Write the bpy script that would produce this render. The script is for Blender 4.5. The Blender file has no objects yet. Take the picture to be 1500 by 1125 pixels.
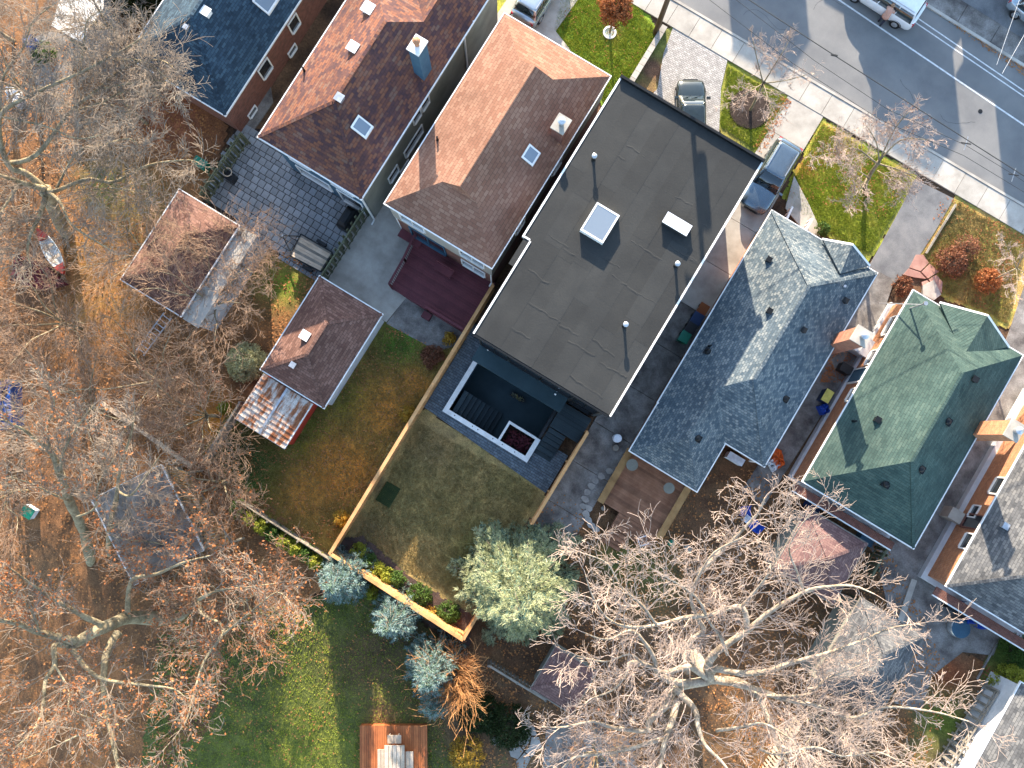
import bpy, math, random
import numpy as np
from mathutils import Vector, Matrix, noise as mnoise
random.seed(7); rng = np.random.default_rng(7)
SC = bpy.context.scene; COL = SC.collection

# ------------------------------------------------------------------ camera, sky, sun, exposure
CAM_H, FPX, NX, NY = 49.0, 1180.0, 740.0, 640.0      # drone height (m), focal length (px of a 1500 wide frame), nadir pixel
ANG = math.radians(31.34)                             # the lots are turned this much in the picture
def _nrm(v):
    l = math.sqrt(sum(a*a for a in v)); return [a/l for a in v]
_d = _nrm([(NX-750)/FPX, -(NY-562.5)/FPX, -1.0]); _Z = [-a for a in _d]
_Y = _nrm([(0, 1, 0)[i]-_Z[1]*_Z[i] for i in range(3)])
_X = [_Y[1]*_Z[2]-_Y[2]*_Z[1], _Y[2]*_Z[0]-_Y[0]*_Z[2], _Y[0]*_Z[1]-_Y[1]*_Z[0]]
_ca, _sa = math.cos(ANG), math.sin(ANG)
_C = [_ca*_X[i]-_sa*_Y[i] for i in range(3)]          # world x: across the lots
_U = [_sa*_X[i]+_ca*_Y[i] for i in range(3)]          # world y: along the lots, towards the street
def P(px, py, z=0.0):
    """world point at height z seen at a pixel of the photograph"""
    r = [(px-750)/FPX, -(py-562.5)/FPX, -1.0]
    dt = lambda a: a[0]*r[0]+a[1]*r[1]+a[2]*r[2]
    x, y, w = dt(_C), dt(_U), dt(_Z)
    t = (z-CAM_H)/w
    return Vector((x*t, y*t, z))
cam_d = bpy.data.cameras.new('camera'); cam = bpy.data.objects.new('camera', cam_d); COL.objects.link(cam)
cam.matrix_world = Matrix(((_C[0], _C[1], _C[2], 0), (_U[0], _U[1], _U[2], 0), (_Z[0], _Z[1], _Z[2], CAM_H), (0, 0, 0, 1)))
cam_d.sensor_width = 36; cam_d.lens = FPX/1500*36; cam_d.clip_end = 800; cam_d.clip_start = 0.5
SC.camera = cam
SUN_EL = math.radians(16.4); SX, SY = -0.571, 0.823   # horizontal direction to the sun
w = bpy.data.worlds.new('World'); SC.world = w; w.use_nodes = True
nt = w.node_tree; nt.nodes.clear()
sky = nt.nodes.new('ShaderNodeTexSky'); sky.sky_type = 'NISHITA'; sky.sun_disc = False
sky.sun_elevation = SUN_EL; sky.sun_rotation = math.atan2(SX, SY); sky.air_density = 1.0; sky.dust_density = 0.6; sky.ozone_density = 1.4
bg = nt.nodes.new('ShaderNodeBackground'); bg.inputs[1].default_value = 0.15
out = nt.nodes.new('ShaderNodeOutputWorld'); tn = nt.nodes.new('ShaderNodeMix'); tn.data_type = 'RGBA'; tn.blend_type = 'MULTIPLY'; tn.inputs[0].default_value = 1; tn.inputs[7].default_value = (1.03, 1.0, .97, 1)   # hazy, slightly warm daylight
nt.links.new(sky.outputs[0], tn.inputs[6]); nt.links.new(tn.outputs[2], bg.inputs[0]); nt.links.new(bg.outputs[0], out.inputs[0])
sl = bpy.data.lights.new('sun', 'SUN'); sl.energy = 4.0; sl.angle = math.radians(0.55); sl.color = (1.0, 0.85, 0.67)
so = bpy.data.objects.new('sun', sl); COL.objects.link(so)
so.rotation_euler = Vector((SX*math.cos(SUN_EL), SY*math.cos(SUN_EL), math.sin(SUN_EL))).to_track_quat('Z', 'Y').to_euler()
SC.view_settings.view_transform = 'Standard'; SC.view_settings.look = 'None'
SC.view_settings.exposure = 2.3; SC.view_settings.gamma = 1.0; SC.view_settings.use_curve_mapping = False
try:
    SC.cycles.use_denoising = True; SC.cycles.max_bounces = 5
except Exception: pass

# ------------------------------------------------------------------ helpers
def tag(o, label=None, cat=None, group=None, kind=None):
    if label: o['label'] = label
    if cat: o['category'] = cat
    if group: o['group'] = group
    if kind: o['kind'] = kind
    return o
def thing(name, label, cat, loc=(0, 0, 0), group=None):
    o = bpy.data.objects.new(name, None); COL.objects.link(o); o.location = loc; o.empty_display_size = .3
    o['pinv'] = 1; del o['pinv']
    return tag(o, label, cat, group)
def _link(name, me, parent):
    o = bpy.data.objects.new(name, me); COL.objects.link(o)
    if parent is not None:
        o.parent = parent
        top = parent
        if parent.type == 'EMPTY' and parent.parent is None:
            o.matrix_parent_inverse = Matrix.Translation(-Vector(parent.location))
    return o
class MB:
    """collects faces and links them as one mesh object; faces get UVs in metres along the level and up-slope directions"""
    def __init__(s): s.v = []; s.f = []; s.m = []
    def vert(s, p): s.v.append((p[0], p[1], p[2])); return len(s.v)-1
    def face(s, pts, m=0):
        s.f.append([s.vert(p) for p in pts]); s.m.append(m); return s
    def box(s, x0, x1, y0, y1, z0, z1, m=0):
        a = len(s.v)
        for z in (z0, z1):
            for x, y in ((x0, y0), (x1, y0), (x1, y1), (x0, y1)): s.v.append((x, y, z))
        for q in ((3, 2, 1, 0), (4, 5, 6, 7), (0, 1, 5, 4), (1, 2, 6, 5), (2, 3, 7, 6), (3, 0, 4, 7)):
            s.f.append([a+i for i in q]); s.m.append(m)
        return s
    def beam(s, a, b, wd, ht, m=0):
        a, b = Vector(a), Vector(b); d = (b-a).normalized()
        side = d.cross(Vector((0, 0, 1)))
        side = side.normalized() if side.length > 1e-4 else Vector((1, 0, 0))
        up = side.cross(d).normalized(); k = len(s.v)
        for p in (a, b):
            for i, j in ((-1, -1), (1, -1), (1, 1), (-1, 1)): s.vert(p+side*(i*wd/2)+up*(j*ht/2))
        for q in ((0, 1, 2, 3), (7, 6, 5, 4), (0, 4, 5, 1), (1, 5, 6, 2), (2, 6, 7, 3), (3, 7, 4, 0)):
            s.f.append([k+i for i in q]); s.m.append(m)
        return s
    def prism(s, poly, z0, z1, m=0):
        n = len(poly); k = len(s.v)
        ar = sum(poly[i][0]*poly[(i+1) % n][1]-poly[(i+1) % n][0]*poly[i][1] for i in range(n))
        if ar < 0: poly = poly[::-1]
        for z in (z0, z1):
            for p in poly: s.v.append((p[0], p[1], z if not callable(z) else z(p)))
        s.f.append([k+i for i in range(n)][::-1]); s.m.append(m)
        s.f.append([k+n+i for i in range(n)]); s.m.append(m)
        for i in range(n):
            j = (i+1) % n; s.f.append([k+i, k+j, k+n+j, k+n+i]); s.m.append(m)
        return s
    def rings(s, rings, m=0, caps=True):
        k = len(s.v); n = len(rings[0])
        for r in rings:
            for p in r: s.vert(p)
        for i in range(len(rings)-1):
            for j in range(n):
                a = k+i*n+j; b = k+i*n+(j+1) % n
                s.f.append([a, b, b+n, a+n]); s.m.append(m)
        if caps:
            s.f.append([k+j for j in range(n)][::-1]); s.m.append(m)
            s.f.append([k+(len(rings)-1)*n+j for j in range(n)]); s.m.append(m)
        return s
    def cyl(s, a, b, r0, r1=None, n=10, m=0, caps=True):
        a, b = Vector(a), Vector(b); r1 = r0 if r1 is None else r1
        d = (b-a).normalized(); t = Vector((0, 0, 1)) if abs(d.z) < .9 else Vector((1, 0, 0))
        x = d.cross(t).normalized(); y = d.cross(x)
        return s.rings([[p+x*(r*math.cos(q*2*math.pi/n))-y*(r*math.sin(q*2*math.pi/n)) for q in range(n)] for p, r in ((a, r0), (b, r1))], m, caps)
    def lathe(s, x, y, prof, n=14, m=0):
        return s.rings([[(x+r*math.cos(q*2*math.pi/n), y+r*math.sin(q*2*math.pi/n), z) for q in range(n)] for r, z in prof], m)
    def dome(s, x, y, z, r, h, n=10, m=0):
        return s.lathe(x, y, [(r*math.cos(a), z+h*math.sin(a)) for a in [i*math.pi/2/4 for i in range(4)]+[1.5]], n, m)
    def build(s, name, mats, parent=None, kind=None, uv=True, smooth=False):
        me = bpy.data.meshes.new(name); me.from_pydata(s.v, [], s.f)
        if not isinstance(mats, (list, tuple)): mats = [mats]
        for q in mats: me.materials.append(q)
        if len(mats) > 1: me.polygons.foreach_set('material_index', s.m)
        if uv: auto_uv(me)
        if smooth: me.polygons.foreach_set('use_smooth', [True]*len(me.polygons))
        o = _link(name, me, parent)
        if kind: o['kind'] = kind
        return o
def auto_uv(me):
    l = me.uv_layers.new(name='UVMap')
    nl = len(me.loops); co = np.empty(len(me.vertices)*3); me.vertices.foreach_get('co', co); co = co.reshape(-1, 3)
    vi = np.empty(nl, int); me.loops.foreach_get('vertex_index', vi)
    npol = len(me.polygons); tot = np.empty(npol, int); me.polygons.foreach_get('loop_total', tot)
    nn = np.empty(npol*3); me.polygons.foreach_get('normal', nn); nn = nn.reshape(-1, 3)
    h = np.stack([-nn[:, 1], nn[:, 0], np.zeros(npol)], 1); ln = np.linalg.norm(h, axis=1)
    h[ln < .02] = (1, 0, 0); ln[ln < .02] = 1; h /= ln[:, None]
    u2 = np.cross(nn, h)
    hi, ui = np.repeat(h, tot, 0), np.repeat(u2, tot, 0); c = co[vi]
    l.data.foreach_set('uv', np.stack([(c*hi).sum(1), (c*ui).sum(1)], 1).ravel())
def copy_part(src, parent, loc=None, name=None):
    o = src.copy(); COL.objects.link(o); o.parent = parent
    if loc is not None: o.location = loc
    return o
def copy_thing(root, loc, rotz=0, label=None, group=None):
    r = root.copy(); COL.objects.link(r); r.location = loc; r.rotation_euler = (0, 0, rotz)
    if label: r['label'] = label
    if group: r['group'] = group
    for ch in list(root.children):
        c = ch.copy(); COL.objects.link(c); c.parent = r
        for g in list(ch.children):
            d = g.copy(); COL.objects.link(d); d.parent = c
    return r

# ------------------------------------------------------------------ materials
def new_mat(name):
    m = bpy.data.materials.new(name); m.use_nodes = True; n = m.node_tree
    return m, n, n.nodes['Principled BSDF'], n.links
def _coord(n, which):
    t = n.nodes.new('ShaderNodeTexCoord'); return t.outputs[which]
def _noise(n, L, co, scale, detail=4, rough=.6, dist=0.0, stretch=None):
    if stretch:
        mp = n.nodes.new('ShaderNodeMapping'); mp.inputs['Scale'].default_value = stretch; L.new(co, mp.inputs[0]); co = mp.outputs[0]
    t = n.nodes.new('ShaderNodeTexNoise'); t.inputs['Scale'].default_value = scale; t.inputs['Detail'].default_value = detail
    t.inputs['Roughness'].default_value = rough; t.inputs['Distortion'].default_value = dist
    L.new(co, t.inputs['Vector']); return t
def _ramp(n, L, fac, stops):
    r = n.nodes.new('ShaderNodeValToRGB'); el = r.color_ramp.elements
    while len(el) < len(stops): el.new(.5)
    for e, (p, c) in zip(el, stops): e.position = p; e.color = (*c, 1)
    L.new(fac, r.inputs[0]); return r.outputs[0]
def _mix(n, L, a, b, fac, mode='MIX'):
    t = n.nodes.new('ShaderNodeMix'); t.data_type = 'RGBA'; t.blend_type = mode
    for s, v in ((t.inputs[6], a), (t.inputs[7], b), (t.inputs[0], fac)):
        if hasattr(v, 'links'): L.new(v, s)
        elif isinstance(v, tuple): s.default_value = (*v, 1)
        else: s.default_value = v
    return t.outputs[2]
def _bump(n, L, b, h, strength, dist=.02):
    t = n.nodes.new('ShaderNodeBump'); t.inputs['Strength'].default_value = strength; t.inputs['Distance'].default_value = dist
    L.new(h, t.inputs['Height']); L.new(t.outputs[0], b.inputs['Normal'])
def nmat(name, cols, scale=2.0, rough=.85, bump=.3, bscale=30, bdist=.02, fine=None, metal=0, spec=None, coord='Object', stretch=None, detail=5, attr=False, finescale=40, finemix=.35, rnd=0.0):
    """mottled surface: colour ramp over a large noise, a finer grain over it, fine relief"""
    m, n, b, L = new_mat(name); co = _coord(n, coord)
    if len(cols) == 1: cols = [tuple(c*.8 for c in cols[0]), cols[0], tuple(min(1, c*1.2) for c in cols[0])]
    k = len(cols); t = _noise(n, L, co, scale, detail, stretch=stretch)
    c = _ramp(n, L, t.outputs[0], [(.32+.36*i/max(1, k-1), q) for i, q in enumerate(cols)])
    f = _noise(n, L, co, finescale, 3, .7, stretch=stretch)
    g = _ramp(n, L, f.outputs[0], [(.3, (.45,)*3), (.7, (1.55,)*3)])
    c = _mix(n, L, c, g, finemix, 'MULTIPLY')
    if attr:
        a = n.nodes.new('ShaderNodeVertexColor'); a.layer_name = 'tint'; c = _mix(n, L, a.outputs[0], c, 1.0, 'MULTIPLY')
    if rnd:
        oi = n.nodes.new('ShaderNodeObjectInfo')
        rr = _ramp(n, L, oi.outputs['Random'], [(0, (1-rnd,)*3), (.5, (1, 1, 1)), (1, (1+rnd,)*3)]); c = _mix(n, L, c, rr, 1.0, 'MULTIPLY')
    L.new(c, b.inputs['Base Color']); b.inputs['Roughness'].default_value = rough; b.inputs['Metallic'].default_value = metal
    b.inputs['Specular IOR Level'].default_value = .3 if spec is None else spec
    if bump:
        h = _noise(n, L, co, bscale, 3, .6, stretch=stretch); _bump(n, L, b, h.outputs[0], bump, bdist)
    return m
def shingle_mat(name, cols, bw=.33, bh=.15, spread=(.25, .75), blotch=1.2, streak=None, bump=.6, tone=.5):
    """asphalt shingles: tabs with colours of their own in staggered courses"""
    m, n, b, L = new_mat(name); uv = _coord(n, 'UV')
    br = n.nodes.new('ShaderNodeTexBrick'); br.offset = .5
    br.inputs['Color1'].default_value = (0, 0, 0, 1); br.inputs['Color2'].default_value = (1, 1, 1, 1); br.inputs['Mortar'].default_value = (.35, .35, .35, 1)
    br.inputs['Scale'].default_value = 1; br.inputs['Mortar Size'].default_value = .012; br.inputs['Brick Width'].default_value = bw; br.inputs['Row Height'].default_value = bh
    L.new(uv, br.inputs['Vector'])
    big = _noise(n, L, uv, blotch, 4, .6); med = _noise(n, L, uv, 7, 3, .7, stretch=(1, .6, 1))
    mx = _mix(n, L, br.outputs['Color'], big.outputs[1] if False else big.outputs[0], tone)
    mx = _mix(n, L, mx, med.outputs[0], .3)
    k = len(cols); lo, hi = spread
    c = _ramp(n, L, mx, [(lo+(hi-lo)*i/max(1, k-1), q) for i, q in enumerate(cols)])
    gr = _noise(n, L, uv, 60, 2, .7); g = _ramp(n, L, gr.outputs[0], [(.3, (.5,)*3), (.7, (1.5,)*3)])
    c = _mix(n, L, c, g, .4, 'MULTIPLY')
    dirt = _noise(n, L, _coord(n, 'Object'), .35, 3, .5); dr = _ramp(n, L, dirt.outputs[0], [(.35, (.82,)*3), (.65, (1.12,)*3)])
    c = _mix(n, L, c, dr, 1.0, 'MULTIPLY')
    c = _mix(n, L, c, (.01, .01, .01), _fac_mul(n, L, br.outputs['Fac'], .45))
    L.new(c, b.inputs['Base Color']); b.inputs['Roughness'].default_value = .92; b.inputs['Specular IOR Level'].default_value = .2
    sep = n.nodes.new('ShaderNodeSeparateXYZ'); L.new(uv, sep.inputs[0])
    saw = n.nodes.new('ShaderNodeMath'); saw.operation = 'DIVIDE'; L.new(sep.outputs[1], saw.inputs[0]); saw.inputs[1].default_value = bh
    fr = n.nodes.new('ShaderNodeMath'); fr.operation = 'FRACT'; L.new(saw.outputs[0], fr.inputs[0])
    inv = n.nodes.new('ShaderNodeMath'); inv.operation = 'SUBTRACT'; inv.inputs[0].default_value = 1; L.new(fr.outputs[0], inv.inputs[1])
    ad = n.nodes.new('ShaderNodeMath'); ad.operation = 'MULTIPLY_ADD'; L.new(gr.outputs[0], ad.inputs[0]); ad.inputs[1].default_value = .6; L.new(inv.outputs[0], ad.inputs[2])
    _bump(n, L, b, ad.outputs[0], bump, .012)
    return m
def _fac_mul(n, L, s, k):
    t = n.nodes.new('ShaderNodeMath'); t.operation = 'MULTIPLY'; L.new(s, t.inputs[0]); t.inputs[1].default_value = k; return t.outputs[0]
def brick_mat(name, c1, c2, mortar, bw=.22, bh=.075, scale=1, rough=.9, ms=.008):
    m, n, b, L = new_mat(name); uv = _coord(n, 'UV')
    br = n.nodes.new('ShaderNodeTexBrick'); br.inputs['Color1'].default_value = (*c1, 1); br.inputs['Color2'].default_value = (*c2, 1); br.inputs['Mortar'].default_value = (*mortar, 1)
    br.inputs['Scale'].default_value = scale; br.inputs['Mortar Size'].default_value = ms; br.inputs['Brick Width'].default_value = bw; br.inputs['Row Height'].default_value = bh
    L.new(uv, br.inputs['Vector'])
    t = _noise(n, L, uv, 3, 5, .7); g = _ramp(n, L, t.outputs[0], [(.3, (.7,)*3), (.7, (1.25,)*3)])
    c = _mix(n, L, br.outputs['Color'], g, 1.0, 'MULTIPLY')
    L.new(c, b.inputs['Base Color']); b.inputs['Roughness'].default_value = rough
    iv = n.nodes.new('ShaderNodeMath'); iv.operation = 'SUBTRACT'; iv.inputs[0].default_value = 1; L.new(br.outputs['Fac'], iv.inputs[1])
    _bump(n, L, b, iv.outputs[0], .6, .01)
    return m
def glass_mat(name, col, rough=.05):
    m, n, b, L = new_mat(name); b.inputs['Base Color'].default_value = (*col, 1); b.inputs['Roughness'].default_value = rough
    b.inputs['Specular IOR Level'].default_value = .9; b.inputs['Coat Weight'].default_value = .6; b.inputs['Coat Roughness'].default_value = .03
    return m
def paint_mat(name, col, flake=.3, rough=.28):
    m, n, b, L = new_mat(name); co = _coord(n, 'Object'); t = _noise(n, L, co, 3, 4, .6)
    c = _ramp(n, L, t.outputs[0], [(.3, tuple(x*.92 for x in col)), (.7, tuple(min(1, x*1.06) for x in col))])
    L.new(c, b.inputs['Base Color']); b.inputs['Metallic'].default_value = flake; b.inputs['Roughness'].default_value = rough
    b.inputs['Coat Weight'].default_value = .8; b.inputs['Coat Roughness'].default_value = .06; return m
def leaf_mat(name, cols, rough=.7, transl=.25, scale=3.0):
    m, n, b, L = new_mat(name); co = _coord(n, 'Object'); t = _noise(n, L, co, scale, 3, .6); f = _noise(n, L, co, 23, 2, .7)
    mx = _mix(n, L, t.outputs[0], f.outputs[0], .55); k = len(cols)
    c = _ramp(n, L, mx, [(.33+.34*i/max(1, k-1), q) for i, q in enumerate(cols)])
    L.new(c, b.inputs['Base Color']); b.inputs['Roughness'].default_value = rough; b.inputs['Specular IOR Level'].default_value = .25
    tr = n.nodes.new('ShaderNodeBsdfTranslucent'); L.new(c, tr.inputs[0]); ms = n.nodes.new('ShaderNodeMixShader'); ms.inputs[0].default_value = transl
    L.new(b.outputs[0], ms.inputs[1]); L.new(tr.outputs[0], ms.inputs[2]); L.new(ms.outputs[0], n.nodes['Material Output'].inputs[0]); return m

M = {}
M['soil'] = nmat('leaf_litter_ground', [(.04, .024, .015), (.10, .056, .03), (.17, .10, .055)], .55, .95, .9, 14, .08, finescale=9, finemix=.8)
M['lawn'] = nmat('grass', [(1.1, 1.05, 1.1), (1.55, 1.5, 1.5), (2.2, 2.0, 1.9)], 1.1, .95, 1.0, 22, .09, finescale=14, finemix=.75, attr=True)
M['mulch'] = nmat('dark_mulch', [(.02, .013, .01), (.05, .032, .026)], 3, .95, 1.0, 25, .07, finescale=12, finemix=.8)
M['asphalt'] = nmat('worn_asphalt', [(.13, .13, .13), (.165, .163, .158), (.20, .195, .185)], .35, .9, .35, 60, .01, finescale=45, finemix=.25)
M['asphalt_old'] = nmat('old_driveway_asphalt', [(.10, .10, .105), (.15, .15, .15), (.20, .195, .19)], .7, .9, .4, 50, .015, finescale=25, finemix=.35)
M['concrete'] = nmat('pale_concrete', [(.27, .245, .21), (.36, .33, .285), (.43, .40, .35)], .8, .88, .3, 40, .01, finescale=30, finemix=.2, rnd=.10)
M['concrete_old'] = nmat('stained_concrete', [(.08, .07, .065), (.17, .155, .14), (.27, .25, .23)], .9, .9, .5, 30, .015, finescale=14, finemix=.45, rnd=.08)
M['slab'] = nmat('grey_paving_stone', [(.17, .18, .19), (.25, .26, .27)], 1.6, .85, .4, 40, .01, finescale=25, finemix=.35, rnd=.22)
M['interlock'] = brick_mat('interlock_paving', (.30, .28, .26), (.42, .40, .37), (.16, .14, .12), .24, .12, ms=.012)
M['terrace'] = brick_mat('blue_grey_paving', (.07, .09, .11), (.12, .145, .165), (.035, .04, .045), .30, .15, ms=.012)
M['flag_red'] = nmat('red_flagstone', [(.30, .15, .12), (.42, .24, .19)], 1.5, .9, .4, 30, .01, rnd=.15)
M['flag_grey'] = nmat('grey_flagstone', [(.22, .20, .18), (.38, .35, .31)], 1.3, .9, .4, 30, .01, rnd=.15)
M['line'] = nmat('road_paint', [(.45, .45, .44), (.7, .7, .68)], 6, .7, .2, 60, .004)
M['sh_blue'] = shingle_mat('slate_blue_shingles', [(.012, .022, .034), (.03, .055, .08), (.055, .095, .125)])
M['sh_rust'] = shingle_mat('rust_and_grey_shingles', [(.058, .034, .04), (.10, .048, .043), (.19, .075, .042), (.15, .095, .075)], .36, .17, (.3, .7), 1.6, tone=.55)
M['sh_tan'] = shingle_mat('brown_shingles', [(.165, .075, .048), (.215, .112, .075), (.27, .155, .105)], .36, .2, (.15, .85), .8, tone=.35, bump=.9)
M['sh_brown'] = shingle_mat('red_brown_shingles', [(.11, .055, .042), (.165, .088, .066), (.23, .13, .10)], .34, .16, (.25, .75), 1, tone=.4)
M['sh_grey'] = shingle_mat('grey_blue_shingles', [(.04, .062, .082), (.095, .122, .138), (.20, .215, .21)], .20, .14, (.15, .85), .9, tone=.2)
M['sh_green'] = shingle_mat('green_shingles', [(.026, .05, .045), (.044, .076, .066), (.070, .105, .087)], .5, .15, (.3, .7), 1.3, tone=.7)
M['sh_dark'] = shingle_mat('charcoal_shingles', [(.05, .052, .055), (.11, .11, .11), (.17, .165, .155)], .33, .15, (.28, .72), 1, tone=.5)
M['sh_mauve'] = shingle_mat('faded_mauve_shingles', [(.11, .06, .06), (.17, .10, .09), (.24, .15, .13)], .33, .15, (.28, .72), 1, tone=.6)
M['membrane'] = nmat('roof_membrane', [(.0175, .0185, .0185), (.0225, .0235, .023), (.029, .0295, .028)], .5, .85, .3, 9, .02, finescale=70, finemix=.3, rnd=.15, spec=.35)
M['black_metal'] = nmat('black_metal', [(.012, .013, .014)], 3, .4, 0, metal=.3)
M['white'] = nmat('white_trim', [(.62, .61, .58), (.78, .77, .74)], 3, .5, .1, 20, .004)
M['white_wall'] = nmat('white_painted_wall', [(.42, .43, .44), (.58, .58, .58)], 1.2, .8, .2, 30, .01)
M['brick_red'] = brick_mat('red_brick', (.24, .075, .04), (.34, .12, .06), (.25, .20, .16))
M['brick_orange'] = brick_mat('orange_brick', (.34, .12, .045), (.46, .18, .07), (.34, .26, .19))
M['brick_brown'] = brick_mat('dark_red_brick', (.12, .035, .022), (.20, .065, .04), (.13, .10, .08))
M['siding_grey'] = nmat('grey_green_siding', [(.17, .17, .14), (.24, .24, .20)], 1, .75, .1, 10, .01)
M['siding_tan'] = nmat('tan_siding', [(.27, .25, .21), (.35, .32, .28)], 1, .75, .1, 10, .01)
M['stucco_blue'] = nmat('blue_stucco', [(.03, .075, .12), (.05, .11, .16)], 1.5, .85, .4, 40, .01)
M['stucco_dark'] = nmat('charcoal_stucco', [(.03, .033, .036), (.05, .053, .056)], 1.2, .85, .3, 40, .01)
M['teal_dark'] = nmat('dark_teal_panel', [(.012, .03, .037), (.022, .045, .054)], 1, .6, .1, 20, .01)
M['glass'] = glass_mat('window_glass', (.015, .02, .025)); M['sky_glass'] = glass_mat('skylight_glass', (.16, .19, .22), .12); M['car_glass'] = glass_mat('tinted_car_glass', (.01, .02, .024))
M['cedar'] = nmat('cedar_boards', [(.42, .20, .075), (.58, .30, .12), (.66, .38, .17)], .9, .8, .3, 20, .006, stretch=(1, 1, 1), rnd=.18)
M['cedar_dark'] = nmat('oiled_cedar_boards', [(.26, .075, .025), (.38, .125, .04)], 1.2, .7, .3, 20, .006, rnd=.22)
M['deck_red'] = nmat('oxblood_stained_boards', [(.085, .02, .026), (.125, .032, .038)], 1.3, .65, .3, 20, .006, rnd=.2)
M['deck_brown'] = nmat('weathered_brown_boards', [(.17, .078, .042), (.27, .135, .078)], 1.5, .8, .4, 20, .006, rnd=.25)
M['deck_dark'] = nmat('dark_stained_boards', [(.012, .022, .027), (.02, .033, .038)], 1.5, .6, .3, 20, .006, rnd=.25)
M['wood_grey'] = nmat('weathered_grey_wood', [(.14, .125, .10), (.27, .24, .20)], 1.5, .85, .4, 20, .006, rnd=.2)
M['wood_green'] = nmat('green_grey_wood', [(.075, .08, .045), (.13, .135, .08)], 1.5, .85, .4, 20, .006, rnd=.25)
M['wood_pale'] = nmat('pale_wood', [(.40, .31, .22), (.55, .44, .33)], 2, .8, .3, 20, .006, rnd=.12)
M['wood_ochre'] = nmat('ochre_wood', [(.22, .12, .045), (.34, .20, .08)], 1.5, .8, .3, 20, .006, rnd=.15)
M['rust_metal'] = nmat('rusted_sheet_metal', [(.16, .05, .02), (.30, .12, .05), (.50, .44, .38), (.60, .56, .50)], 1.1, .6, .3, 15, .01, metal=.1, stretch=(3, .7, 1), finescale=9, finemix=.6)
M['metal'] = nmat('galvanised_metal', [(.35, .36, .37), (.55, .56, .57)], 4, .35, .1, 30, .004, metal=.7)
M['rubber'] = nmat('black_rubber', [(.012, .012, .012)], 5, .8, .1, 30, .004)
M['bark'] = nmat('bark', [(.13, .10, .06), (.24, .20, .125), (.33, .28, .18)], 1.7, .95, .9, 12, .05, finescale=9, finemix=.6)
M['bark_pale'] = nmat('pale_bark', [(.20, .155, .11), (.34, .28, .21), (.46, .39, .30)], 1.7, .95, .9, 12, .05, finescale=9, finemix=.5)
M['twig'] = nmat('pale_twigs', [(.33, .25, .20), (.47, .37, .31)], 1.2, .9, 0)
M['twig_pink'] = nmat('pinkish_twigs', [(.20, .125, .08), (.36, .24, .16)], .8, .9, 0)
M['twig_grey'] = nmat('grey_brown_twigs', [(.17, .13, .10), (.31, .25, .19)], .8, .9, 0)
M['leaf_orange'] = leaf_mat('dry_orange_leaves', [(.17, .055, .02), (.36, .13, .045), (.50, .22, .09)])
M['leaf_rust'] = leaf_mat('rust_leaves', [(.10, .038, .022), (.21, .085, .045), (.33, .15, .08)])
M['leaf_fall'] = leaf_mat('fallen_leaves', [(.15, .05, .018), (.34, .14, .045), (.50, .25, .09)], transl=0)
M['spruce'] = leaf_mat('pale_green_needles', [(.20, .23, .11), (.35, .38, .21), (.52, .54, .36)], .8, .2, 1.0)
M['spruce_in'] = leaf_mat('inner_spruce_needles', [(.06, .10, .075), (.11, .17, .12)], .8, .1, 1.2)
M['spruce_blue'] = leaf_mat('blue_spruce_needles', [(.10, .17, .17), (.19, .28, .27), (.32, .41, .38)], .8, .15, 1.5)
M['hedge'] = leaf_mat('yellow_green_leaves', [(.12, .14, .015), (.26, .28, .03), (.40, .38, .06)], .7, .3, 2)
M['hedge_green'] = leaf_mat('green_leaves', [(.03, .07, .012), (.07, .13, .025), (.14, .2, .04)], .7, .3, 2)
M['leaf_cream'] = leaf_mat('cream_leaves', [(.35, .33, .16), (.52, .50, .28)], .7, .3, 2)
M['leaf_dark'] = leaf_mat('dark_evergreen_leaves', [(.012, .025, .006), (.035, .055, .012)], .7, .2, 2)
M['yellow_leaf'] = leaf_mat('golden_leaves', [(.30, .17, .02), (.50, .32, .05)], .7, .3, 2)
M['plastic_blue'] = nmat('blue_plastic', [(.01, .05, .32)], 3, .4, 0); M['plastic_green'] = nmat('green_plastic', [(.01, .16, .10)], 3, .4, 0)
M['plastic_black'] = nmat('black_plastic', [(.015, .016, .018)], 3, .45, 0); M['plastic_white'] = nmat('white_plastic', [(.6, .62, .65)], 3, .45, 0)
M['plastic_navy'] = nmat('navy_plastic', [(.01, .03, .09)], 3, .45, 0); M['orange_cloth'] = nmat('orange_tarp', [(.65, .12, .02)], 4, .6, .3, 10, .02)
M['tarp_blue'] = nmat('blue_tarp', [(.015, .04, .16), (.03, .10, .35)], 3, .5, .5, 6, .05); M['yellow'] = nmat('yellow_plastic', [(.55, .50, .12)], 4, .5, 0)
M['red_paint'] = nmat('red_paint', [(.30, .03, .02), (.42, .05, .03)], 2, .5, .1); M['canoe_white'] = nmat('canoe_white', [(.55, .55, .5), (.7, .7, .66)], 2, .5, .1)
M['tail'] = glass_mat('red_lamp_lens', (.45, .01, .01)); M['head'] = glass_mat('clear_lamp_lens', (.55, .57, .6)); M['chrome'] = nmat('chrome', [(.6, .6, .62)], 3, .2, 0, metal=1)
M['planter_red'] = leaf_mat('dark_red_leaves', [(.04, .008, .01), (.13, .02, .03)], .7, .2, 4)
M['wire'] = nmat('black_cable', [(.02, .02, .02)], 3, .6, 0); M['wire_white'] = nmat('pale_cable', [(.55, .55, .55)], 3, .6, 0)
M['pole'] = nmat('pole_wood', [(.10, .075, .05), (.17, .13, .095)], 3, .9, .5, 12, .02, stretch=(1, 1, .15))

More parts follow.
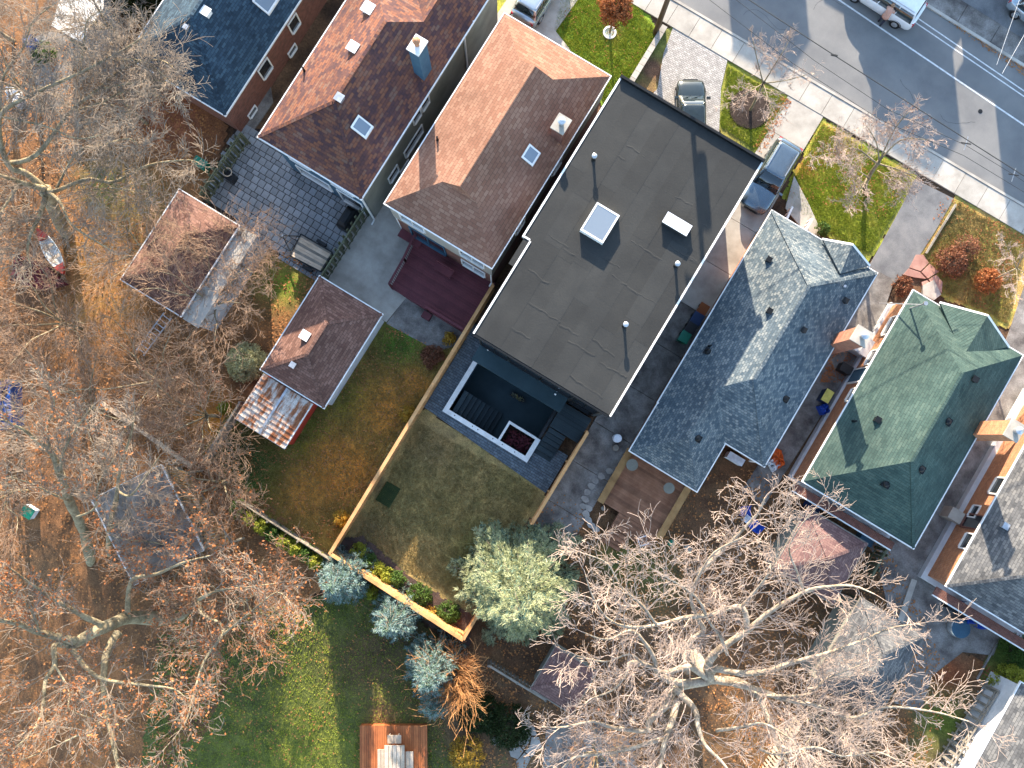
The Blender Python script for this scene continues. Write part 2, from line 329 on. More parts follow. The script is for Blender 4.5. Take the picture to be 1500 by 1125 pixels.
# ------------------------------------------------------------------ ground sheets
def px(pts, z=0): return [tuple(P(a, b, z)[:2]) for a, b in pts]
PIT = (-3.88, 1.74, -0.46, 3.76)
def ground():
    mb = MB(); x0, x1, y0, y1 = PIT; B = 260; z = -.08
    for a in ((-B, x0, -B, B), (x1, B, -B, B), (x0, x1, -B, y0), (x0, x1, y1, B)):
        mb.face([(a[0], a[2], z), (a[1], a[2], z), (a[1], a[3], z), (a[0], a[3], z)])
    tag(mb.build('ground', M['soil'], uv=False), kind='structure')
ground()
def inside(X, Y, poly):
    r = np.zeros(X.shape, bool); n = len(poly)
    for i in range(n):
        (xa, ya), (xb, yb) = poly[i], poly[(i+1) % n]
        if ya == yb: continue
        cnd = ((ya > Y) != (yb > Y)) & (X < (xb-xa)*(Y-ya)/(yb-ya)+xa); r ^= cnd
    return r
def vnoise(X, Y, s, seed):
    """smooth value noise on arrays"""
    g = np.random.default_rng(seed).random((64, 64)); x, y = X/s, Y/s
    xi, yi = np.floor(x).astype(int), np.floor(y).astype(int); fx, fy = x-xi, y-yi; fx = fx*fx*(3-2*fx); fy = fy*fy*(3-2*fy)
    G = lambda a, b: g[a % 64, b % 64]
    return (G(xi, yi)*(1-fx)+G(xi+1, yi)*fx)*(1-fy)+(G(xi, yi+1)*(1-fx)+G(xi+1, yi+1)*fx)*fy
def grow_poly(p, d):
    n = len(p); A = sum(p[i][0]*p[(i+1) % n][1]-p[(i+1) % n][0]*p[i][1] for i in range(n)); sg = 1 if A > 0 else -1; out = []
    for i in range(n):
        a, b, c = Vector(p[i-1]), Vector(p[i]), Vector(p[(i+1) % n]); e1, e2 = (b-a).normalized(), (c-b).normalized(); m = Vector((e1.y+e2.y, -e1.x-e2.x))*sg
        m = m.normalized() if m.length > .2 else Vector((e1.y, -e1.x))*sg; out.append((b.x+m.x*d, b.y+m.y*d))
    return out
def lawn(name, pts, base, blobs=(), cell=.14, z=-.035, rough=.12, vary=None, mat='lawn', hole=None, seed=1, relief=.03, grow=.22):
    """fine sheet with a ragged edge; base = colour of the turf, blobs = worn or drier patches, or painted sun and shade (px, py, radius m, colour, weight)"""
    poly = grow_poly(px(pts), grow); xs = [p[0] for p in poly]; ys = [p[1] for p in poly]
    gx = np.arange(min(xs)-.2, max(xs)+.2, cell); gy = np.arange(min(ys)-.2, max(ys)+.2, cell)
    X, Y = np.meshgrid(gx, gy); cx, cy = X[:-1, :-1]+cell/2, Y[:-1, :-1]+cell/2
    jx = (vnoise(cx, cy, .35, 5)-.5)*2*rough; jy = (vnoise(cx, cy, .35, 6)-.5)*2*rough
    k = inside(cx+jx, cy+jy, poly)
    if hole: k &= ~((cx > hole[0]) & (cx < hole[1]) & (cy > hole[2]) & (cy < hole[3]))
    ny, nx = X.shape; idx = np.arange(ny*nx).reshape(ny, nx)
    q = np.stack([idx[:-1, :-1][k], idx[:-1, 1:][k], idx[1:, 1:][k], idx[1:, :-1][k]], 1)
    used, invq = np.unique(q.ravel(), return_inverse=True)
    vx, vy = X.ravel()[used], Y.ravel()[used]
    vz = z+(vnoise(vx, vy, 1.5, 8)-.3)*relief+(vnoise(vx, vy, .22, 9)-.3)*relief*.7; vz = np.maximum(vz, z-.02)
    me = bpy.data.meshes.new(name); me.from_pydata(np.stack([vx, vy, vz], 1).tolist(), [], invq.reshape(-1, 4).tolist())
    col = np.ones((len(vx), 4)); col[:, :3] = base
    W = vnoise(vx, vy, 2.2, 11+seed)*.6+vnoise(vx, vy, .7, 12+seed)*.4
    if vary is not None:
        t = np.clip((W-.42)*5, 0, 1)[:, None]; col[:, :3] = col[:, :3]*(1-t)+np.array(vary)*t
    for (a, b, r, c, wt) in blobs:
        p = P(a, b, 0); d2 = ((vx-p.x)**2+(vy-p.y)**2)/r**2
        t = (np.clip(wt*np.exp(-d2)*(.55+.9*W), 0, 1))[:, None]; col[:, :3] = col[:, :3]*(1-t)+np.array(c)*t
    ca = me.color_attributes.new('tint', 'FLOAT_COLOR', 'POINT'); ca.data.foreach_set('color', col.ravel())
    me.materials.append(M[mat]); me.polygons.foreach_set('use_smooth', [True]*len(me.polygons))
    o = bpy.data.objects.new(name, me); COL.objects.link(o); return tag(o, kind='structure')
GR, GB, BR, OR, OL, DK = (.085, .15, .012), (.05, .105, .012), (.15, .085, .03), (.23, .105, .022), (.17, .14, .045), (.03, .035, .012)
OR = (.38, .155, .025); DRY = (.24, .20, .05)
# wide backyard floors of leaf litter on the left and right, then the lawns
lawn('leaf_litter', [(-60, -60), (215, -60), (330, 190), (290, 300), (470, 400), (400, 540), (300, 670), (500, 830), (330, 1000), (240, 1180), (-80, 1180)], (.16, .078, .032), [
    (250, 170, 3, (.17, .065, .03), 1.2), (200, 300, 2.5, (.15, .10, .035), 1), (130, 370, 1.6, (.22, .12, .035), 1.1), (150, 450, 2.2, (.22, .12, .035), .8), (400, 400, 2, (.16, .12, .03), 1), (250, 560, 3, (.15, .08, .035), 1),
    (60, 400, 1.4, (.05, .025, .02), 1.2), (420, 420, 1, GR, .8), (150, 270, 1.6, (.09, .09, .03), 1), (180, 660, 2, (.14, .07, .03), 1), (60, 850, 2, (.10, .06, .03), 1), (320, 620, 1.5, OR, 1), (90, 60, 1.5, (.12, .08, .05), 1)],
    cell=.2, vary=(.10, .052, .024), seed=3, relief=.05, z=-.04)
lawn('lawn', [(560, 470), (650, 515), (700, 470), (720, 430), (484, 812), (400, 780), (322, 700), (300, 660), (345, 600), (420, 640), (478, 598)], (.13, .10, .024), [
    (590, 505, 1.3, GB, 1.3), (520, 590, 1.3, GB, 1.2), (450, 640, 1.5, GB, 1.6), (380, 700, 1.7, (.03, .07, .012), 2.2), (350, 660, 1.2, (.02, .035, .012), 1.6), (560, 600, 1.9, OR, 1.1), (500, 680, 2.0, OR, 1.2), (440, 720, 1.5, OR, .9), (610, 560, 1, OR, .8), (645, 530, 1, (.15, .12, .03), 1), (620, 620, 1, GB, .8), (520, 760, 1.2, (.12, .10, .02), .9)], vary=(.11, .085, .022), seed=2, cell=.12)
lawn('lawn', [(600, 610), (640, 600), (800, 705), (780, 770), (680, 935), (484, 812)], (.235, .17, .065), [
    (570, 724, .01, DK, 0), (540, 780, 1.1, (.12, .09, .04), 1), (640, 650, 1.6, (.21, .145, .065), .9), (700, 820, 2, (.13, .125, .035), 1.0), (650, 740, 1.5, (.16, .125, .045), .8), (760, 740, 1.2, (.19, .145, .055), .8), (545, 700, .8, (.10, .07, .04), .8), (560, 800, .8, BR, .7)], vary=(.19, .15, .055), seed=5, cell=.12, hole=(-4.2, 3.2, -1.2, 3))
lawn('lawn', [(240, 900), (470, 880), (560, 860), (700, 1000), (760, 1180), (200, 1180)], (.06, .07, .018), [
    (450, 1110, 2.4, (.085, .10, .016), 1.3), (400, 920, 2.5, (.03, .038, .012), 1.2), (330, 1110, 1.8, (.085, .095, .02), 1.1), (540, 970, 2.2, (.07, .05, .02), 1.1), (660, 1010, 2.2, (.06, .035, .018), 1.6), (700, 1080, 2, (.09, .055, .03), 1.6), (590, 920, 1.5, (.05, .035, .018), 1), (560, 1050, .9, (.13, .07, .03), 1)], vary=(.06, .075, .016), seed=7, cell=.14)  # bright blobs paint in the sunlit lower part, the dark one the shaded top
lawn('lawn', [(660, -70), (760, -70), (742, 0), (705, 62), (660, 20)], (.13, .19, .014), vary=(.20, .20, .03), seed=8)
lawn('lawn', [(825, -70), (880, -40), (935, 12), (963, 46), (920, 118), (893, 170), (850, 100), (812, 42), (840, 5)], GR, [(895, 45, .7, (.16, .13, .04), 1.3), (935, 60, 1, (.10, .15, .015), .7), (870, 90, 1, (.07, .14, .01), .6)], vary=(.11, .17, .014), seed=9, cell=.1)
lawn('lawn', [(968, 46), (990, 38), (975, 75), (962, 132), (930, 125)], (.12, .13, .03), [(955, 100, .7, (.13, .07, .04), 1.6)], vary=(.14, .09, .04), seed=10, cell=.1)
lawn('lawn', [(1062, 92), (1082, 97), (1156, 142), (1150, 165), (1110, 224), (1062, 200), (1052, 175), (1055, 130)], (.13, .15, .02), [(1090, 105, .8, (.17, .17, .03), .9), (1100, 215, .7, (.10, .12, .02), .8)], vary=(.18, .16, .035), seed=11, cell=.1)
lawn('lawn', [(1204, 176), (1338, 256), (1330, 285), (1272, 380), (1240, 358), (1180, 320), (1150, 285), (1180, 232)], (.13, .16, .015), [(1225, 215, 1.0, (.26, .16, .04), 1.2), (1180, 250, .6, (.30, .13, .03), 1.3), (1200, 285, 1, (.14, .20, .012), .9), (1310, 260, .8, (.20, .12, .04), 1.2), (1300, 320, 1, (.09, .11, .02), .8)], vary=(.19, .19, .03), seed=12, cell=.1)
lawn('lawn', [(1402, 290), (1505, 348), (1530, 400), (1476, 478), (1440, 455), (1378, 430), (1350, 375), (1375, 325)], (.20, .18, .04), [(1400, 385, .8, (.13, .05, .025), 1.6), (1440, 415, .8, (.32, .13, .05), 1.2), (1395, 320, .8, (.11, .10, .03), 1.0), (1460, 440, .8, (.20, .20, .03), .8)], vary=(.28, .19, .06), seed=13, cell=.1)
# soil between the houses and behind them on the right
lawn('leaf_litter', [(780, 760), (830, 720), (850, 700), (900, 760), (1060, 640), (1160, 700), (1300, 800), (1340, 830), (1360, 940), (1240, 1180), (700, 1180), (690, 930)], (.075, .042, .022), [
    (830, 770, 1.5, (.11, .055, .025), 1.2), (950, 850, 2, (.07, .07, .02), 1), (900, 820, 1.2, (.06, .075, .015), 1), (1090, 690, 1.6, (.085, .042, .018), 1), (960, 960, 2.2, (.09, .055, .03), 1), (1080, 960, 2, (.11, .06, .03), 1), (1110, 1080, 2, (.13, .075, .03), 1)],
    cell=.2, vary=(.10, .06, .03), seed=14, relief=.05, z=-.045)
lawn('leaf_litter', [(1330, 930), (1420, 965), (1460, 985), (1420, 1060), (1370, 1125), (1260, 1180), (1290, 1060)], (.085, .07, .03), [(1390, 990, 1, (.15, .05, .02), 1.3), (1380, 1060, 1.3, (.07, .10, .015), 1.3), (1440, 975, .7, (.15, .055, .02), 1)], vary=(.11, .06, .03), seed=15, z=-.035)
lawn('lawn', [(1462, 925), (1560, 940), (1560, 1010), (1440, 1000)], (.05, .075, .012), vary=(.09, .09, .02), seed=16)
lawn('flower_bed', [(500, 792), (530, 790), (600, 850), (690, 905), (685, 945), (600, 890), (490, 815)], (.05, .035, .03), vary=(.075, .045, .035), seed=17, cell=.1, z=.035, relief=.06)
def dark_patch():
    mb = MB(); a = px([(567, 705), (587, 716), (570, 744), (550, 732)]); mb.prism(a, -.02, .045)
    tag(mb.build('artificial_grass_mat', M['leaf_dark'], uv=False), 'small dark green square mat on the brown lawn by the cedar fence', 'mat')
dark_patch()

# ------------------------------------------------------------------ paved ground
def slab(name, pts, z, mat, parent=None, w=True, z0=-.06):
    mb = MB(); mb.prism(px(pts) if w else pts, z0, z); o = mb.build(name, M[mat], parent)
    if parent is None: tag(o, kind='structure')
    return o
def rect(x0, x1, y0, y1): return [(x0, y0), (x1, y0), (x1, y1), (x0, y1)]
# street: kerb lines almost parallel to the lots
def street():
    f = lambda x, a, b: a+(b-a)*(x-5)/12.0           # slight skew of the far kerb
    o = slab('road', [(-120, 29.05), (120, 29.05), (120, 36.62-3.0), (-120, 36.95+3.9)], -.005, 'asphalt', w=False)
    k = MB(); k.box(-120, 120, 28.92, 29.07, -.06, .09); tag(k.build('kerb', M['concrete']), kind='structure')
    k = MB(); k.prism([(-120, 40.85), (120, 33.6), (120, 33.78), (-120, 41.03)], -.06, .10); tag(k.build('kerb', M['concrete']), kind='structure')
    fs = tag(bpy.data.objects.new('far_sidewalk', None), kind='structure'); COL.objects.link(fs)
    g = lambda x: 37.15-.0302*(x-5)-.15
    x = -30.0; i = 0
    while x < 45:
        mb = MB(); mb.prism([(x, g(x)+.12), (x+2.37, g(x+2.37)+.12), (x+2.37, g(x+2.37)+1.62), (x, g(x)+1.62)], -.06, .09+.004*(i % 3)); mb.build('paving_slab', M['concrete_old'], fs); x += 2.4; i += 1
    slab('verge', [(-60, 40.5), (60, 36.9), (60, 70), (-60, 70)], .02, 'asphalt_old', w=False)
    for (xa, ya, xb, yb, wd) in ((4.25, 34.44, 17.62, 33.53, .10), (8.7, 35.72, 15.9, 35.2, .075), (8.87, 36.03, 16.19, 35.48, .075)):
        dx, dy = xb-xa, yb-ya; l = math.hypot(dx, dy); dx /= l; dy /= l; a = -30 if wd > .09 else -2; b = 40
        p, q = (xa+dx*a, ya+dy*a), (xa+dx*b, ya+dy*b); nx_, ny_ = -dy*wd/2, dx*wd/2
        mb = MB(); mb.prism([(p[0]-nx_, p[1]-ny_), (q[0]-nx_, q[1]-ny_), (q[0]+nx_, q[1]+ny_), (p[0]+nx_, p[1]+ny_)], -.004, .0005); tag(mb.build('lane_line', M['line']), kind='structure')
    # near sidewalk: single slabs
    sw = tag(bpy.data.objects.new('sidewalk', None), kind='structure'); COL.objects.link(sw)
    x = -32.0; i = 0
    while x < 40:
        mb = MB(); h = .05+.003*((i*7) % 4); mb.box(x, x+1.575, 27.42, 28.90, -.06, h); mb.build('paving_slab', M['concrete'], sw); x += 1.6; i += 1
    # fine cracks / tar seams on the road
    mb = MB()
    for k in range(5):
        x = random.uniform(-12, 22); y = random.uniform(29.5, 36); a = random.choice([0, 0, 1.57])+random.uniform(-.3, .3); p = Vector((x, y, .0005))
        for s in range(random.randint(5, 11)):
            a += random.uniform(-.5, .5); q = p+Vector((math.cos(a), math.sin(a), 0))*random.uniform(.2, .5); n_ = Vector((-math.sin(a), math.cos(a), 0))*.007
            mb.face([p-n_, q-n_, q+n_, p+n_]); p = q
    tag(mb.build('road_crack', M['rubber'], kind='stuff'))
    mh = thing('manhole_cover', 'small round dark iron cover in the street near the right edge', 'manhole cover', P(1436, 163)); mb = MB(); c = P(1436, 163); mb.cyl((c.x, c.y, -.01), (c.x, c.y, .008), .14, n=14); mb.build('lid', M['black_metal'], mh)
street()
slab('driveway', [(770, -80), (860, -80), (846, 0), (814, 46), (836, 74), (812, 72), (760, 30), (775, 0)], .03, 'concrete')
slab('path', [(742, 0), (772, -30), (762, 0), (713, 66), (700, 62)], .02, 'concrete')
slab('driveway', [(986, 40), (1066, 86), (1056, 130), (1053, 200), (1000, 215), (945, 150), (963, 130), (972, 78)], .025, 'interlock')
# driveway between the flat roofed house and the grey bungalow: slabs down the lot
dw = tag(bpy.data.objects.new('driveway', None), kind='structure'); COL.objects.link(dw)
y = 27.4; i = 0
for ln in (2.5, 3.1, 3.0, 3.1, 3.0, 3.0, 3.1, 3.0, 2.7, 2.8, 1.9):
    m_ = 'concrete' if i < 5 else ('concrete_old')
    x0 = 4.12 if i > 0 else 4.05; x1 = 6.75 if i > 1 else 6.6
    mb = MB(); mb.box(x0, x1, y-ln+.03, y, -.06, .03+.004*(i % 2)); mb.build('driveway_slab', M[m_], dw); y -= ln; i += 1
slab('path', [(1163, 258), (1185, 300), (1205, 345), (1188, 352), (1150, 305)], .045, 'concrete')
# driveway between bungalow and green house: old asphalt upper part, concrete strips lower
slab('driveway', [(1340, 262), (1397, 291), (1372, 335), (1340, 385), (1305, 420), (1272, 392), (1322, 300)], .012, 'asphalt_old')
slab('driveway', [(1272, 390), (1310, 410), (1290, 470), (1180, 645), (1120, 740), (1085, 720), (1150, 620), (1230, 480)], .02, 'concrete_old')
# flagstones of the red path
def flags(name, stones, z, mat, parent):
    for s in stones: slab('flagstone', s, z+random.uniform(0, .015), mat, parent)
fp = tag(bpy.data.objects.new('flagstone_path', None), kind='structure'); COL.objects.link(fp)
Zq = lambda L: [[(1100+a/3.75, 280+b/3.75) for a, b in s] for s in L]
flags('f', Zq([[(905, 350), (945, 350), (975, 395), (930, 440), (870, 420)], [(980, 400), (1030, 445), (1010, 455), (970, 480), (935, 445)], [(865, 425), (925, 445), (960, 482), (900, 475), (835, 460)], [(1015, 460), (1050, 500), (1045, 560), (985, 500), (975, 485)], [(965, 490), (985, 510), (1000, 560), (950, 560), (935, 500)]]), .05, 'flag_red', fp)
flags('f', Zq([[(940, 520), (1000, 490), (1040, 570), (1000, 600), (940, 570)]]), .12, 'flag_grey', fp)
fp = tag(bpy.data.objects.new('flagstone_patio', None), kind='structure'); COL.objects.link(fp)
Zr = lambda L: [[(740+a/3.75, 825+b/3.75) for a, b in s] for s in L]
flags('f', Zr([[(20, 1020), (60, 985), (100, 1030), (70, 1075), (30, 1060)], [(65, 980), (105, 900), (140, 950), (130, 985), (100, 1020)], [(110, 890), (160, 900), (175, 945), (145, 945)], [(145, 955), (185, 955), (200, 1010), (160, 1030), (138, 995)], [(60, 1090), (105, 1040), (140, 1070), (110, 1130), (70, 1130)], [(110, 1035), (140, 1000), (165, 1040), (145, 1065)], [(-50, 895), (-20, 885), (0, 915), (-40, 935)], [(-75, 960), (-30, 945), (-25, 980), (-60, 1000)]]), .03, 'flag_grey', fp)
slab('patio', [(795, 1125), (800, 1070), (850, 1050), (920, 1080), (950, 1180), (790, 1180)], .02, 'concrete_old')
# back patio of grey paving stones behind the rust roofed house
def stone_patio():
    pat = tag(bpy.data.objects.new('stone_patio', None), kind='structure'); COL.objects.link(pat)
    poly = px([(345, 186), (300, 296), (348, 328), (372, 350), (462, 412), (545, 296), (470, 240), (400, 190)])
    xs = [p[0] for p in poly]; ys = [p[1] for p in poly]; protos = []
    for (a, b) in ((.46, .46), (.46, .30), (.30, .30)):
        mb = MB(); e = .018; mb.prism([(e, e), (a-e, e), (a-e, b-e), (e, b-e)], -.06, .028); mb.face([(e+.01, e+.01, .032), (a-e-.01, e+.01, .032), (a-e-.01, b-e-.01, .032), (e+.01, b-e-.01, .032)]); me = mb.build('paving_stone', M['slab'], pat); protos.append(me)
    y = min(ys); n = 0; row = 0; first = [True]*3
    while y < max(ys):
        x = min(xs)-random.uniform(0, .4); h = .46 if row % 3 else .30
        while x < max(xs):
            wv = random.choice([.46, .46, .30]) if h < .4 else .46
            k = {(.46, .46): 0, (.46, .30): 1, (.30, .30): 2}[(wv, h)]
            if inside(np.array([x+wv/2]), np.array([y+h/2]), poly)[0] and n < 292:
                if first[k]: o = protos[k]; first[k] = False
                else: o = copy_part(protos[k], pat)
                o.location = (x, y, random.uniform(0, .01)); n += 1
            x += wv
        y += h; row += 1
    sub = slab('paving_bed', poly, .0, 'mulch', None, w=False); sub.parent = pat; del sub['kind']
stone_patio()
slab('patio', [(545, 300), (520, 325), (478, 392), (462, 410), (566, 472), (600, 430), (645, 350), (612, 300)], .03, 'concrete')
slab('patio', [(566, 474), (600, 430), (700, 480), (672, 505), (640, 515), (618, 502)], .02, 'concrete_old')
slab('walkway', [(392, 100), (450, 20), (470, -30), (445, -30), (352, 190), (345, 186), (366, 200), (400, 150)], .015, 'concrete_old')
slab('driveway', [(1360, 838), (1385, 860), (1470, 925), (1455, 960), (1410, 955), (1365, 990), (1350, 1040), (1310, 1030), (1340, 930), (1300, 890), (1280, 800), (1340, 810)], .015, 'concrete_old')
slab('driveway', [(1500, 420), (1560, 400), (1560, 700), (1345, 838), (1300, 830), (1270, 800), (1350, 770), (1430, 640), (1470, 510)], .01, 'concrete_old')
slab('patio', [(70, 45), (140, 60), (110, 90), (90, 170), (55, 140), (40, 60)], .015, 'concrete_old')
# blue grey terrace round the sunken patio
def terrace():
    t = tag(bpy.data.objects.new('terrace', None), kind='structure'); COL.objects.link(t)
    x0, x1, y0, y1 = PIT
    for k, r in enumerate(((-5.15, x0-.16, -.4, y1+1.2), (-5.15, x1+2.1, -1.75, y0-.16), (x1+.16, 3.85, y0-.158, 1.0))):
        if k == 1: slab('paving', [(-5.15, -1.02), (3.85, -1.62), (3.85, y0-.17), (x0-.16, y0-.17), (x0-.162, -.42), (-5.15, -.42)], .03, 'terrace', t, w=False)
        else: slab('paving', rect(*r), .03, 'terrace', t, w=False)
terrace()

# ------------------------------------------------------------------ houses
def hip(mb, x0, x1, y0, y1, ze, p, th=.16, gab=None, m=0):
    """closed hip roof; ridge along the longer side; gab cuts the hips short with a small gablet"""
    w_, l_ = x1-x0, y1-y0
    if l_ >= w_: h = w_/2; A, B = (x0+h, y0+h), (x0+h, y1-h)
    else: h = l_/2; A, B = (x0+h, y0+h), (x1-h, y0+h)
    zr = ze+h*p
    c = [(x0, y0, ze), (x1, y0, ze), (x1, y1, ze), (x0, y1, ze)]; a, b = (*A, zr), (*B, zr)
    if gab:
        g = gab; zg = ze+(h-g)*p; a = (A[0], A[1]-g+.12, zr); b = (B[0], B[1]+g-.12, zr)
        al, ar = (A[0]-g, y0+h-g, zg), (A[0]+g, y0+h-g, zg); bl, br = (B[0]-g, y1-h+g, zg), (B[0]+g, y1-h+g, zg)
        mb.face([c[0], c[1], ar, al], m); mb.face([al, ar, a], m); mb.face([c[2], c[3], bl, br], m); mb.face([br, bl, b], m)
        mb.face([c[1], c[2], br, b, a, ar], m); mb.face([c[3], c[0], al, a, b, bl], m)
    elif l_ >= w_:
        mb.face([c[0], c[1], a], m); mb.face([c[1], c[2], b, a], m); mb.face([c[2], c[3], b], m); mb.face([c[3], c[0], a, b], m)
    else:
        mb.face([c[0], c[1], b, a], m); mb.face([c[1], c[2], b], m); mb.face([c[2], c[3], a, b], m); mb.face([c[3], c[0], a], m)
    return zr
def eave(mb, x0, x1, y0, y1, ze, m=0, g=.065, d=.13, sides='SENW'):
    """gutter: a shallow open box section round the eaves"""
    z1 = ze+.02; z0 = z1-d
    if 'S' in sides: mb.box(x0-g, x1+g, y0-g, y0-.004, z0, z1, m)
    if 'N' in sides: mb.box(x0-g, x1+g, y1+.004, y1+g, z0, z1, m)
    if 'W' in sides: mb.box(x0-g, x0-.004, y0-.003, y1+.003, z0, z1-.002, m)
    if 'E' in sides: mb.box(x1+.004, x1+g, y0-.003, y1+.003, z0, z1-.002, m)
def window(parent, side, a, off, z, w_, h, frame='white', pane='glass', d=.07, cross=False, name='window'):
    """side S/N/E/W: a = position along the wall, off = wall plane"""
    f = MB(); g = MB(); t = .08
    def bx(mb, u0, u1, z0, z1, d0, d1):
        if side == 'S': mb.box(u0, u1, off-d1, off-d0, z0, z1)
        if side == 'N': mb.box(u0, u1, off+d0, off+d1, z0, z1)
        if side == 'E': mb.box(off+d0, off+d1, u0, u1, z0, z1)
        if side == 'W': mb.box(off-d1, off-d0, u0, u1, z0, z1)
    bx(f, a-w_/2-t, a-w_/2, z-t, z+h+t, -.05, d); bx(f, a+w_/2, a+w_/2+t, z-t, z+h+t, -.05, d)
    bx(f, a-w_/2, a+w_/2, z-t, z, -.05, d+.05); bx(f, a-w_/2, a+w_/2, z+h, z+h+t, -.05, d)
    if cross: bx(f, a-.025, a+.025, z, z+h, .0, d-.01)
    o = f.build(name, M[frame], parent); bx(g, a-w_/2, a+w_/2, z, z+h, -.04, .02); g.build('pane', M[pane], o); return o
def vent_cap(roof_parent, p, kind='box', s=.28, mat='black_metal'):
    mb = MB(); x, y, z = p
    if kind == 'box': mb.box(x-s/2, x+s/2, y-s/2, y+s/2, z-.15, z+.20); mb.box(x-s*.65, x+s*.65, y-s*.65, y+s*.65, z+.2, z+.25)
    elif kind == 'pipe': mb.cyl((x, y, z-.2), (x, y, z+.45), .055, n=8); mb.cyl((x, y, z-.2), (x, y, z+.1), .12, .07, 8)
    elif kind == 'turtle': mb.dome(x, y, z+.02, s*.75, .16, 10); mb.box(x-s*.9, x+s*.9, y-s*.8, y+s*.8, z-.12, z+.03)
    return mb.build('roof_vent', M[mat], roof_parent)
def on_roof(pxy, ze, p, rect_, inset=0):
    """pixel -> point on a hip roof surface (fixed point iteration)"""
    x0, x1, y0, y1 = rect_; z = ze+.5
    for _ in range(12):
        q = P(pxy[0], pxy[1], z); dd = min(q.x-x0, x1-q.x, q.y-y0, y1-q.y); dd = max(0, min(dd, min(x1-x0, y1-y0)/2)); z = ze+dd*p
    return Vector((q.x, q.y, z))
def house(label, rects, ze, p, roof_mat, wall_mat, oh=.35, gutter='white', gab=None, cat='house', name='house', foot=None, upper=None):
    """rects: eave rectangles (x0,x1,y0,y1) of equal pitch; returns the thing and the roof"""
    x0, x1, y0, y1 = rects[0]
    t = thing(name, label, cat, ((x0+x1)/2, (y0+y1)/2, 0)); rm = MB(); wm = MB(); gm = MB(); um = MB()
    for i, r in enumerate(rects):
        e = .0 if i == 0 else .012*i
        a, b, c, d = r[0]+e, r[1]-e, r[2]+e, r[3]-e
        hip(rm, a, b, c, d, ze-e*.5, p, gab=gab if i == 0 else None); rm.box(a+.003, b-.003, c+.003, d-.003, ze-.14, ze-.004-e)
        eave(gm, a, b, c, d, ze-e)
        if upper: wm.box(a+oh, b-oh, c+oh, d-oh, -.1, upper); um.box(a+oh-.03, b-oh+.03, c+oh-.03, d-oh+.03, upper, ze-.1)
        else: wm.box(a+oh, b-oh, c+oh, d-oh, -.1, ze-.1)
        if foot: wm.box(a+oh-foot, b-oh+foot, c+oh-foot, d-oh+foot, -.1, .45, 1)
    wm.build('wall', [M[wall_mat], M['white_wall']], t)
    if upper: um.build('siding', M['siding_tan'], t)
    roof = rm.build('roof', M[roof_mat], t); gm.build('gutter', M[gutter], t)
    # ridge caps
    return t, roof
def ridge_caps(roof, lines, mat, wd=.18):
    mb = MB()
    for a, b in lines:
        a, b = Vector(a), Vector(b); n = max(1, int((b-a).length/.30)); d = (b-a)/n
        for k in range(n): mb.beam(a+d*k+Vector((0, 0, .012)), a+d*(k+1)+Vector((0, 0, .020)), wd, .024)
    mb.build('ridge_cap', M[mat], roof, kind='stuff')
def hip_lines(r, ze, p):
    x0, x1, y0, y1 = r; h = min(x1-x0, y1-y0)/2; zr = ze+h*p
    if y1-y0 >= x1-x0: a, b = (x0+h, y0+h, zr), (x0+h, y1-h, zr); return [((x0, y0, ze), a), ((x1, y0, ze), a), ((x0, y1, ze), b), ((x1, y1, ze), b), (a, b)]
    a, b = (x0+h, y0+h, zr), (x1-h, y0+h, zr); return [((x0, y0, ze), a), ((x0, y1, ze), a), ((x1, y0, ze), b), ((x1, y1, ze), b), (a, b)]
def skylight(parent, x, y, z, a, b, h, nx=0, ny=0, frame='white', name='skylight'):
    """tilted curb with a lid frame and pane; nx, ny slope of the roof there"""
    f = MB(); g = MB()
    Zs = lambda X, Y: z-(X-x)*nx-(Y-y)*ny
    def ring(d, hh): return [(x-a/2+d, y-b/2+d), (x+a/2-d, y-b/2+d), (x+a/2-d, y+b/2-d), (x-a/2+d, y+b/2-d)]
    o1 = ring(0, 0); i1 = ring(.09, 0)
    for k in range(4):
        j = (k+1) % 4; q = [o1[k], o1[j], i1[j], i1[k]]
        f.prism(q, lambda p_: Zs(*p_[:2])-.1, lambda p_: Zs(*p_[:2])+h)
    fr = f.build(name, [M[frame]], parent); c = ring(.088, 0); g.prism(c, lambda p_: Zs(*p_[:2])+h-.08, lambda p_: Zs(*p_[:2])+h-.015); g.build('pane', M['sky_glass'], fr)
    return fr
def chimney(parent, x0, x1, y0, y1, z0, z1, mat='brick_red', flue='metal', cap='concrete'):
    o = MB().box(x0, x1, y0, y1, z0, z1).build('chimney', M[mat], parent)
    MB().box(x0-.07, x1+.07, y0-.07, y1+.07, z1, z1+.10).build('chimney_cap', M[cap], o)
    xm, ym = (x0+x1)/2, (y0+y1)/2; b = MB(); b.lathe(xm, ym, [(.13, z1+.05), (.13, z1+.42), (.20, z1+.46), (.22, z1+.52), (.05, z1+.62)], 12); b.build('flue', M[flue], o); return o
def down_pipe(parent, x, y, z0, z1, mat='white'):
    mb = MB(); mb.box(x-.045, x+.045, y-.045, y+.045, z0, z1); mb.beam((x, y, z0+.05), (x+.0, y-.35, z0-.0), .09, .08); return mb.build('downpipe', M[mat], parent)

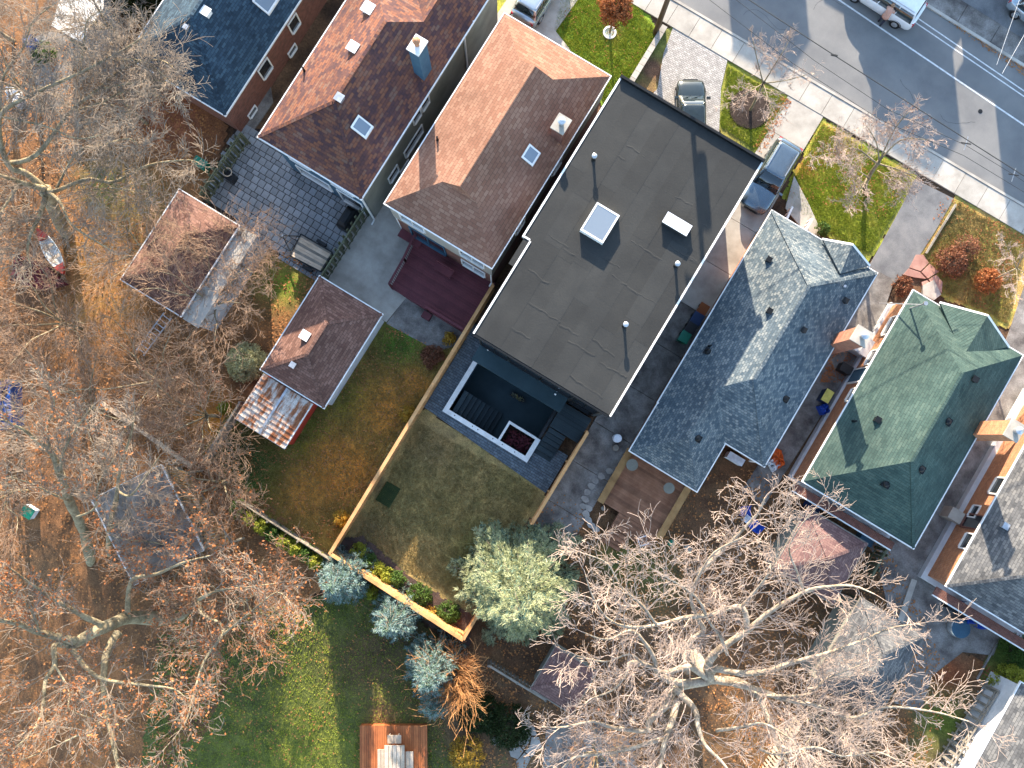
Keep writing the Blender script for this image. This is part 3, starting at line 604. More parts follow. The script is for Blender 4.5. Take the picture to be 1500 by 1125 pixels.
# --- dark blue roof, brick bungalow, top left
RA = (-30.5, -23.7, 7.5, 24.0)
A, roofA = house('brick bungalow with a slate blue shingle roof at the upper left corner of the photo', [RA], 3.0, .72, 'sh_blue', 'brick_brown', oh=.1, cat='house', name='bungalow')
ridge_caps(roofA, hip_lines(RA, 3.0, .72), 'sh_blue')
for yy, ww, hh, zz in ((11.35, .9, 1.1, 1.5), (14.6, .8, 1.0, 1.6), (18.5, .9, 1.1, 1.5)): window(A, 'E', yy, -23.8, zz-.2, ww, hh)
for yy in (9.0, 13.6): window(A, 'E', yy, -23.8, .05, .7, .4)
q = on_roof((303, 19), 3.0, .72, RA); vent_cap(roofA, q, 'box', .4, 'white'); q = on_roof((274, 42), 3.0, .72, RA); vent_cap(roofA, q, 'box', .22, 'metal')
q = on_roof((390, 2), 3, .72, RA); skylight(roofA, q.x, q.y, q.z, .9, 1.1, .15, .72)
# --- rust roof, two storey
R2 = (-20.15, -13.5, 7.0, 18.75); R2b = (-17.35, -13.49, 12.0, 22.2)
H2, roof2 = house('two storey house with a mottled rust and purple shingle roof and tall painted chimney', [R2, R2b], 5.6, .62, 'sh_rust', 'siding_grey', oh=.35)
ridge_caps(roof2, hip_lines(R2, 5.6, .62)[:2]+hip_lines(R2, 5.6, .62)[4:], 'sh_rust')
MB().box(-19.78, -13.87, 7.30, 7.36, -.1, 5.45).build('stucco_face', M['stucco_blue'], H2)
for a_, z_, w_, h_ in ((-18.3, 3.4, 1.3, 1.2), (-15.4, 3.4, 1.5, 1.2), (-17.8, .9, 2.2, 1.2), (-15.2, .3, 1.6, 2.0)): window(H2, 'S', a_, 7.30, z_, w_, h_)
for yy, zz, ww, hh in ((13.9, 3.6, .7, 1.2), (13.0, 3.6, .7, 1.2), (12.2, 1.5, 1.9, .8), (9.9, 1.4, .9, .8), (10.9, .4, .8, .4)): window(H2, 'E', yy, -13.85, zz, ww, hh)
down_pipe(H2, -13.8, 18.2, .1, 5.5); down_pipe(H2, -13.8, 7.2, .1, 5.5)
chimney(H2, -14.55, -13.95, 14.35, 15.15, 5.0, 8.9, 'stucco_blue', 'flag_red' if False else 'brick_orange', 'white')
q = on_roof((531, 187), 5.6, .62, R2); skylight(roof2, q.x, q.y, q.z, .85, .8, .14, .62, name='skylight')
for pxy, k, s, mt in (((540, 14), 'box', .5, 'white'), ((518, 71), 'box', .45, 'white'), ((498, 145), 'box', .35, 'metal'), ((446, 104), 'pipe', .3, 'black_metal')): vent_cap(roof2, on_roof(pxy, 5.6, .62, R2), k, s, mt)
# --- brown roof, two storey, two tone rear wall
R3 = (-12.15, -5.35, 7.4, 19.88)
H3, roof3 = house('two storey house with a plain brown shingle roof, above a red deck', [R3], 6.0, .56, 'sh_tan', 'brick_brown', oh=.12, gab=1.05, upper=3.2)
for a_ in (-10.6, -6.7): window(H3, 'S', a_, 7.49, 4.3, 1.5, 1.0, cross=True)
window(H3, 'S', -9.9, 7.52, .95, 2.3, 2.0, frame='stucco_blue', cross=True, name='patio_door'); window(H3, 'S', -6.75, 7.52, 1.5, 1.5, 1.1, cross=True)
for yy in (10.5, 14.5): window(H3, 'E', yy, -5.44, 4.2, .9, 1.1)
down_pipe(H3, -5.55, 7.55, .7, 5.9); down_pipe(H3, -11.95, 7.55, .1, 5.9, 'white')
chimney(H3, -6.35, -5.70, 15.15, 15.95, 5.8, 7.6, 'brick_brown')
q = on_roof((778, 228), 6.0, .56, R3); skylight(roof3, q.x, q.y, q.z, .72, .85, .12, .56)
vent_cap(roof3, on_roof((641, 205), 6, .56, R3), 'pipe', .3); 
# --- flat roofed dark house
def flat_house():
    t = thing('house', 'large flat roofed dark house with a charcoal membrane roof and white edge trim', 'house', (0, 11.6, 0))
    xl, xm, xr, ya, yn, yb, z = -4.62, -4.16, 4.05, 3.76, 9.56, 19.62, 7.2
    poly = [(xm, ya), (xr, ya), (xr, yb), (xl, yb), (xl, yn), (xm, yn)]
    MB().prism([(xm+.12, ya+.06), (xr-.12, ya+.06), (xr-.12, yb-.1), (xl+.12, yb-.1), (xl+.12, yn+.1), (xm+.12, yn+.1)], -2.8, z-.1).build('wall', M['stucco_dark'], t)
    roof = MB().prism(poly, z-.25, z).build('roof', M['membrane'], t)
    n = 9; wd = (xr-xl)/n
    for i in range(n):                                   # membrane sheets lapped over each other, each in two or three lengths
        a = xl+i*wd; b = a+wd+.06
        cuts = sorted([random.uniform(7.5, 10), random.uniform(12.5, 15.5)]); ys = [ya+.02]+cuts+[yb-.14]
        if i == 0: a += .04
        for k in range(3):
            y0_, y1_ = ys[k], ys[k+1]+.05*(k < 2)
            a2 = a
            if i == 0 and k == 0: a2 = xm+.03
            if i == 0 and y1_ > yn and y0_ < yn and k == 0: y1_ = yn; ys[1] = yn-.02
            if i == n-1: b = xr-.03
            if i == 0 and k == 0 and a2 > b-.05: continue
            zz = z+.002+.006*(i % 2)+.003*k
            MB().box(a2, b, y0_, y1_, z-.02, zz+.004).build('roof_sheet', M['membrane'], roof)
    wr = MB()                                            # wrinkles across the sheets
    rr = random.Random(4)
    for i in range(n):
        for k in range(5):
            if rr.random() < .45: continue
            y0_ = ya+1+k*3.0+rr.uniform(-.9, .9)-i*.18; x = xl+i*wd+rr.uniform(0, .2)+(.5 if i == 0 else 0); p = Vector((x, y0_, z+.012))
            for s in range(rr.randint(5, 14)):
                q = p+Vector((.16, rr.uniform(-.06, .05), 0)); h = rr.uniform(.004, .011)
                if xm+.15 < p.x and q.x < xr-.1 and ya+.25 < q.y < yb-.5: wr.face([p+Vector((0, -.07, 0)), q+Vector((0, -.07, 0)), q+Vector((0, 0, h)), p+Vector((0, 0, h))]); wr.face([p+Vector((0, 0, h)), q+Vector((0, 0, h)), q+Vector((0, .07, 0)), p+Vector((0, .07, 0))])
                p = q
    wr.build('wrinkle', M['membrane'], roof, kind='stuff')
    e = .10; zt = z+.05; MB().box(xr, xr+e, ya-.02, yb, z-.28, zt).build('edge_trim', M['white'], t)
    g = MB(); g.box(xl-e, xl, yn-e, yb, z-.28, zt); g.box(xm-e, xm, ya-.02, yn-e, z-.28, zt); g.box(xl, xm-e, yn-e, yn-.003, z-.28, zt-.003)
    g.build('edge_trim', M['white'], t)
    MB().box(xl-.10, xr+.10, yb-.12, yb+.02, z-.3, z+.22).build('parapet', M['black_metal'], t)
    MB().box(xm-.05, xr+.02, ya-.12, ya-.03, z-.30, z+.02).build('rear_gutter', M['black_metal'], t)
    # rear: balcony band and glazing
    MB().box(-4.0, 1.95, ya-.95, ya+.05, 2.35, 2.6).build('canopy', M['teal_dark'], t)
    for a_, w_ in ((-3.0, 1.7), (-1.0, 1.9), (1.0, 1.9), (2.9, 1.4)): window(t, 'S', a_, ya+.06, 3.6, w_, 2.2, frame='black_metal', cross=True)
    for a_, w_ in ((-2.6, 2.4), (.2, 2.4)): window(t, 'S', a_, ya+.06, -2.4, w_, 2.2, frame='black_metal', cross=True, name='patio_door')
    window(t, 'S', 2.9, ya+.06, .6, 1.4, 2.2, frame='black_metal', name='patio_door')
    for (p, a, b, h) in (((879, 326), 1.38, 1.72, .42),): 
        q = P(*p, z+h); skylight(roof, q.x, q.y, z, a, b, h)
    q = P(992, 328, z+.35); s = MB(); s.box(q.x-.72, q.x+.72, q.y-.30, q.y+.30, z, z+.33); sk = s.build('skylight', M['membrane'], roof); MB().box(q.x-.74, q.x+.74, q.y-.32, q.y+.32, z+.33, z+.38).build('lid', M['plastic_white'], sk)
    for (p, hh) in (((871, 228), .62), ((993, 386), .62), ((917, 475), .66)):
        q = P(*p, z+hh); m_ = MB(); m_.lathe(q.x, q.y, [(.13, z), (.07, z+.12), (.07, z+hh-.15)], 10); v = m_.build('roof_vent', M['black_metal'], roof)
        c_ = MB(); c_.lathe(q.x, q.y, [(.08, z+hh-.16), (.14, z+hh-.12), (.14, z+hh), (.04, z+hh+.05)], 12); c_.build('cap', M['metal'], v)
    for xx in (4.2, ): 
        for yy in (6.5, 11, 15.5): window(t, 'E', yy, xr-.12, 3.9, 1.0, 1.3, frame='black_metal')
    for p in ((709, 505), (715, 511), (817, 572), (814, 577)):
        q = P(*p, 3.0); MB().dome(q.x, q.y, 2.62, .07, .12, 8).build('lamp', M['plastic_white'], t)
flat_house()
# --- sunken patio
def sunken():
    x0, x1, y0, y1 = PIT; D = -2.5
    t = thing('sunken_patio', 'sunken basement patio with white rimmed walls behind the flat roofed house', 'patio', (x0, y0, 0))
    MB().box(x0-.3, x1+.3, y0-.3, y1+.1, D-.2, D).build('floor', M['teal_dark'], t)
    wl = MB(); wl.box(x0-.16, x0, y0-.16, y1, D, .12); wl.box(x0, x1+.16, y0-.16, y0, D, .12); wl.box(x1, x1+.16, y0, 1.0, D, .12); wl.build('retaining_wall', M['stucco_blue'], t)
    co = MB(); g = .11; co.box(x0-.19, x0+g, y0-.19, y1-.3, .12, .20); co.box(x0+g, x1+.19, y0-.19, y0+g, .12, .20); co.box(x1-g, x1+.19, y0+g, .95, .12, .20); co.build('coping', M['white'], t)
    MB().box(x1, x1+.16, 1.0, y1, D, .02).build('side_wall', M['stucco_dark'], t)
    for a, b in ((x0+.0, .0), ): pass
    for i, f in enumerate((.02, .28, .36, .58, .72, .90)):
        xx = x0+.5+(x1-x0-.8)*f; MB().cyl((xx, y0-.02, .19), (xx, y0-.02, .225), .035, n=8).build('spot_light', M['black_metal'], t)
    n = 9
    for k in range(n):                                   # stair going down from the left along the white wall
        xa = x0+.30+k*.30; zt = -.12-k*.26; MB().box(xa, xa+.29, y0+.16, y0+1.6, D, zt).build('step', M['deck_dark'], t)
    # square planter in the corner
    px0, px1, py0, py1 = x1-1.9, x1-.0, y0+.0, .82
    b = MB(); b.box(px0-.14, px0, py0+.112, py1+.0, D, .16); b.box(px0-.14, x1-.112, py1, py1+.15, D, .16); pl = b.build('planter', M['white'], t)
    MB().box(px0, px1, py0, py1, D, -.9).build('soil', M['mulch'], pl); mb = MB(); rr = random.Random(3)
    for k in range(160):
        p = Vector((rr.uniform(px0+.2, px1-.2), rr.uniform(py0+.2, py1-.15), rr.uniform(-.9, -.25))); a = rr.uniform(0, 6.28); u = Vector((math.cos(a), math.sin(a), rr.uniform(-.3, .6)))*.14; v = Vector((-math.sin(a), math.cos(a), rr.uniform(-.3, .6)))*.05
        mb.face([p-u, p-v, p+u, p+v])
    mb.build('shrub', M['planter_red'], pl, uv=False)
sunken()
def pit_plants():
    t = thing('potted_grass', 'pale ornamental grass on the floor of the sunken patio', 'plant', P(758, 583, -2.3)); c = P(758, 582, -2.3); mb = MB(); rr = random.Random(6)
    pot = MB().box(c.x-.5, c.x+.5, c.y-.14, c.y+.14, -2.5, -2.15).build('trough', M['plastic_black'], t)
    for k in range(60):
        p = c+Vector((rr.uniform(-.45, .45), rr.uniform(-.1, .1), .15)); a = rr.uniform(0, 6.28); d = Vector((math.cos(a)*.12, math.sin(a)*.12, .35)); s = Vector((-math.sin(a), math.cos(a), 0))*.02
        mb.face([p-s, p+s, p+d])
    mb.build('grass', M['leaf_cream'], t, uv=False)
pit_plants()
def dark_deck():
    t = thing('deck', 'dark stained deck and stairs squeezed between sunken patio and right cedar fence', 'deck', (2.9, 2.5, 0))
    MB().box(1.95, 3.86, 1.95, 3.6, -.05, .82).build('frame', M['stucco_dark'], t)
    for k in range(13): MB().box(1.93, 3.88, 1.93+k*.128, 1.93+k*.128+.118, .82, .85).build('board', M['deck_dark'], t)
    for k in range(6): MB().box(1.98, 3.1, 1.9-(k+1)*.30, 1.9-k*.30-.02, -.05, .70-k*.13).build('step', M['deck_dark'], t)
dark_deck()
# --- grey bungalow
R5 = (6.42, 13.42, 6.22, 19.2); R5b = (6.44, 10.88, 3.0, 12.5)
H5, roof5 = house('brick bungalow with a speckled grey blue shingle roof beside the flat roofed house', [R5, R5b], 3.2, .66, 'sh_grey', 'brick_red', oh=.3, name='bungalow')
for a_ in (7.9, 9.8): window(H5, 'S', a_, 3.32, 1.3, 1.2, 1.1)
window(H5, 'S', 12.1, 6.55, 1.4, 1.2, 1.1)
for yy in (6.8, 10, 14.2): window(H5, 'E', yy, 13.1, 1.3, .9, 1.0)
ridge_caps(roof5, [hip_lines(R5, 3.2, .66)[k] for k in (1, 2, 3, 4)], 'sh_grey')
def nose(parent, A_, B_, C_, D_, mat, zb, wall):
    """small projecting bay roof with a ridge from D to B"""
    mb = MB(); mb.face([A_, B_, D_]); mb.face([B_, C_, D_]); lo = [(p[0], p[1], p[2]-.14) for p in (A_, B_, C_, D_)]
    mb.face([A_, lo[0], lo[1], B_]); mb.face([B_, lo[1], lo[2], C_]); mb.face([C_, lo[2], lo[3], D_]); mb.face([D_, lo[3], lo[0], A_])
    o = mb.build('bay_roof', M[mat], parent)
    g = MB(); off = Vector((0, 0, -.05))
    for a, b in ((A_, B_), (B_, C_)): g.beam(Vector(a)+off, Vector(b)+off, .12, .12)
    g.build('bay_gutter', M['white'], parent)
    c = (Vector(A_)+Vector(B_)+Vector(C_)+Vector(D_))/4; pl = [tuple((c+(Vector(p)-c)*.82)[:2]) for p in (A_, B_, C_, D_)]
    MB().prism(pl, -.1, zb).build('bay_wall', M[wall], parent); return o
nose(H5, P(1205, 350, 3.5), P(1249, 358, 4.3), P(1274, 389, 3.35), P(1231, 401, 4.45), 'sh_grey', 3.0, 'brick_red')
chimney(H5, 13.15, 13.95, 14.15, 14.95, -.1, 6.1)
for pxy, k in (((1125, 381), 'box'), ((1126, 456), 'box'), ((1037, 515), 'turtle'), ((1039, 507), 'pipe'), ((1237, 441), 'box'), ((1176, 484), 'box'), ((1022, 642), 'turtle'), ((1150, 584), 'turtle')):
    vent_cap(roof5, on_roof(pxy, 3.2, .66, R5 if pxy != (1022, 642) else R5b), k, .24)
q = P(1243, 434, 4.3); mm = MB(); mm.cyl(P(1222, 427, 3.6), P(1238, 419, 4.3), .03, n=6); mm.cyl(P(1238, 419, 4.2), P(1238, 419, 4.6), .08, n=8); mm.build('service_mast', M['metal'], H5)
# --- green bungalow
R6 = (15.74, 22.95, 6.63, 19.42)
H6, roof6 = house('brick bungalow with a green shingle roof, between the grey one and the right edge', [R6], 3.2, .70, 'sh_green', 'brick_orange', oh=.3, foot=.16, name='bungalow')
ridge_caps(roof6, hip_lines(R6, 3.2, .70)[1:2]+hip_lines(R6, 3.2, .70)[4:], 'sh_green', .16)
nose(H6, P(1377, 443, 3.45), P(1447, 462, 4.2), P(1478, 508, 3.35), P(1411, 522, 4.7), 'sh_green', 3.0, 'brick_orange')
for yy, ww, hh, zz in ((17.4, 1.2, .9, 1.6), (15.2, .9, .9, 1.6), (12.6, .8, .7, 1.9)): window(H6, 'W', yy, 16.02, zz, ww, hh)
sd = window(H6, 'W', 14.0, 16.02, .3, .9, 2.0, pane='stucco_blue', name='side_door'); 
b_ = MB(); b_.box(15.2, 16.0, 15.4, 16.3, -.1, .9); b_.box(15.5, 16.03, 15.3, 16.4, .9, 1.1); b_.build('side_porch', M['white_wall'], H6)
window(H6, 'S', 18.0, 6.93, 1.2, 1.3, 1.0); window(H6, 'S', 20.8, 6.93, 1.2, 1.3, 1.0)
mm = MB(); mm.box(15.75, 22.3, 6.0, 6.45, 2.3, 2.4); mm.build('rear_canopy', M['brick_brown'], H6); MB().box(15.75, 22.3, 5.92, 5.99, 2.28, 2.40).build('canopy_gutter', M['white'], H6)
for pxy, k in (((1426, 556), 'box'), ((1388, 617), 'turtle'), ((1349, 687), 'turtle'), ((1298, 709), 'turtle'), ((1250, 617), 'pipe'), ((1284, 615), 'box')): vent_cap(roof6, on_roof(pxy, 3.2, .70, R6), k, .26)
mm = MB(); a_ = P(1332, 452, 3.3); mm.cyl((a_.x, a_.y, 2.6), (a_.x, a_.y, 5.0), .045, n=8); mm.cyl((a_.x, a_.y, 5.0), (a_.x, a_.y, 5.15), .12, n=8); mm.beam((a_.x, a_.y, 4.7), (a_.x-1.3, a_.y-.2, 2.2), .05, .05); mm.build('service_mast', M['metal'], H6)
chimney(H6, 22.6, 23.3, 13.9, 14.8, -.1, 6.3, 'brick_orange')
# --- charcoal roof house at right edge
R7 = (25.55, 32.8, 5.76, 19.0)
H7, roof7 = house('orange brick bungalow with a charcoal and grey roof at the right edge of the photo', [R7], 3.3, .66, 'sh_dark', 'brick_orange', oh=.3, foot=.30, name='bungalow')
ridge_caps(roof7, hip_lines(R7, 3.3, .66), 'sh_dark')
for yy, ww, hh, zz in ((12.4, 1.0, .9, 1.9), (8.7, .9, .8, 2.0), (10.6, .7, .6, 1.2)): window(H7, 'W', yy, 25.85, zz, ww, hh)
b_ = MB(); b_.box(24.9, 25.85, 9.6, 10.3, -.1, 1.0); b_.build('side_step', M['concrete'], H7); window(H7, 'W', 9.95, 25.85, 1.05, .8, 1.9, frame='brick_brown', name='side_door')
vent_cap(roof7, on_roof((1470, 770), 3.3, .66, R7), 'box', .28, 'metal')
mm = MB(); mm.box(25.6, 33, 5.05, 5.55, 2.3, 2.4); mm.build('rear_canopy', M['brick_brown'], H7); MB().box(25.6, 33, 4.97, 5.04, 2.28, 2.40).build('canopy_gutter', M['white'], H7)
# --- house at the bottom right corner
R8 = (30.3, 37.0, -12.0, -1.0)
q = P(1482, 1040, 3.0); x_ = q.x
R8 = (x_-.2, x_+7, -14.0, q.y+1.6)
H8, roof8 = house('house with grey shingle roof and white side wall in the bottom right corner', [R8], 2.9, .6, 'sh_dark', 'white_wall', oh=.15, foot=None)
# --- outbuildings
def outbuilding(label, r, ze, p, roof, wall, name='garage', cat='garage', oh=.18, vents=(), gutter='white'):
    t, rf = house(label, [r], ze, p, roof, wall, oh=oh, gutter=gutter, cat=cat, name=name); ridge_caps(rf, hip_lines(r, ze, p), roof)
    for pxy, k, s, mt in vents: vent_cap(rf, on_roof(pxy, ze, p, r), k, s, mt)
    return t
outbuilding('small garage with a brown hip roof and white side wall beside the middle lawn', (-14.08, -9.8, -4.0, 2.35), 2.5, .62, 'sh_brown', 'white_wall', vents=(((448, 492), 'box', .42, 'white'), ((430, 535), 'box', .26, 'metal')))
g2 = outbuilding('burgundy roofed garage with a long white lean-to strip, half hidden under pinkish twigs', (-23.55, -19.5, -3.75, 2.4), 3.0, .42, 'sh_brown', 'white_wall', oh=.12)
MB().box(-19.40, -18.35, -3.85, 2.45, 2.70, 2.80).build('lean_to_roof', M['concrete'], g2); MB().box(-19.6, -18.45, -3.75, 2.35, -.1, 2.7).build('lean_to_wall', M['white_wall'], g2)
outbuilding('faded mauve roofed shed behind the green roofed bungalow', (17.0, 20.9, 1.6, 5.55), 2.5, .55, 'sh_mauve', 'siding_grey', name='shed', cat='shed', gutter='wood_grey')
outbuilding('garage with a dark blue grey roof under the big bare tree', (22.0, 26.05, -2.7, 2.7), 2.8, .6, 'sh_dark', 'siding_grey', gutter='wood_grey')
a_ = P(840, 962, 2.4); 
outbuilding('low mauve roofed shed beside the big spruce tree', (a_.x-1.1, a_.x+1.6, a_.y-2.8, a_.y-.1), 2.2, .4, 'sh_mauve', 'siding_grey', name='shed', cat='shed', gutter='wood_grey')
def turned_garage():
    z = 3.0; A_, B_, C_, D_ = (P(*p, z) for p in ((236, 681), (298, 806), (196, 857), (134, 732))); m1, m2 = P(185, 706.5, z+.75), P(247, 831, z+.75)
    t = thing('garage', 'garage with a pale and dark grey low roof, turned askew under the rust leaved tree', 'garage', (A_+B_+C_+D_)/4); c = (A_+B_+C_+D_)/4
    MB().prism([tuple((p+(c-p)*.06)[:2]) for p in (A_, B_, C_, D_)], -.1, z-.1).build('wall', M['siding_grey'], t)
    lo = Vector((0, 0, -.14)); r = MB(); r.face([A_, B_, m2, m1]); r.face([C_, D_, m1, m2]); r.face([B_, C_, m2]); r.face([D_, A_, m1]); q = [A_, B_, C_, D_]
    for a, b in zip(q, q[1:]+q[:1]): r.face([a, a+lo, b+lo, b])
    r.face([p+lo for p in q][::-1]); rf = r.build('roof', M['concrete_old'], t); g_ = MB()
    for a, b in zip(q, q[1:]+q[:1]): g_.beam(a+Vector((0, 0, -.05)), b+Vector((0, 0, -.05)), .10, .12)
    g_.build('gutter', M['white'], t)
    t2 = thing('pergola', 'brown slatted pergola strip along the right side of the askew garage', 'pergola', P(270, 730)); a, b, c_, d = (P(*p, 2.3) for p in ((242, 680), (306, 806), (338, 795), (274, 692)))
    n = 26
    for k in range(n): f = (k+.5)/n; MB().beam(a.lerp(b, f), d.lerp(c_, f), .10, .05).build('slat', M['wood_ochre'], t2)
    for p, q_ in ((a, b), (d, c_)): MB().beam(p-Vector((0, 0, .08)), q_-Vector((0, 0, .08)), .08, .12).build('beam', M['wood_grey'], t2)
    for p in (a, b, c_, d): MB().box(p.x-.05, p.x+.05, p.y-.05, p.y+.05, -.1, 2.2).build('post', M['wood_grey'], t2)
turned_garage()
def rusty_shed():
    x0, x1, y0, y1 = -13.95, -10.6, -7.2, -4.16
    t = thing('shed', 'lean-to shed with a rusted corrugated metal roof at the end of the brown garage', 'shed', ((x0+x1)/2, (y0+y1)/2, 0))
    w_ = MB(); w_.box(x0+.15, x1-.12, y0+.15, y1-.02, -.1, 2.0); w_.build('wall', M['red_paint'], t)
    n = 10; r = MB()
    rf = MB().prism(rect(x0, x1, y0, y1), 2.0, 2.06).build('roof', M['rust_metal'], t)
    for k in range(n):
        a = y0+(y1-y0)*k/n; b = y0+(y1-y0)*(k+1)/n
        for j in range(2):
            xa, xb = (x0, (x0+x1)/2-.02) if j == 0 else ((x0+x1)/2+.02, x1); m_ = MB()
            m_.prism(rect(xa, xb, a+.03, b-.03), 2.05, lambda p_: 2.12+.0*p_[0]); m_.box(xa, xb, a-.02, a+.03, 2.05, 2.17); m_.build('roof_sheet', M['rust_metal'], rf)
    MB().box((x0+x1)/2-.07, (x0+x1)/2+.07, y0-.02, y1, 2.1, 2.19).build('ridge_strip', M['metal'], rf)
    m_ = MB(); m_.box(x0-.04, x1+.04, y0-.05, y0+.0, 1.95, 2.12); m_.box(x1, x1+.05, y0, y1-.02, 1.95, 2.12); m_.build('fascia', M['white'], t)
rusty_shed()
# --- houses across the street, outside the frame, whose shadows fall on the road
def across(xc, label, bx0, bx1, ztop=7.7, roof='sh_dark'):
    r = (xc-4.2, xc+4.2, 42.6, 52.5); t, rf = house(label, [r], 3.1, .26, roof, 'brick_red', name='bungalow')
    MB().box(bx0, bx1, 45.0, 48.4, 3.0, ztop-.2).build('dormer', M['siding_tan'], t); m_ = MB(); hip(m_, bx0-.15, bx1+.15, 44.85, 48.55, ztop-.2, .3); m_.build('dormer_roof', M[roof], t)
across(-8.2, 'brick bungalow across the street with a wide dormer, opposite the flat roofed house', -12.1, -8.5, 6.3)
across(1.2, 'brick bungalow across the street with a wide dormer, opposite the grey bungalow', -1.8, 2.4, 6.4)
across(10.8, 'brick bungalow across the street with a wide dormer, opposite the green bungalow', 7.6, 14.0, 6.6)

# ------------------------------------------------------------------ fences
def board_fence(label, a, b, h, mat, bw=.14, gap=.01, th=.03, cap=None, name='fence', post_every=2.4, side=1, kick=0, thick_post=.11, z0=-.05, skip=()):
    """a, b ground points; posts, rails and single boards (shared mesh)"""
    a, b = Vector((a[0], a[1], 0)), Vector((b[0], b[1], 0)); L_ = (b-a).length; d = (b-a)/L_; ang = math.atan2(d.y, d.x)
    t = thing(name, label, 'fence', (a+b)/2); n_ = Vector((-d.y, d.x, 0))*side
    step = bw+gap; n = int(L_/step); o = None
    while n > 296: step *= 1.05; n = int(L_/step)
    for k in range(n):
        c = a+d*(k+.5)*step+n_*(.035+(kick if k % 2 else 0))
        if o is None:
            mb = MB(); mb.box(-bw/2, bw/2, -th/2, th/2, z0, h-.04); o = mb.build('board', M[mat]); o.parent = t; o.matrix_parent_inverse = Matrix.Translation(-Vector(t.location)); q = o
        else: q = o.copy(); COL.objects.link(q)
        q.location = c+Vector((0, 0, random.uniform(-.012, .012))); q.rotation_euler = (0, 0, ang)
    m = max(1, round(L_/post_every)); pst = None
    for k in range(m+1):
        c = a+d*(L_*k/m)-n_*.045
        if pst is None: mb = MB(); mb.box(-thick_post/2, thick_post/2, -thick_post/2, thick_post/2, z0, h+.02); pst = mb.build('post', M[mat]); pst.parent = t; pst.matrix_parent_inverse = Matrix.Translation(-Vector(t.location)); q = pst
        else: q = pst.copy(); COL.objects.link(q)
        q.location = c; q.rotation_euler = (0, 0, ang)
    for z in (.35, h-.25):
        mb = MB(); mb.beam(a+Vector((0, 0, z))-n_*.012, b+Vector((0, 0, z))-n_*.012, .04, .09); mb.build('rail', M[mat], t)
    if cap: mb = MB(); mb.beam(a+Vector((0, 0, h+.0)), b+Vector((0, 0, h+.0)), cap, .035); mb.build('top_rail', M[mat], t)
    return t
g = lambda x, y, z=0: tuple(P(x, y, z)[:2])
board_fence('long cedar fence between the middle lawn and the brown lawn', (-5.27, 7.3), (-5.15, -11.0), 1.85, 'cedar', cap=.20)
board_fence('cedar fence along the bottom of the brown lawn, behind the blue spruces', (-5.1, -11.0), (3.95, -11.2), 1.85, 'cedar', cap=.20)
board_fence('short cedar return at the lower corner of the brown lawn beside the big spruce', (3.98, -11.12), (3.98, -8.4), 1.85, 'cedar', cap=.17, post_every=1.3)
board_fence('cedar fence right of the sunken patio, beside the grey bungalow driveway', (3.98, 2.75), (3.95, -3.5), 1.85, 'cedar', cap=.19)
board_fence('green grey slatted fence between leaf strewn yard and grey stone patio', g(352, 195, 1.7), g(292, 285, 1.7), 1.75, 'wood_green', .16, .07, .05, kick=.16, side=-1, cap=.06)
board_fence('green grey slatted fence between grey stone patio and concrete patio', g(535, 303, 1.7), g(470, 405, 1.7), 1.75, 'wood_green', .16, .07, .05, kick=.17, side=-1, cap=.06)
board_fence('low blue grey fence beside the rusted shed', g(352, 590, 1.2), g(298, 674, 1.2), 1.3, 'wood_grey', cap=.12)
board_fence('grey fence along the hedge at the foot of the middle lawn', g(345, 735, 1.2), g(480, 822, 1.2), 1.0, 'wood_grey')
board_fence('weathered picket fence under the lower edge of the big spruce tree', g(716, 975, 1.3), g(800, 1026, 1.3), 1.3, 'wood_grey', .10, .13, .03, cap=.12)
board_fence('pale picket fence at the bottom edge under the big bare tree', g(1122, 1150, 1.4), g(1172, 1062, 1.4), 1.4, 'wood_pale', .10, .12, .03, cap=.16)
board_fence('dark slatted fence between mauve shed and asphalt yard', g(1305, 792, 1.5), g(1276, 845, 1.5), 1.6, 'wood_green', .16, .09, .05, kick=.2, cap=.12)
board_fence('slatted fence in front of the dark blue garage roof under bare branches', g(1262, 880, 1.5), g(1205, 962, 1.5), 1.6, 'wood_green', .16, .09, .05, kick=.2, cap=.12)
board_fence('dark slatted fence beside the white walled house in the lower right corner', g(1462, 1012, 1.5), g(1385, 1135, 1.5), 1.6, 'wood_grey', .15, .09, .05, kick=.25, cap=.08)
def low_wall():
    t = thing('retaining_wall', 'low pale concrete wall between green lawn and interlock driveway', 'wall', P(950, 75)); a, b = P(974, 38, .35), P(922, 124, .35); MB().beam(a-Vector((0, 0, .17)), b-Vector((0, 0, .17)), .30, .36).build('block_course', M['concrete_old'], t)
    d = (b-a)/9; o = None
    for k in range(9): MB().beam(a+d*(k+.02)+Vector((0, 0, .03)), a+d*(k+.98)+Vector((0, 0, .03)), .36, .07).build('coping_stone', M['concrete'], t)
low_wall()
def kerb_strip(label, a, b, name, mat, wd, h, cat):
    t = thing(name, label, cat, (P(*a)+P(*b))/2); p, q = P(*a), P(*b); n = max(1, int((q-p).length/1.2)); d = (q-p)/n
    for k in range(n): MB().beam(p+d*(k+.01)+Vector((0, 0, h/2)), p+d*(k+.99)+Vector((0, 0, h/2)), wd, h).build('edging_stone', M[mat], t)
kerb_strip('narrow pale edging beside the right asphalt driveway and the autumn shrubs', (1399, 300), (1355, 372), 'garden_edging', 'wood_grey', .10, .16, 'edging')
kerb_strip('grey log lying on the leaf litter at the left, pointing at the rusted shed', (150, 590), (282, 683), 'fallen_log', 'wood_pale', .22, .25, 'log')
kerb_strip('concrete edging in the lower right yard below the charcoal roofed house', (1470, 922), (1430, 995), 'garden_edging', 'concrete_old', .08, .12, 'edging')
kerb_strip('pale concrete kerb beside the asphalt yard below the green roofed bungalow', (1338, 848), (1312, 925), 'garden_edging', 'concrete', .35, .14, 'edging')

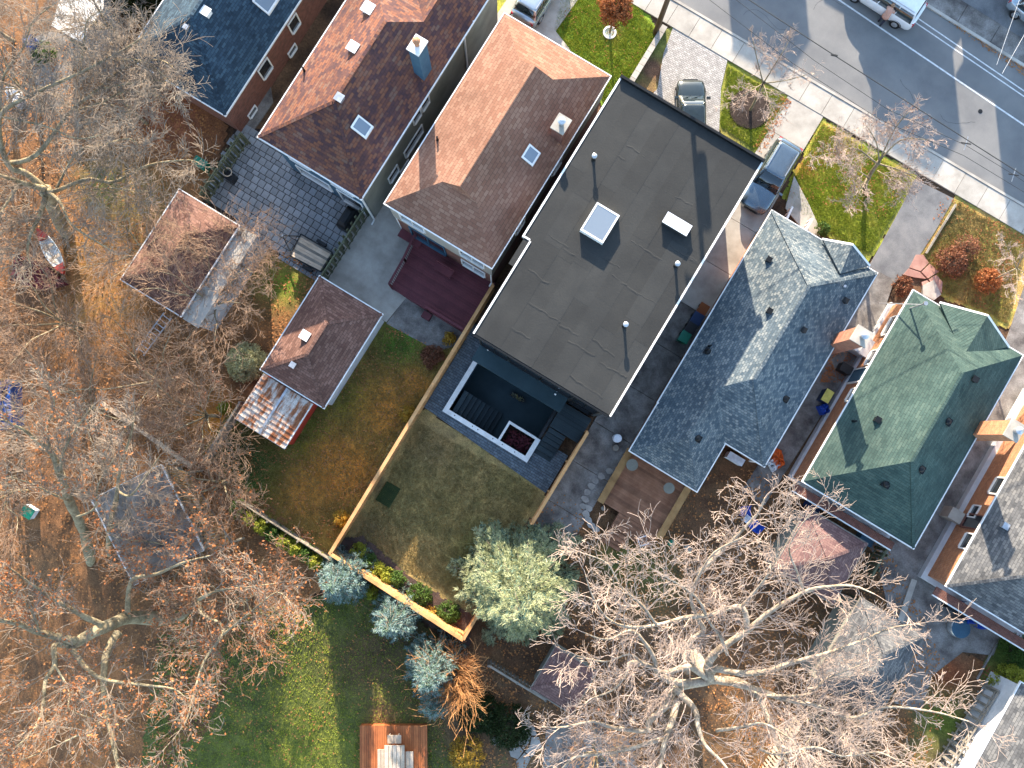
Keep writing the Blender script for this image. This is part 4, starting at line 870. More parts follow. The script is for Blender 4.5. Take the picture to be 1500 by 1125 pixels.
# ------------------------------------------------------------------ decks
def boards(t, x0, x1, y0, y1, z, mat, along='x', wd=.145, th=.035, clip=None):
    r0, r1 = (y0, y1) if along == 'x' else (x0, x1); n = int((r1-r0)/wd)
    for k in range(n):
        a = r0+k*(r1-r0)/n; b = r0+(k+1)*(r1-r0)/n-.012; s0, s1 = (x0, x1) if along == 'x' else (y0, y1)
        if clip: s0, s1 = clip((a+b)/2, s0, s1)
        if s1-s0 < .1: continue
        mb = MB(); zz = z+random.uniform(-.003, .003)
        mb.box(s0, s1, a, b, zz-th, zz) if along == 'x' else mb.box(a, b, s0, s1, zz-th, zz); mb.build('board', M[mat], t)
def red_deck():
    t = thing('deck', 'large oxblood red deck behind the brown roofed house', 'deck', (-8, 5, 0)); z = .75
    y1 = 7.64; y0 = P(680, 487, z).y; x1 = -5.33; q = P(594, 383, z); q2 = P(573, 420, z); q3 = P(608, 352, z)
    yy = [(y0, P(600, 440, z).x), (q2.y, q2.x), (q.y, q.x), (y1, q3.x)]
    def clip(y, s0, s1):
        for (ya, xa), (yb, xb) in zip(yy, yy[1:]):
            if ya <= y <= yb: return xa+(xb-xa)*(y-ya)/(yb-ya), s1
        return s0, s1
    poly = [(x1, y0), (x1, y1)]+[(x, y) for y, x in yy[::-1]]
    MB().prism([(x*1.0, y) for x, y in poly], -.05, z-.04).build('frame', M['deck_red'], t); boards(t, -14, x1, y0, y1-.02, z, 'deck_red', 'x', clip=clip)
    def rail(pts, solid=True):
        for a, b in zip(pts, pts[1:]):
            a, b = Vector((a[0], a[1], 0)), Vector((b[0], b[1], 0)); L_ = (b-a).length; m = max(1, int(L_/1.3)); mb = MB(); mb.beam(a+Vector((0, 0, z+.95)), b+Vector((0, 0, z+.95)), .13, .04); mb.build('handrail', M['deck_red'], t)
            for k in range(m+1): c = a+(b-a)*k/m; MB().box(c.x-.05, c.x+.05, c.y-.05, c.y+.05, -.05, z+.94).build('post', M['deck_red'], t)
            n = int(L_/.13); mb = MB()
            for k in range(n): c = a+(b-a)*(k+.5)/n; mb.box(c.x-.02, c.x+.02, c.y-.02, c.y+.02, z, z+.93)
            mb.build('baluster', M['deck_red'], t, kind='stuff')
    rail([(q3.x, y1-.1), (q.x, q.y), (q2.x, q2.y)])
    a = P(633, 443, z); rail([(a.x, y0+.05), (x1-.1, y0+.05)])
    s0 = P(572, 432, z).x; s1 = P(600, 445, .5).x+.1
    for k in range(3): MB().box(q2.x+.1, a.x-.25, y0-.05-(k+1)*.3+1.0, y0-.05-k*.3+.98, -.05, .6-k*.19).build('step', M['deck_red'], t)
    MB().box(a.x-.2, a.x+.35, y0-.5, y0-.08, -.05, .45).build('planter_box', M['deck_red'], t)
    c = P(650, 398, .8); m = MB(); m.box(c.x-.6, c.x+.6, c.y-.1, c.y+.3, z+.40, z+.46); m.box(c.x-.6, c.x+.6, c.y+.26, c.y+.32, z+.4, z+.85)
    b = thing('garden_bench', 'dark red wooden bench by the house wall on the oxblood deck', 'bench', (c.x, c.y, z)); MB().box(c.x-.6, c.x+.6, c.y-.2, c.y+.28, z+.38, z+.43).build('seat', M['deck_red'], b); MB().box(c.x-.6, c.x+.6, c.y+.25, c.y+.30, z+.43, z+.86).build('backrest', M['deck_red'], b)
    for i in (-.52, .52):
        for j in (-.16, .24): MB().box(c.x+i-.03, c.x+i+.03, c.y+j-.03, c.y+j+.03, z, z+.38).build('leg', M['deck_red'], b)
    u = P(586, 353, .8); MB().box(-11.9, -10.4, 7.0, 7.62, z, z+.18).build('upper_step', M['deck_red'], t)
red_deck()
def brown_deck():
    z = .6; a = P(919, 668, z); b = P(1003, 716, z); c = P(960, 785, z); d = P(903, 748, z); e = P(885, 772, z)
    t = thing('deck', 'brown plank deck with two benches behind the grey bungalow', 'deck', (9, 1, 0)); x0, x1, y0, y1 = a.x+.1, b.x, P(917, 795, z).y+.35, 3.25
    MB().box(x0+.05, x1-.05, d.y, y1, -.05, z-.04).build('frame', M['deck_brown'], t); boards(t, x0, x1, d.y, y1, z, 'deck_brown', 'x')
    MB().box(d.x+.25, x1-.06, y0+.02, d.y-.02, -.05, z-.04).build('frame', M['deck_brown'], t); boards(t, d.x+.2, x1, y0, d.y-.01, z, 'deck_brown', 'x')
    for (p, q) in (((a.x-.1, y1+.0), (P(879, 736, z+.4).x, P(879, 736, z+.4).y)), ((b.x+.05, b.y+.6), (c.x+.15, c.y))):
        p, q = Vector((p[0], p[1], z+.43)), Vector((q[0], q[1], z+.43)); bn = MB().beam(p, q, .42, .05).build('bench_seat', M['wood_ochre'], t)
        n_ = 4
        for k in range(n_): cc = p+(q-p)*(k+.5)/n_; MB().box(cc.x-.15, cc.x+.15, cc.y-.05, cc.y+.05, z-.3, z+.4).build('bench_support', M['wood_ochre'], t)
    for k in range(4): MB().box(d.x+.2, d.x+1.45, y0-.02-(k+1)*.26, y0-.04-k*.26, -.05, z-.12-k*.13).build('step', M['deck_brown'], t)
    for (p, r, l) in (((926, 681), .35, 'round grey table on the brown deck under the eave, left one'), ((980, 715), .33, 'round grey table on the brown deck near the right bench')):
        q = P(*p, z+.7); u = thing('patio_table', l, 'table', (q.x, q.y, z), 'round tables on the brown deck'); MB().cyl((q.x, q.y, z+.68), (q.x, q.y, z+.72), r, n=20).build('tabletop', M['plastic_navy'] if False else M['siding_grey'], u); MB().cyl((q.x, q.y, z+.02), (q.x, q.y, z+.68), .04, n=8).build('pedestal', M['metal'], u); MB().cyl((q.x, q.y, z), (q.x, q.y, z+.04), .2, n=12).build('base', M['metal'], u)
brown_deck()
def cedar_deck():
    z = .35; t = thing('deck', 'square oiled cedar deck at the bottom edge of the photo', 'deck', P(576, 1100)); a, b, c = P(527, 1063, z), P(626, 1063, z), P(527, 1190, z)
    ux, uy = (b-a), (c-a); n = 30; nw = .010/ux.length
    MB().prism([tuple(p[:2]) for p in (a+ux*.01, a+ux*.99, a+ux*.99+uy*.99, a+ux*.01+uy*.99)], -.05, z-.05).build('frame', M['cedar_dark'], t)
    for k in range(n):
        f0, f1 = k/n, (k+1)/n-.003; pts = [a+ux*f0, a+ux*f1, a+ux*f1+uy, a+ux*f0+uy]; MB().prism([tuple(p[:2]) for p in pts], z-.04, z+random.uniform(-.003, .003)).build('board', M['cedar_dark'], t)
    ex, ey = ux.normalized(), uy.normalized()
    def blk(mb, p1, p2, z0, z1, m=0):
        A_, B_ = P(*p1, z1), P(*p2, z1); w_ = (B_-A_).dot(ex); h_ = (B_-A_).dot(ey); mb.prism([tuple(p[:2]) for p in (A_, A_+ex*w_, A_+ex*w_+ey*h_, A_+ey*h_)], z0, z1, m); return mb
    tb = thing('picnic_table', 'weathered pale wooden table on the cedar deck', 'table', P(577, 1110, z))
    for k in range(5): blk(MB(), (563+k*5.8, 1092), (563+k*5.8+5.4, 1170), z+.70, z+.74).build('plank', M['wood_pale'], tb)
    for p in ((566, 1098), (588, 1098), (566, 1160), (588, 1160)): blk(MB(), p, (p[0]+2.4, p[1]+2.4), z, z+.7).build('leg', M['wood_pale'], tb)
    for (p1, p2, l) in (((553, 1098), (562, 1165), 'long wooden bench left of the pale picnic table'), ((594, 1101), (605, 1165), 'long wooden bench right of the pale picnic table'), ((567.5, 1077), (588, 1089), 'short pale wooden seat above the end of the picnic table')):
        bn = thing('bench', l, 'bench', P((p1[0]+p2[0])/2, (p1[1]+p2[1])/2, z), 'benches round the picnic table')
        w_ = (p2[0]-p1[0])/2
        for k in range(2): blk(MB(), (p1[0]+k*w_, p1[1]), (p1[0]+k*w_+w_-.4, p2[1]), z+.40, z+.44).build('plank', M['wood_pale'], bn)
        for (i, j) in ((.1, .05), (.75, .05), (.1, .9), (.75, .9)): q = (p1[0]+(p2[0]-p1[0])*i, p1[1]+(p2[1]-p1[1])*j); blk(MB(), q, (q[0]+1.6, q[1]+1.6), z, z+.40).build('leg', M['wood_pale'], bn)
cedar_deck()

# ------------------------------------------------------------------ cars
def super_ring(x, w_, z0, z1, n=14, k=.62):
    """cross section of a body at station x: a rounded box open to the ground"""
    pts = []
    for i in range(n):
        a = 2*math.pi*i/n; c, s = math.cos(a), math.sin(a)
        yy = w_*(abs(c)**k)*(1 if c >= 0 else -1); zz = (z0+z1)/2+(z1-z0)/2*(abs(s)**k)*(1 if s >= 0 else -1); pts.append((x, yy, zz))
    return pts
def car(label, loc, heading, paint, L_=4.5, W_=1.82, Hc=1.62, kind='suv', group=None, roof_mat=None, glassroof=False):
    """length along local x, nose towards +x"""
    t = thing('parked_car', label, 'car', (0, 0, 0), group); hl = L_/2
    st = []
    hood = {'suv': 1.02, 'hatch': .92, 'van': 1.05}[kind]; belt = hood+.06; tail = belt+.06 if kind != 'sedan' else .95
    for f, wf, zt in ((-1, .55, .80), (-.985, .78, tail-.10), (-.955, .90, tail-.02), (-.88, .965, tail), (-.6, .995, belt+.03), (-.2, 1, belt+.02), (.15, 1, belt), (.40, .995, belt-.03), (.55, .99, hood), (.75, .97, hood-.07), (.88, .93, hood-.15), (.955, .84, hood-.25), (.985, .68, hood-.34), (1, .45, .55)):
        st.append(super_ring(f*hl, W_/2*wf, .22 if abs(f) < .95 else .30, zt, 20, .45))
    b = MB().rings(st).build('body', M[paint], t, smooth=True)
    # greenhouse
    x0, x1 = {'suv': (-.90, .42), 'hatch': (-.82, .45), 'van': (-.93, .60)}[kind]; x0 *= hl; x1 *= hl; zb = belt-.06; zr = Hc
    rk, fk = {'suv': (.34, .80), 'hatch': (.45, .78), 'van': (.22, .85)}[kind]
    wb, wt = W_/2*.93, W_/2*.72; gs = MB()
    xs_t0, xs_t1 = x0+rk, x1-fk
    def ring(z, xa, xb, wd, r=.10):
        pts = []; n = 5
        for (cx, cy, a0) in ((xb-r, wd-r, 0), (xa+r, wd-r, 90), (xa+r, -wd+r, 180), (xb-r, -wd+r, 270)):
            for q in range(n): a = math.radians(a0+90*q/(n-1)); pts.append((cx+r*math.cos(a), cy+r*math.sin(a), z))
        return pts
    gs.rings([ring(zb, x0, x1, wb, .16), ring(zb+(zr-zb)*.55, x0+rk*.45, x1-fk*.50, (wb*.5+wt*.5)+.03, .18), ring(zr-.05, xs_t0, xs_t1, wt, .16)]).build('windows', M['car_glass'], t, smooth=True)
    rm = MB(); rm.rings([ring(zr-.09, xs_t0-.03, xs_t1+.05, wt+.035, .16), ring(zr-.03, xs_t0, xs_t1+.02, wt+.01, .17), ring(zr, xs_t0+.10, xs_t1-.10, wt-.10, .18), ring(zr+.012, xs_t0+.35, xs_t1-.35, wt-.35, .12)]); rm.build('roof', M[roof_mat or paint], t, smooth=True)
    pl = MB()
    for s in (-1, 1):
        pl.beam((x1-.04, s*(wb-.05), zb+.02), (xs_t1, s*(wt-.03), zr-.05), .07, .05); pl.beam((x0+.06, s*(wb-.06), zb+.02), (xs_t0+.02, s*(wt-.03), zr-.05), .12, .06)
        for fx in (.08, -.42): pl.beam((fx*hl, s*(wb-.0), zb), (fx*hl-.04, s*(wt+.01), zr-.06), .06, .05)
    pl.build('pillars', M[paint], t)
    for s in (-1, 1):
        for fx in (.62, -.60):
            x = fx*hl; y = s*(W_/2-.12); wheel = MB().cyl((x, y-.11, .34), (x, y+.115, .34), .34, n=20).build('wheel', M['rubber'], t)
            MB().cyl((x, y+s*.10, .34), (x, y+s*.125, .34), .22, .19, n=14).build('rim', M['metal'], wheel)
            mb = MB(); mb.rings([[(x+.40*math.cos(a)*k_, s*(W_/2-.055*(k_ > 1)+.005), .36+.40*math.sin(a)*k_) for a in [math.pi*q/10 for q in range(11)]] for k_ in (.94, 1.06)], caps=False); mb.build('wheel_arch', M['plastic_black'], t)
        m_ = MB(); m_.box(hl*.36-.07, hl*.36+.07, min(s*(W_/2-.02), s*(W_/2+.2)), max(s*(W_/2-.02), s*(W_/2+.2)), belt-.02, belt+.13); m_.build('mirror', M[paint], t)
        h = MB(); h.rings([[(hl*.90-.14*q, s*(W_/2*.58+.12*r_), hood-.27+.10*(q/2)+.02) for r_ in (0, 1, 2)]+[(hl*.94-.14*q, s*(W_/2*.58+.12*r_), hood-.37) for r_ in (2, 1, 0)] for q in (0, 1, 2)]); h.build('headlight', M['head'], t)
        tl = MB(); tl.box(-hl*.985, -hl*.93, min(s*W_/2*.66, s*W_/2*.86), max(s*W_/2*.66, s*W_/2*.86), tail-.34, tail-.10); tl.build('tail_light', M['tail'], t)
        if kind != 'hatch': rr_ = MB(); rr_.beam((xs_t0+.15, s*(wt-.06), zr+.035), (xs_t1-.2, s*(wt-.06), zr+.035), .04, .035); rr_.build('roof_rail', M['metal'], t)
    MB().box(hl*.955, hl*1.0, -W_*.25, W_*.25, .42, .62).build('grille', M['plastic_black'], t)
    wl = MB(); wl.beam((x1-.02, -.55, zb+.05), (x1-.30, .1, zb+.24), .02, .02); wl.beam((x1-.02, .05, zb+.05), (x1-.30, .6, zb+.24), .02, .02); wl.build('wipers', M['plastic_black'], t, kind='stuff')
    t.location = loc; t.rotation_euler = (0, 0, heading); return t
M['paint_blue'] = paint_mat('silver_blue_paint', (.13, .17, .20), .7, .26); M['paint_white'] = paint_mat('white_paint', (.68, .70, .70), .05, .3); M['paint_black'] = paint_mat('black_paint', (.015, .022, .02), .3, .2); M['paint_silver'] = paint_mat('pale_silver_blue_paint', (.42, .48, .52), .6, .25)
def dirang(a, b): d = P(*b)-P(*a); return math.atan2(d.y, d.x)
q = (P(1144, 216, .9)+P(1112, 296, .9))/2; 
car('blue grey crossover parked on the driveway right of the flat roofed house', (5.62, (q.y), .03), -math.pi/2, 'paint_blue', 4.75, 1.86, 1.66, 'suv')
q = P(1013, 164, .8); car('black hatchback half hidden behind the top edge of the flat roofed house', (q.x, q.y, .03), math.radians(90+31), 'paint_black', 4.3, 1.8, 1.5, 'hatch')
q = P(1313, 10, .8); car('white minivan stopped in the street with a person beside it', (q.x-.9, q.y+.28, .0), math.pi-.045, 'paint_white', 4.9, 1.95, 1.75, 'van')
q = P(744, 42, .8); car('pale silver car in the driveway at the top, beside the brown roof', (-14.0+1.9, 20.2, .02), math.pi/2, 'paint_silver', 4.6, 1.82, 1.6, 'suv')
_c = bpy.data.objects['parked_car.003']; _q = P(766, 27, .8); _c.location = (_q.x, _q.y+2.1, .03); _c.rotation_euler = (0, 0, math.pi/2)
q = P(1500, 12, .8); car('silver car at the top right corner beyond the far sidewalk', (q.x+1.3, q.y+.3, .03), -.15, 'paint_silver', 4.5, 1.8, 1.5, 'hatch')

# ------------------------------------------------------------------ person
def person():
    f = P(1289, 33, 0); t = thing('person', 'person in a pinkish coat and dark trousers leaning towards the white minivan', 'person', f)
    J = {}
    pts = [('pelvis', (0, 0, .95), .15), ('waist', (.02, .02, 1.12), .13), ('chest', (.07, .05, 1.33), .17), ('neck', (.12, .08, 1.50), .06), ('head0', (.14, .09, 1.58), .075), ('head', (.15, .10, 1.70), .105),
           ('hipl', (-.02, .10, .90), .095), ('kneel', (.06, .12, .50), .065), ('anklel', (.0, .13, .10), .045), ('toel', (.16, .13, .04), .04),
           ('hipr', (-.02, -.10, .90), .095), ('kneer', (-.06, -.12, .50), .065), ('ankler', (-.18, -.13, .12), .045), ('toer', (-.03, -.14, .04), .04),
           ('shl', (.09, .23, 1.42), .065), ('ell', (.24, .27, 1.20), .05), ('wrl', (.46, .22, 1.22), .035), ('hal', (.55, .21, 1.24), .04),
           ('shr', (.09, -.16, 1.42), .065), ('elr', (.20, -.24, 1.18), .05), ('wrr', (.42, -.16, 1.16), .035), ('har', (.51, -.14, 1.17), .04)]
    fing = []
    for s, base in ((1, 'hal'), (-1, 'har')):
        for k in range(4): fing.append((f'f{s}{k}', base, (.07+.012*(k in (1, 2)), (k-1.5)*.022, -.015)))
        fing.append((f't{s}', base, (.02, -s*.05, .02)))
    idx = {n: i for i, (n, _, _) in enumerate(pts)}; V = [p for _, p, _ in pts]; R = [r for _, _, r in pts]
    E_ = [('pelvis', 'waist'), ('waist', 'chest'), ('chest', 'neck'), ('neck', 'head0'), ('head0', 'head'), ('pelvis', 'hipl'), ('hipl', 'kneel'), ('kneel', 'anklel'), ('anklel', 'toel'), ('pelvis', 'hipr'), ('hipr', 'kneer'), ('kneer', 'ankler'), ('ankler', 'toer'), ('chest', 'shl'), ('shl', 'ell'), ('ell', 'wrl'), ('wrl', 'hal'), ('chest', 'shr'), ('shr', 'elr'), ('elr', 'wrr'), ('wrr', 'har')]
    E_ = [(idx[a], idx[b]) for a, b in E_]
    for n, b_, o_ in fing: V.append(tuple(V[idx[b_]][i]+o_[i] for i in range(3))); R.append(.010); E_.append((idx[b_], len(V)-1))
    me = bpy.data.meshes.new('body'); me.from_pydata(V, E_, []); body = bpy.data.objects.new('body', me); COL.objects.link(body)
    md = body.modifiers.new('skin', 'SKIN'); md.use_smooth_shade = True
    for i, s in enumerate(me.skin_vertices[0].data): s.radius = (R[i], R[i]); s.use_root = (i == 0)
    sb = body.modifiers.new('sub', 'SUBSURF'); sb.levels = 1; sb.render_levels = 1
    M['skin'] = nmat('skin', [(.45, .27, .19)], 5, .6, 0); me.materials.append(M['skin'])
    body.parent = t
    def shell(name, rings_, mat):
        mb = MB(); mb.rings(rings_); o = mb.build(name, M[mat], None, smooth=True); o.parent = t; return o
    M['coat'] = nmat('pink_beige_coat', [(.42, .24, .18), (.55, .33, .26)], 8, .9, .3, 40, .01); M['trousers'] = nmat('dark_trousers', [(.03, .03, .045)], 8, .9, 0); M['hair'] = nmat('brown_hair', [(.22, .13, .08)], 20, .7, .4, 60, .01)
    def oval(c, rx, ry, n=14): return [(c[0]+rx*math.cos(a), c[1]+ry*math.sin(a), c[2]) for a in [2*math.pi*i/n for i in range(n)]]
    shell('coat', [oval((-.02, 0, .74), .21, .25), oval((0, 0, .95), .19, .23), oval((.03, .02, 1.14), .165, .20), oval((.07, .04, 1.34), .185, .235), oval((.09, .05, 1.44), .14, .20), oval((.11, .07, 1.52), .075, .085)], 'coat')
    for s in (('shl', 'ell', 'wrl'), ('shr', 'elr', 'wrr')):
        mb = MB(); mb.cyl(V[idx[s[0]]], V[idx[s[1]]], .085, .072, 10); mb.cyl(V[idx[s[1]]], V[idx[s[2]]], .072, .055, 10); o = mb.build('sleeve', M['coat'], None, smooth=True); o.parent = t
    for s in (('hipl', 'kneel', 'anklel'), ('hipr', 'kneer', 'ankler')):
        mb = MB(); mb.cyl(V[idx[s[0]]], V[idx[s[1]]], .11, .082, 10); mb.cyl(V[idx[s[1]]], V[idx[s[2]]], .082, .062, 10); o = mb.build('trouser_leg', M['trousers'], None, smooth=True); o.parent = t
    for s in (('anklel', 'toel'), ('ankler', 'toer')):
        mb = MB(); mb.beam(Vector(V[idx[s[0]]])-Vector((.05, 0, .04)), Vector(V[idx[s[1]]])+Vector((.03, 0, 0)), .10, .09); o = mb.build('shoe', M['plastic_black'], None); o.parent = t
    hd = V[idx['head']]; mb = MB(); mb.dome(hd[0]-.015, hd[1], hd[2]-.02, .125, .15, 12); o = mb.build('hair', M['hair'], None, smooth=True); o.parent = t
    mb = MB(); mb.beam((hd[0]+.09, hd[1], hd[2]-.03), (hd[0]+.135, hd[1], hd[2]-.05), .03, .05); o = mb.build('nose', M['skin'], None); o.parent = t
    t.rotation_euler = (0, 0, math.radians(82))
person()

# ------------------------------------------------------------------ utility pole, cables
def pole():
    b = P(960, 48); t = thing('utility_pole', 'brown wooden utility pole leaning over the sidewalk at the top of the photo', 'utility pole', b)
    MB().cyl((b.x, b.y, -.1), (b.x, b.y, 13.2), .17, .12, 12).build('pole', M['pole'], t, smooth=True)
    MB().beam((b.x-1.2, b.y, 12.4), (b.x+1.2, b.y, 12.4), .10, .12).build('crossarm', M['pole'], t); MB().cyl((b.x+.1, b.y+.42, 10.4), (b.x+.1, b.y+.42, 11.5), .30, n=14).build('transformer', M['metal'], t)
    for dx in (-1.1, -.4, .5, 1.1): MB().cyl((b.x+dx, b.y, 12.45), (b.x+dx, b.y, 12.7), .05, n=8).build('insulator', M['plastic_white'], t)
pole()
def cable(label, pts, r=.022, mat='wire', sag=0, brackets=()):
    t = thing('overhead_cable', label, 'cable', (0, 0, 0), None); mb = MB(); V = [P(*p) for p in pts]; t.location = V[0]
    out = []
    for a, b in zip(V, V[1:]):
        n = 10
        for k in range(n): f = k/n; q = a.lerp(b, f); q.z -= sag*4*f*(1-f); out.append(q)
    out.append(V[-1])
    for a, b in zip(out, out[1:]): mb.cyl(a, b, r, n=5, caps=False)
    mb.build('cable', M[mat], t, uv=False)
    for q in brackets:
        c = P(*q); m = MB(); m.cyl(c-Vector((.16, .05, 0)), c+Vector((.16, .05, 0)), r*2.4, n=6); m.build('splice', M[mat], t)
cable('thick black cable across the street with a splice, nearest the sidewalk tree', [(1085, -8, 8.5), (1222, 81, 8.3), (1316, 141, 8.2), (1560, 296, 8.2)], .026, brackets=[(1222, 81, 8.3)])
cable('thin black cable running over the sidewalk kerb, lowest of the street cables', [(1040, -30, 7.0), (1192, 88, 6.8), (1300, 160, 6.8), (1415, 213, 6.8), (1485, 256, 6.8), (1580, 320, 6.8)], .014)
cable('thin black cable over the street with small spacers towards the right edge', [(1020, -15, 7.6), (1160, 92, 7.4), (1290, 176, 7.3), (1412, 228, 7.3), (1580, 330, 7.3)], .014)
cable('pale service cable over the far sidewalk at upper right, left one', [(1502, -25, 7.5), (1460, 95, 7.0)], .010, 'wire_white')
cable('pale service cable over the far sidewalk at upper right, right one', [(1535, -10, 7.5), (1468, 108, 7.0)], .010, 'wire_white')
cable('thin clothes line over the middle lawn beside the cedar fence', [(590, 610, 2.0), (476, 790, 2.0)], .005, 'wire')
cable('sagging dark cable through the blue spruces in the lower middle', [(455, 838, 4.5), (560, 905, 4.2), (660, 965, 4.3), (790, 1030, 4.6)], .006, 'wire')
for (p, l) in (((1415, 210, 7.0), 'spacer bracket between street cables, left one near the right edge'), ((1485, 256, 7.0), 'spacer bracket between street cables, right one at the right edge')):
    c = P(*p); t = thing('cable_spacer', l, 'bracket', c, 'spacers on the street cables'); m = MB(); m.beam(c+Vector((-.1, .35, .05)), c+Vector((.1, -.35, -.05)), .03, .04); m.build('bar', M['metal'], t); m = MB(); m.cyl(c+Vector((.25, .1, 0)), c+Vector((-.25, -.1, 0)), .035, n=8); m.build('insulator', M['plastic_black'], t)

# ------------------------------------------------------------------ yard things
def bin_(label, p, z, s, mat, lid, name='wheeled_bin', cat='bin', h=1.05, group=None, rot=.0):
    q = P(*p, z+h); t = thing(name, label, cat, (0, 0, 0), group); w_ = s
    MB().rings([[(-w_/2*k, -w_/2*k, zz), (w_/2*k, -w_/2*k, zz), (w_/2*k, w_/2*k, zz), (-w_/2*k, w_/2*k, zz)] for k, zz in ((.78, .08), (.98, h-.08))]).build('bin_body', M[mat], t); MB().box(-w_/2, w_/2, -w_/2, w_/2+.06, h-.08, h).build('lid', M[lid], t)
    MB().cyl((-w_/2, w_/2, h-.1), (w_/2, w_/2, h-.1), .03, n=8).build('handle', M['plastic_black'], t)
    for s_ in (-1, 1): MB().cyl((s_*w_*.38, w_/2-.05, .1), (s_*w_*.46, w_/2-.05, .1), .1, n=10).build('wheel', M['rubber'], t)
    t.location = (q.x, q.y, z); t.rotation_euler = (0, 0, rot); return t
bin_('green wheeled bin on the shaded driveway, lowest of the row', (1003, 494), .03, .62, 'plastic_green', 'plastic_green')
bin_('black wheeled bin in the middle of the row on the shaded driveway', (1012, 481), .03, .62, 'plastic_black', 'plastic_black')
bin_('navy wheeled bin on the shaded driveway, next to the brown box', (1021, 467), .03, .66, 'plastic_navy', 'plastic_navy')
bin_('brown box standing above the bins on the shaded driveway', (1030, 453), .03, .6, 'cedar_dark', 'cedar_dark', h=.7, name='storage_box', cat='box')
def barrel(label, p, r, h, mat, lid, name='barrel', cat='barrel', z=0):
    q = P(*p, z+h); t = thing(name, label, cat, (q.x, q.y, z)); MB().lathe(q.x, q.y, [(r*.85, z), (r, z+h*.4), (r*.92, z+h)], 16).build('barrel_body', M[mat], t, smooth=True); MB().lathe(q.x, q.y, [(r*.95, z+h), (r*.9, z+h+.03), (r*.1, z+h+.05)], 16).build('lid', M[lid], t)
barrel('pale blue round water barrel beside the grey bungalow driveway', (905, 642), .26, .9, 'plastic_white', 'plastic_white')
barrel('small round tan pot next to the pale blue barrel on the driveway', (902, 656), .2, .35, 'wood_grey', 'wood_grey', name='plant_pot', cat='pot')
barrel('green round pot below the brown deck', (984, 796), .2, .5, 'plastic_green', 'plastic_green', name='plant_pot', cat='pot')
barrel('round tan tree stump below the brown deck', (1008, 804), .24, .3, 'wood_grey', 'wood_grey', name='tree_stump', cat='stump')
barrel('small round pot at the corner of the brown deck stairs', (884, 745), .14, .3, 'wood_grey', 'wood_grey', name='plant_pot', cat='pot')
barrel('round blue grey patio table behind the charcoal roofed house', (1408, 921), .6, .7, 'metal', 'stucco_blue', name='patio_table', cat='table')
def chair(label, loc, rot, mat, s=1.0, group=None):
    t = thing('garden_chair', label, 'chair', (0, 0, 0), group); MB().box(-.25*s, .25*s, -.25*s, .25*s, .40*s, .45*s).build('seat', M[mat], t); MB().rings([[(-.25*s, y, z), (.25*s, y, z), (.25*s, y+.03, z), (-.25*s, y+.03, z)] for y, z in ((.22*s, .45*s), (.30*s, .9*s))]).build('backrest', M[mat], t)
    for i in (-.22, .22):
        MB().box(i*s-.02, i*s+.02, -.24*s, .24*s, .62*s, .66*s).build('armrest', M[mat], t)
        for j in (-.22, .22): MB().box(i*s-.02, i*s+.02, j*s-.02, j*s+.02, 0, (.62 if j < 0 else .42)*s).build('leg', M[mat], t)
    t.location = loc; t.rotation_euler = (0, 0, rot); return t
chair('white garden chair at the foot of the brown deck steps', P(940, 790, .1), 2.4, 'plastic_white', 1.1)
chair('blue garden chair behind the grey bungalow, upper one of the blue pair', P(1088, 748, 0), .6, 'plastic_blue', 1.1)
chair('blue garden chair behind the grey bungalow, lower one of the blue pair', P(1101, 768, 0), -1.8, 'plastic_blue', 1.2)
chair('pale garden chair between the two blue chairs', P(1092, 760, 0), 1.5, 'plastic_white', .9)
chair('dark chair on the concrete by the charcoal roofed house', P(1396, 884, 0), .4, 'plastic_navy', 1.1)
chair('bright blue chair on the concrete by the charcoal roofed house, beside the round table', P(1414, 903, 0), 2.0, 'plastic_blue', 1.1)
chair('bright blue chair farthest right on the concrete by the charcoal roofed house', P(1432, 911, 0), -1.0, 'plastic_blue', 1.1)
def tarp(label, pts, h, mat, name, cat, legs=False):
    t = thing(name, label, cat, P(*pts[0])); poly = [P(*p, h) for p in pts]; c = sum(poly, Vector())/len(poly); mb = MB(); n = len(poly); N = 6
    for i in range(n):
        a, b = poly[i], poly[(i+1) % n]
        for k in range(N):
            p, q = a.lerp(b, k/N), a.lerp(b, (k+1)/N)
            w1, w2 = Vector((0, 0, .08*math.sin(i*3+k*2.1)))*1.0, Vector((0, 0, .08*math.sin(i*3+(k+1)*2.1))) if k < N-1 else Vector((0, 0, .08*math.sin((i+1)*3)))
            m1, m2 = p.lerp(c, .5)+Vector((random.uniform(-.08,.08), random.uniform(-.08,.08), random.uniform(-.12,.12))), q.lerp(c, .5)+Vector((0, 0, .05)); mb.face([p+w1, q+w2, m2, m1]); mb.face([m1, m2, c+Vector((0, 0, .06))]); mb.face([p+w1, Vector((p.x, p.y, .0)), Vector((q.x, q.y, 0)), q+w2])
    mb.build('cover', M[mat], t, smooth=False); return t
tarp('crumpled orange tarp beside the right wall of the grey bungalow', [(1135, 655), (1145, 660), (1150, 680), (1140, 687), (1132, 675)], .4, 'orange_cloth', 'tarpaulin', 'tarp')
tarp('pale sheet lying next to the orange tarp', [(1125, 678), (1135, 670), (1145, 680), (1133, 692)], .35, 'plastic_white', 'tarpaulin', 'tarp')
tarp('bright blue tarp in the cluttered yard at the upper left', [(32, 58), (45, 50), (55, 60), (50, 70), (36, 68)], .8, 'tarp_blue', 'tarpaulin', 'tarp')
tarp('dark maroon tarp under the bare tree at the left edge, below the canoe', [(22, 372), (60, 385), (95, 415), (60, 425), (15, 410)], .5, 'planter_red', 'tarpaulin', 'tarp')
tarp('dark blue tarp at the left edge', [(-10, 560), (14, 555), (18, 622), (-10, 630)], 1.2, 'tarp_blue', 'tarpaulin', 'tarp')
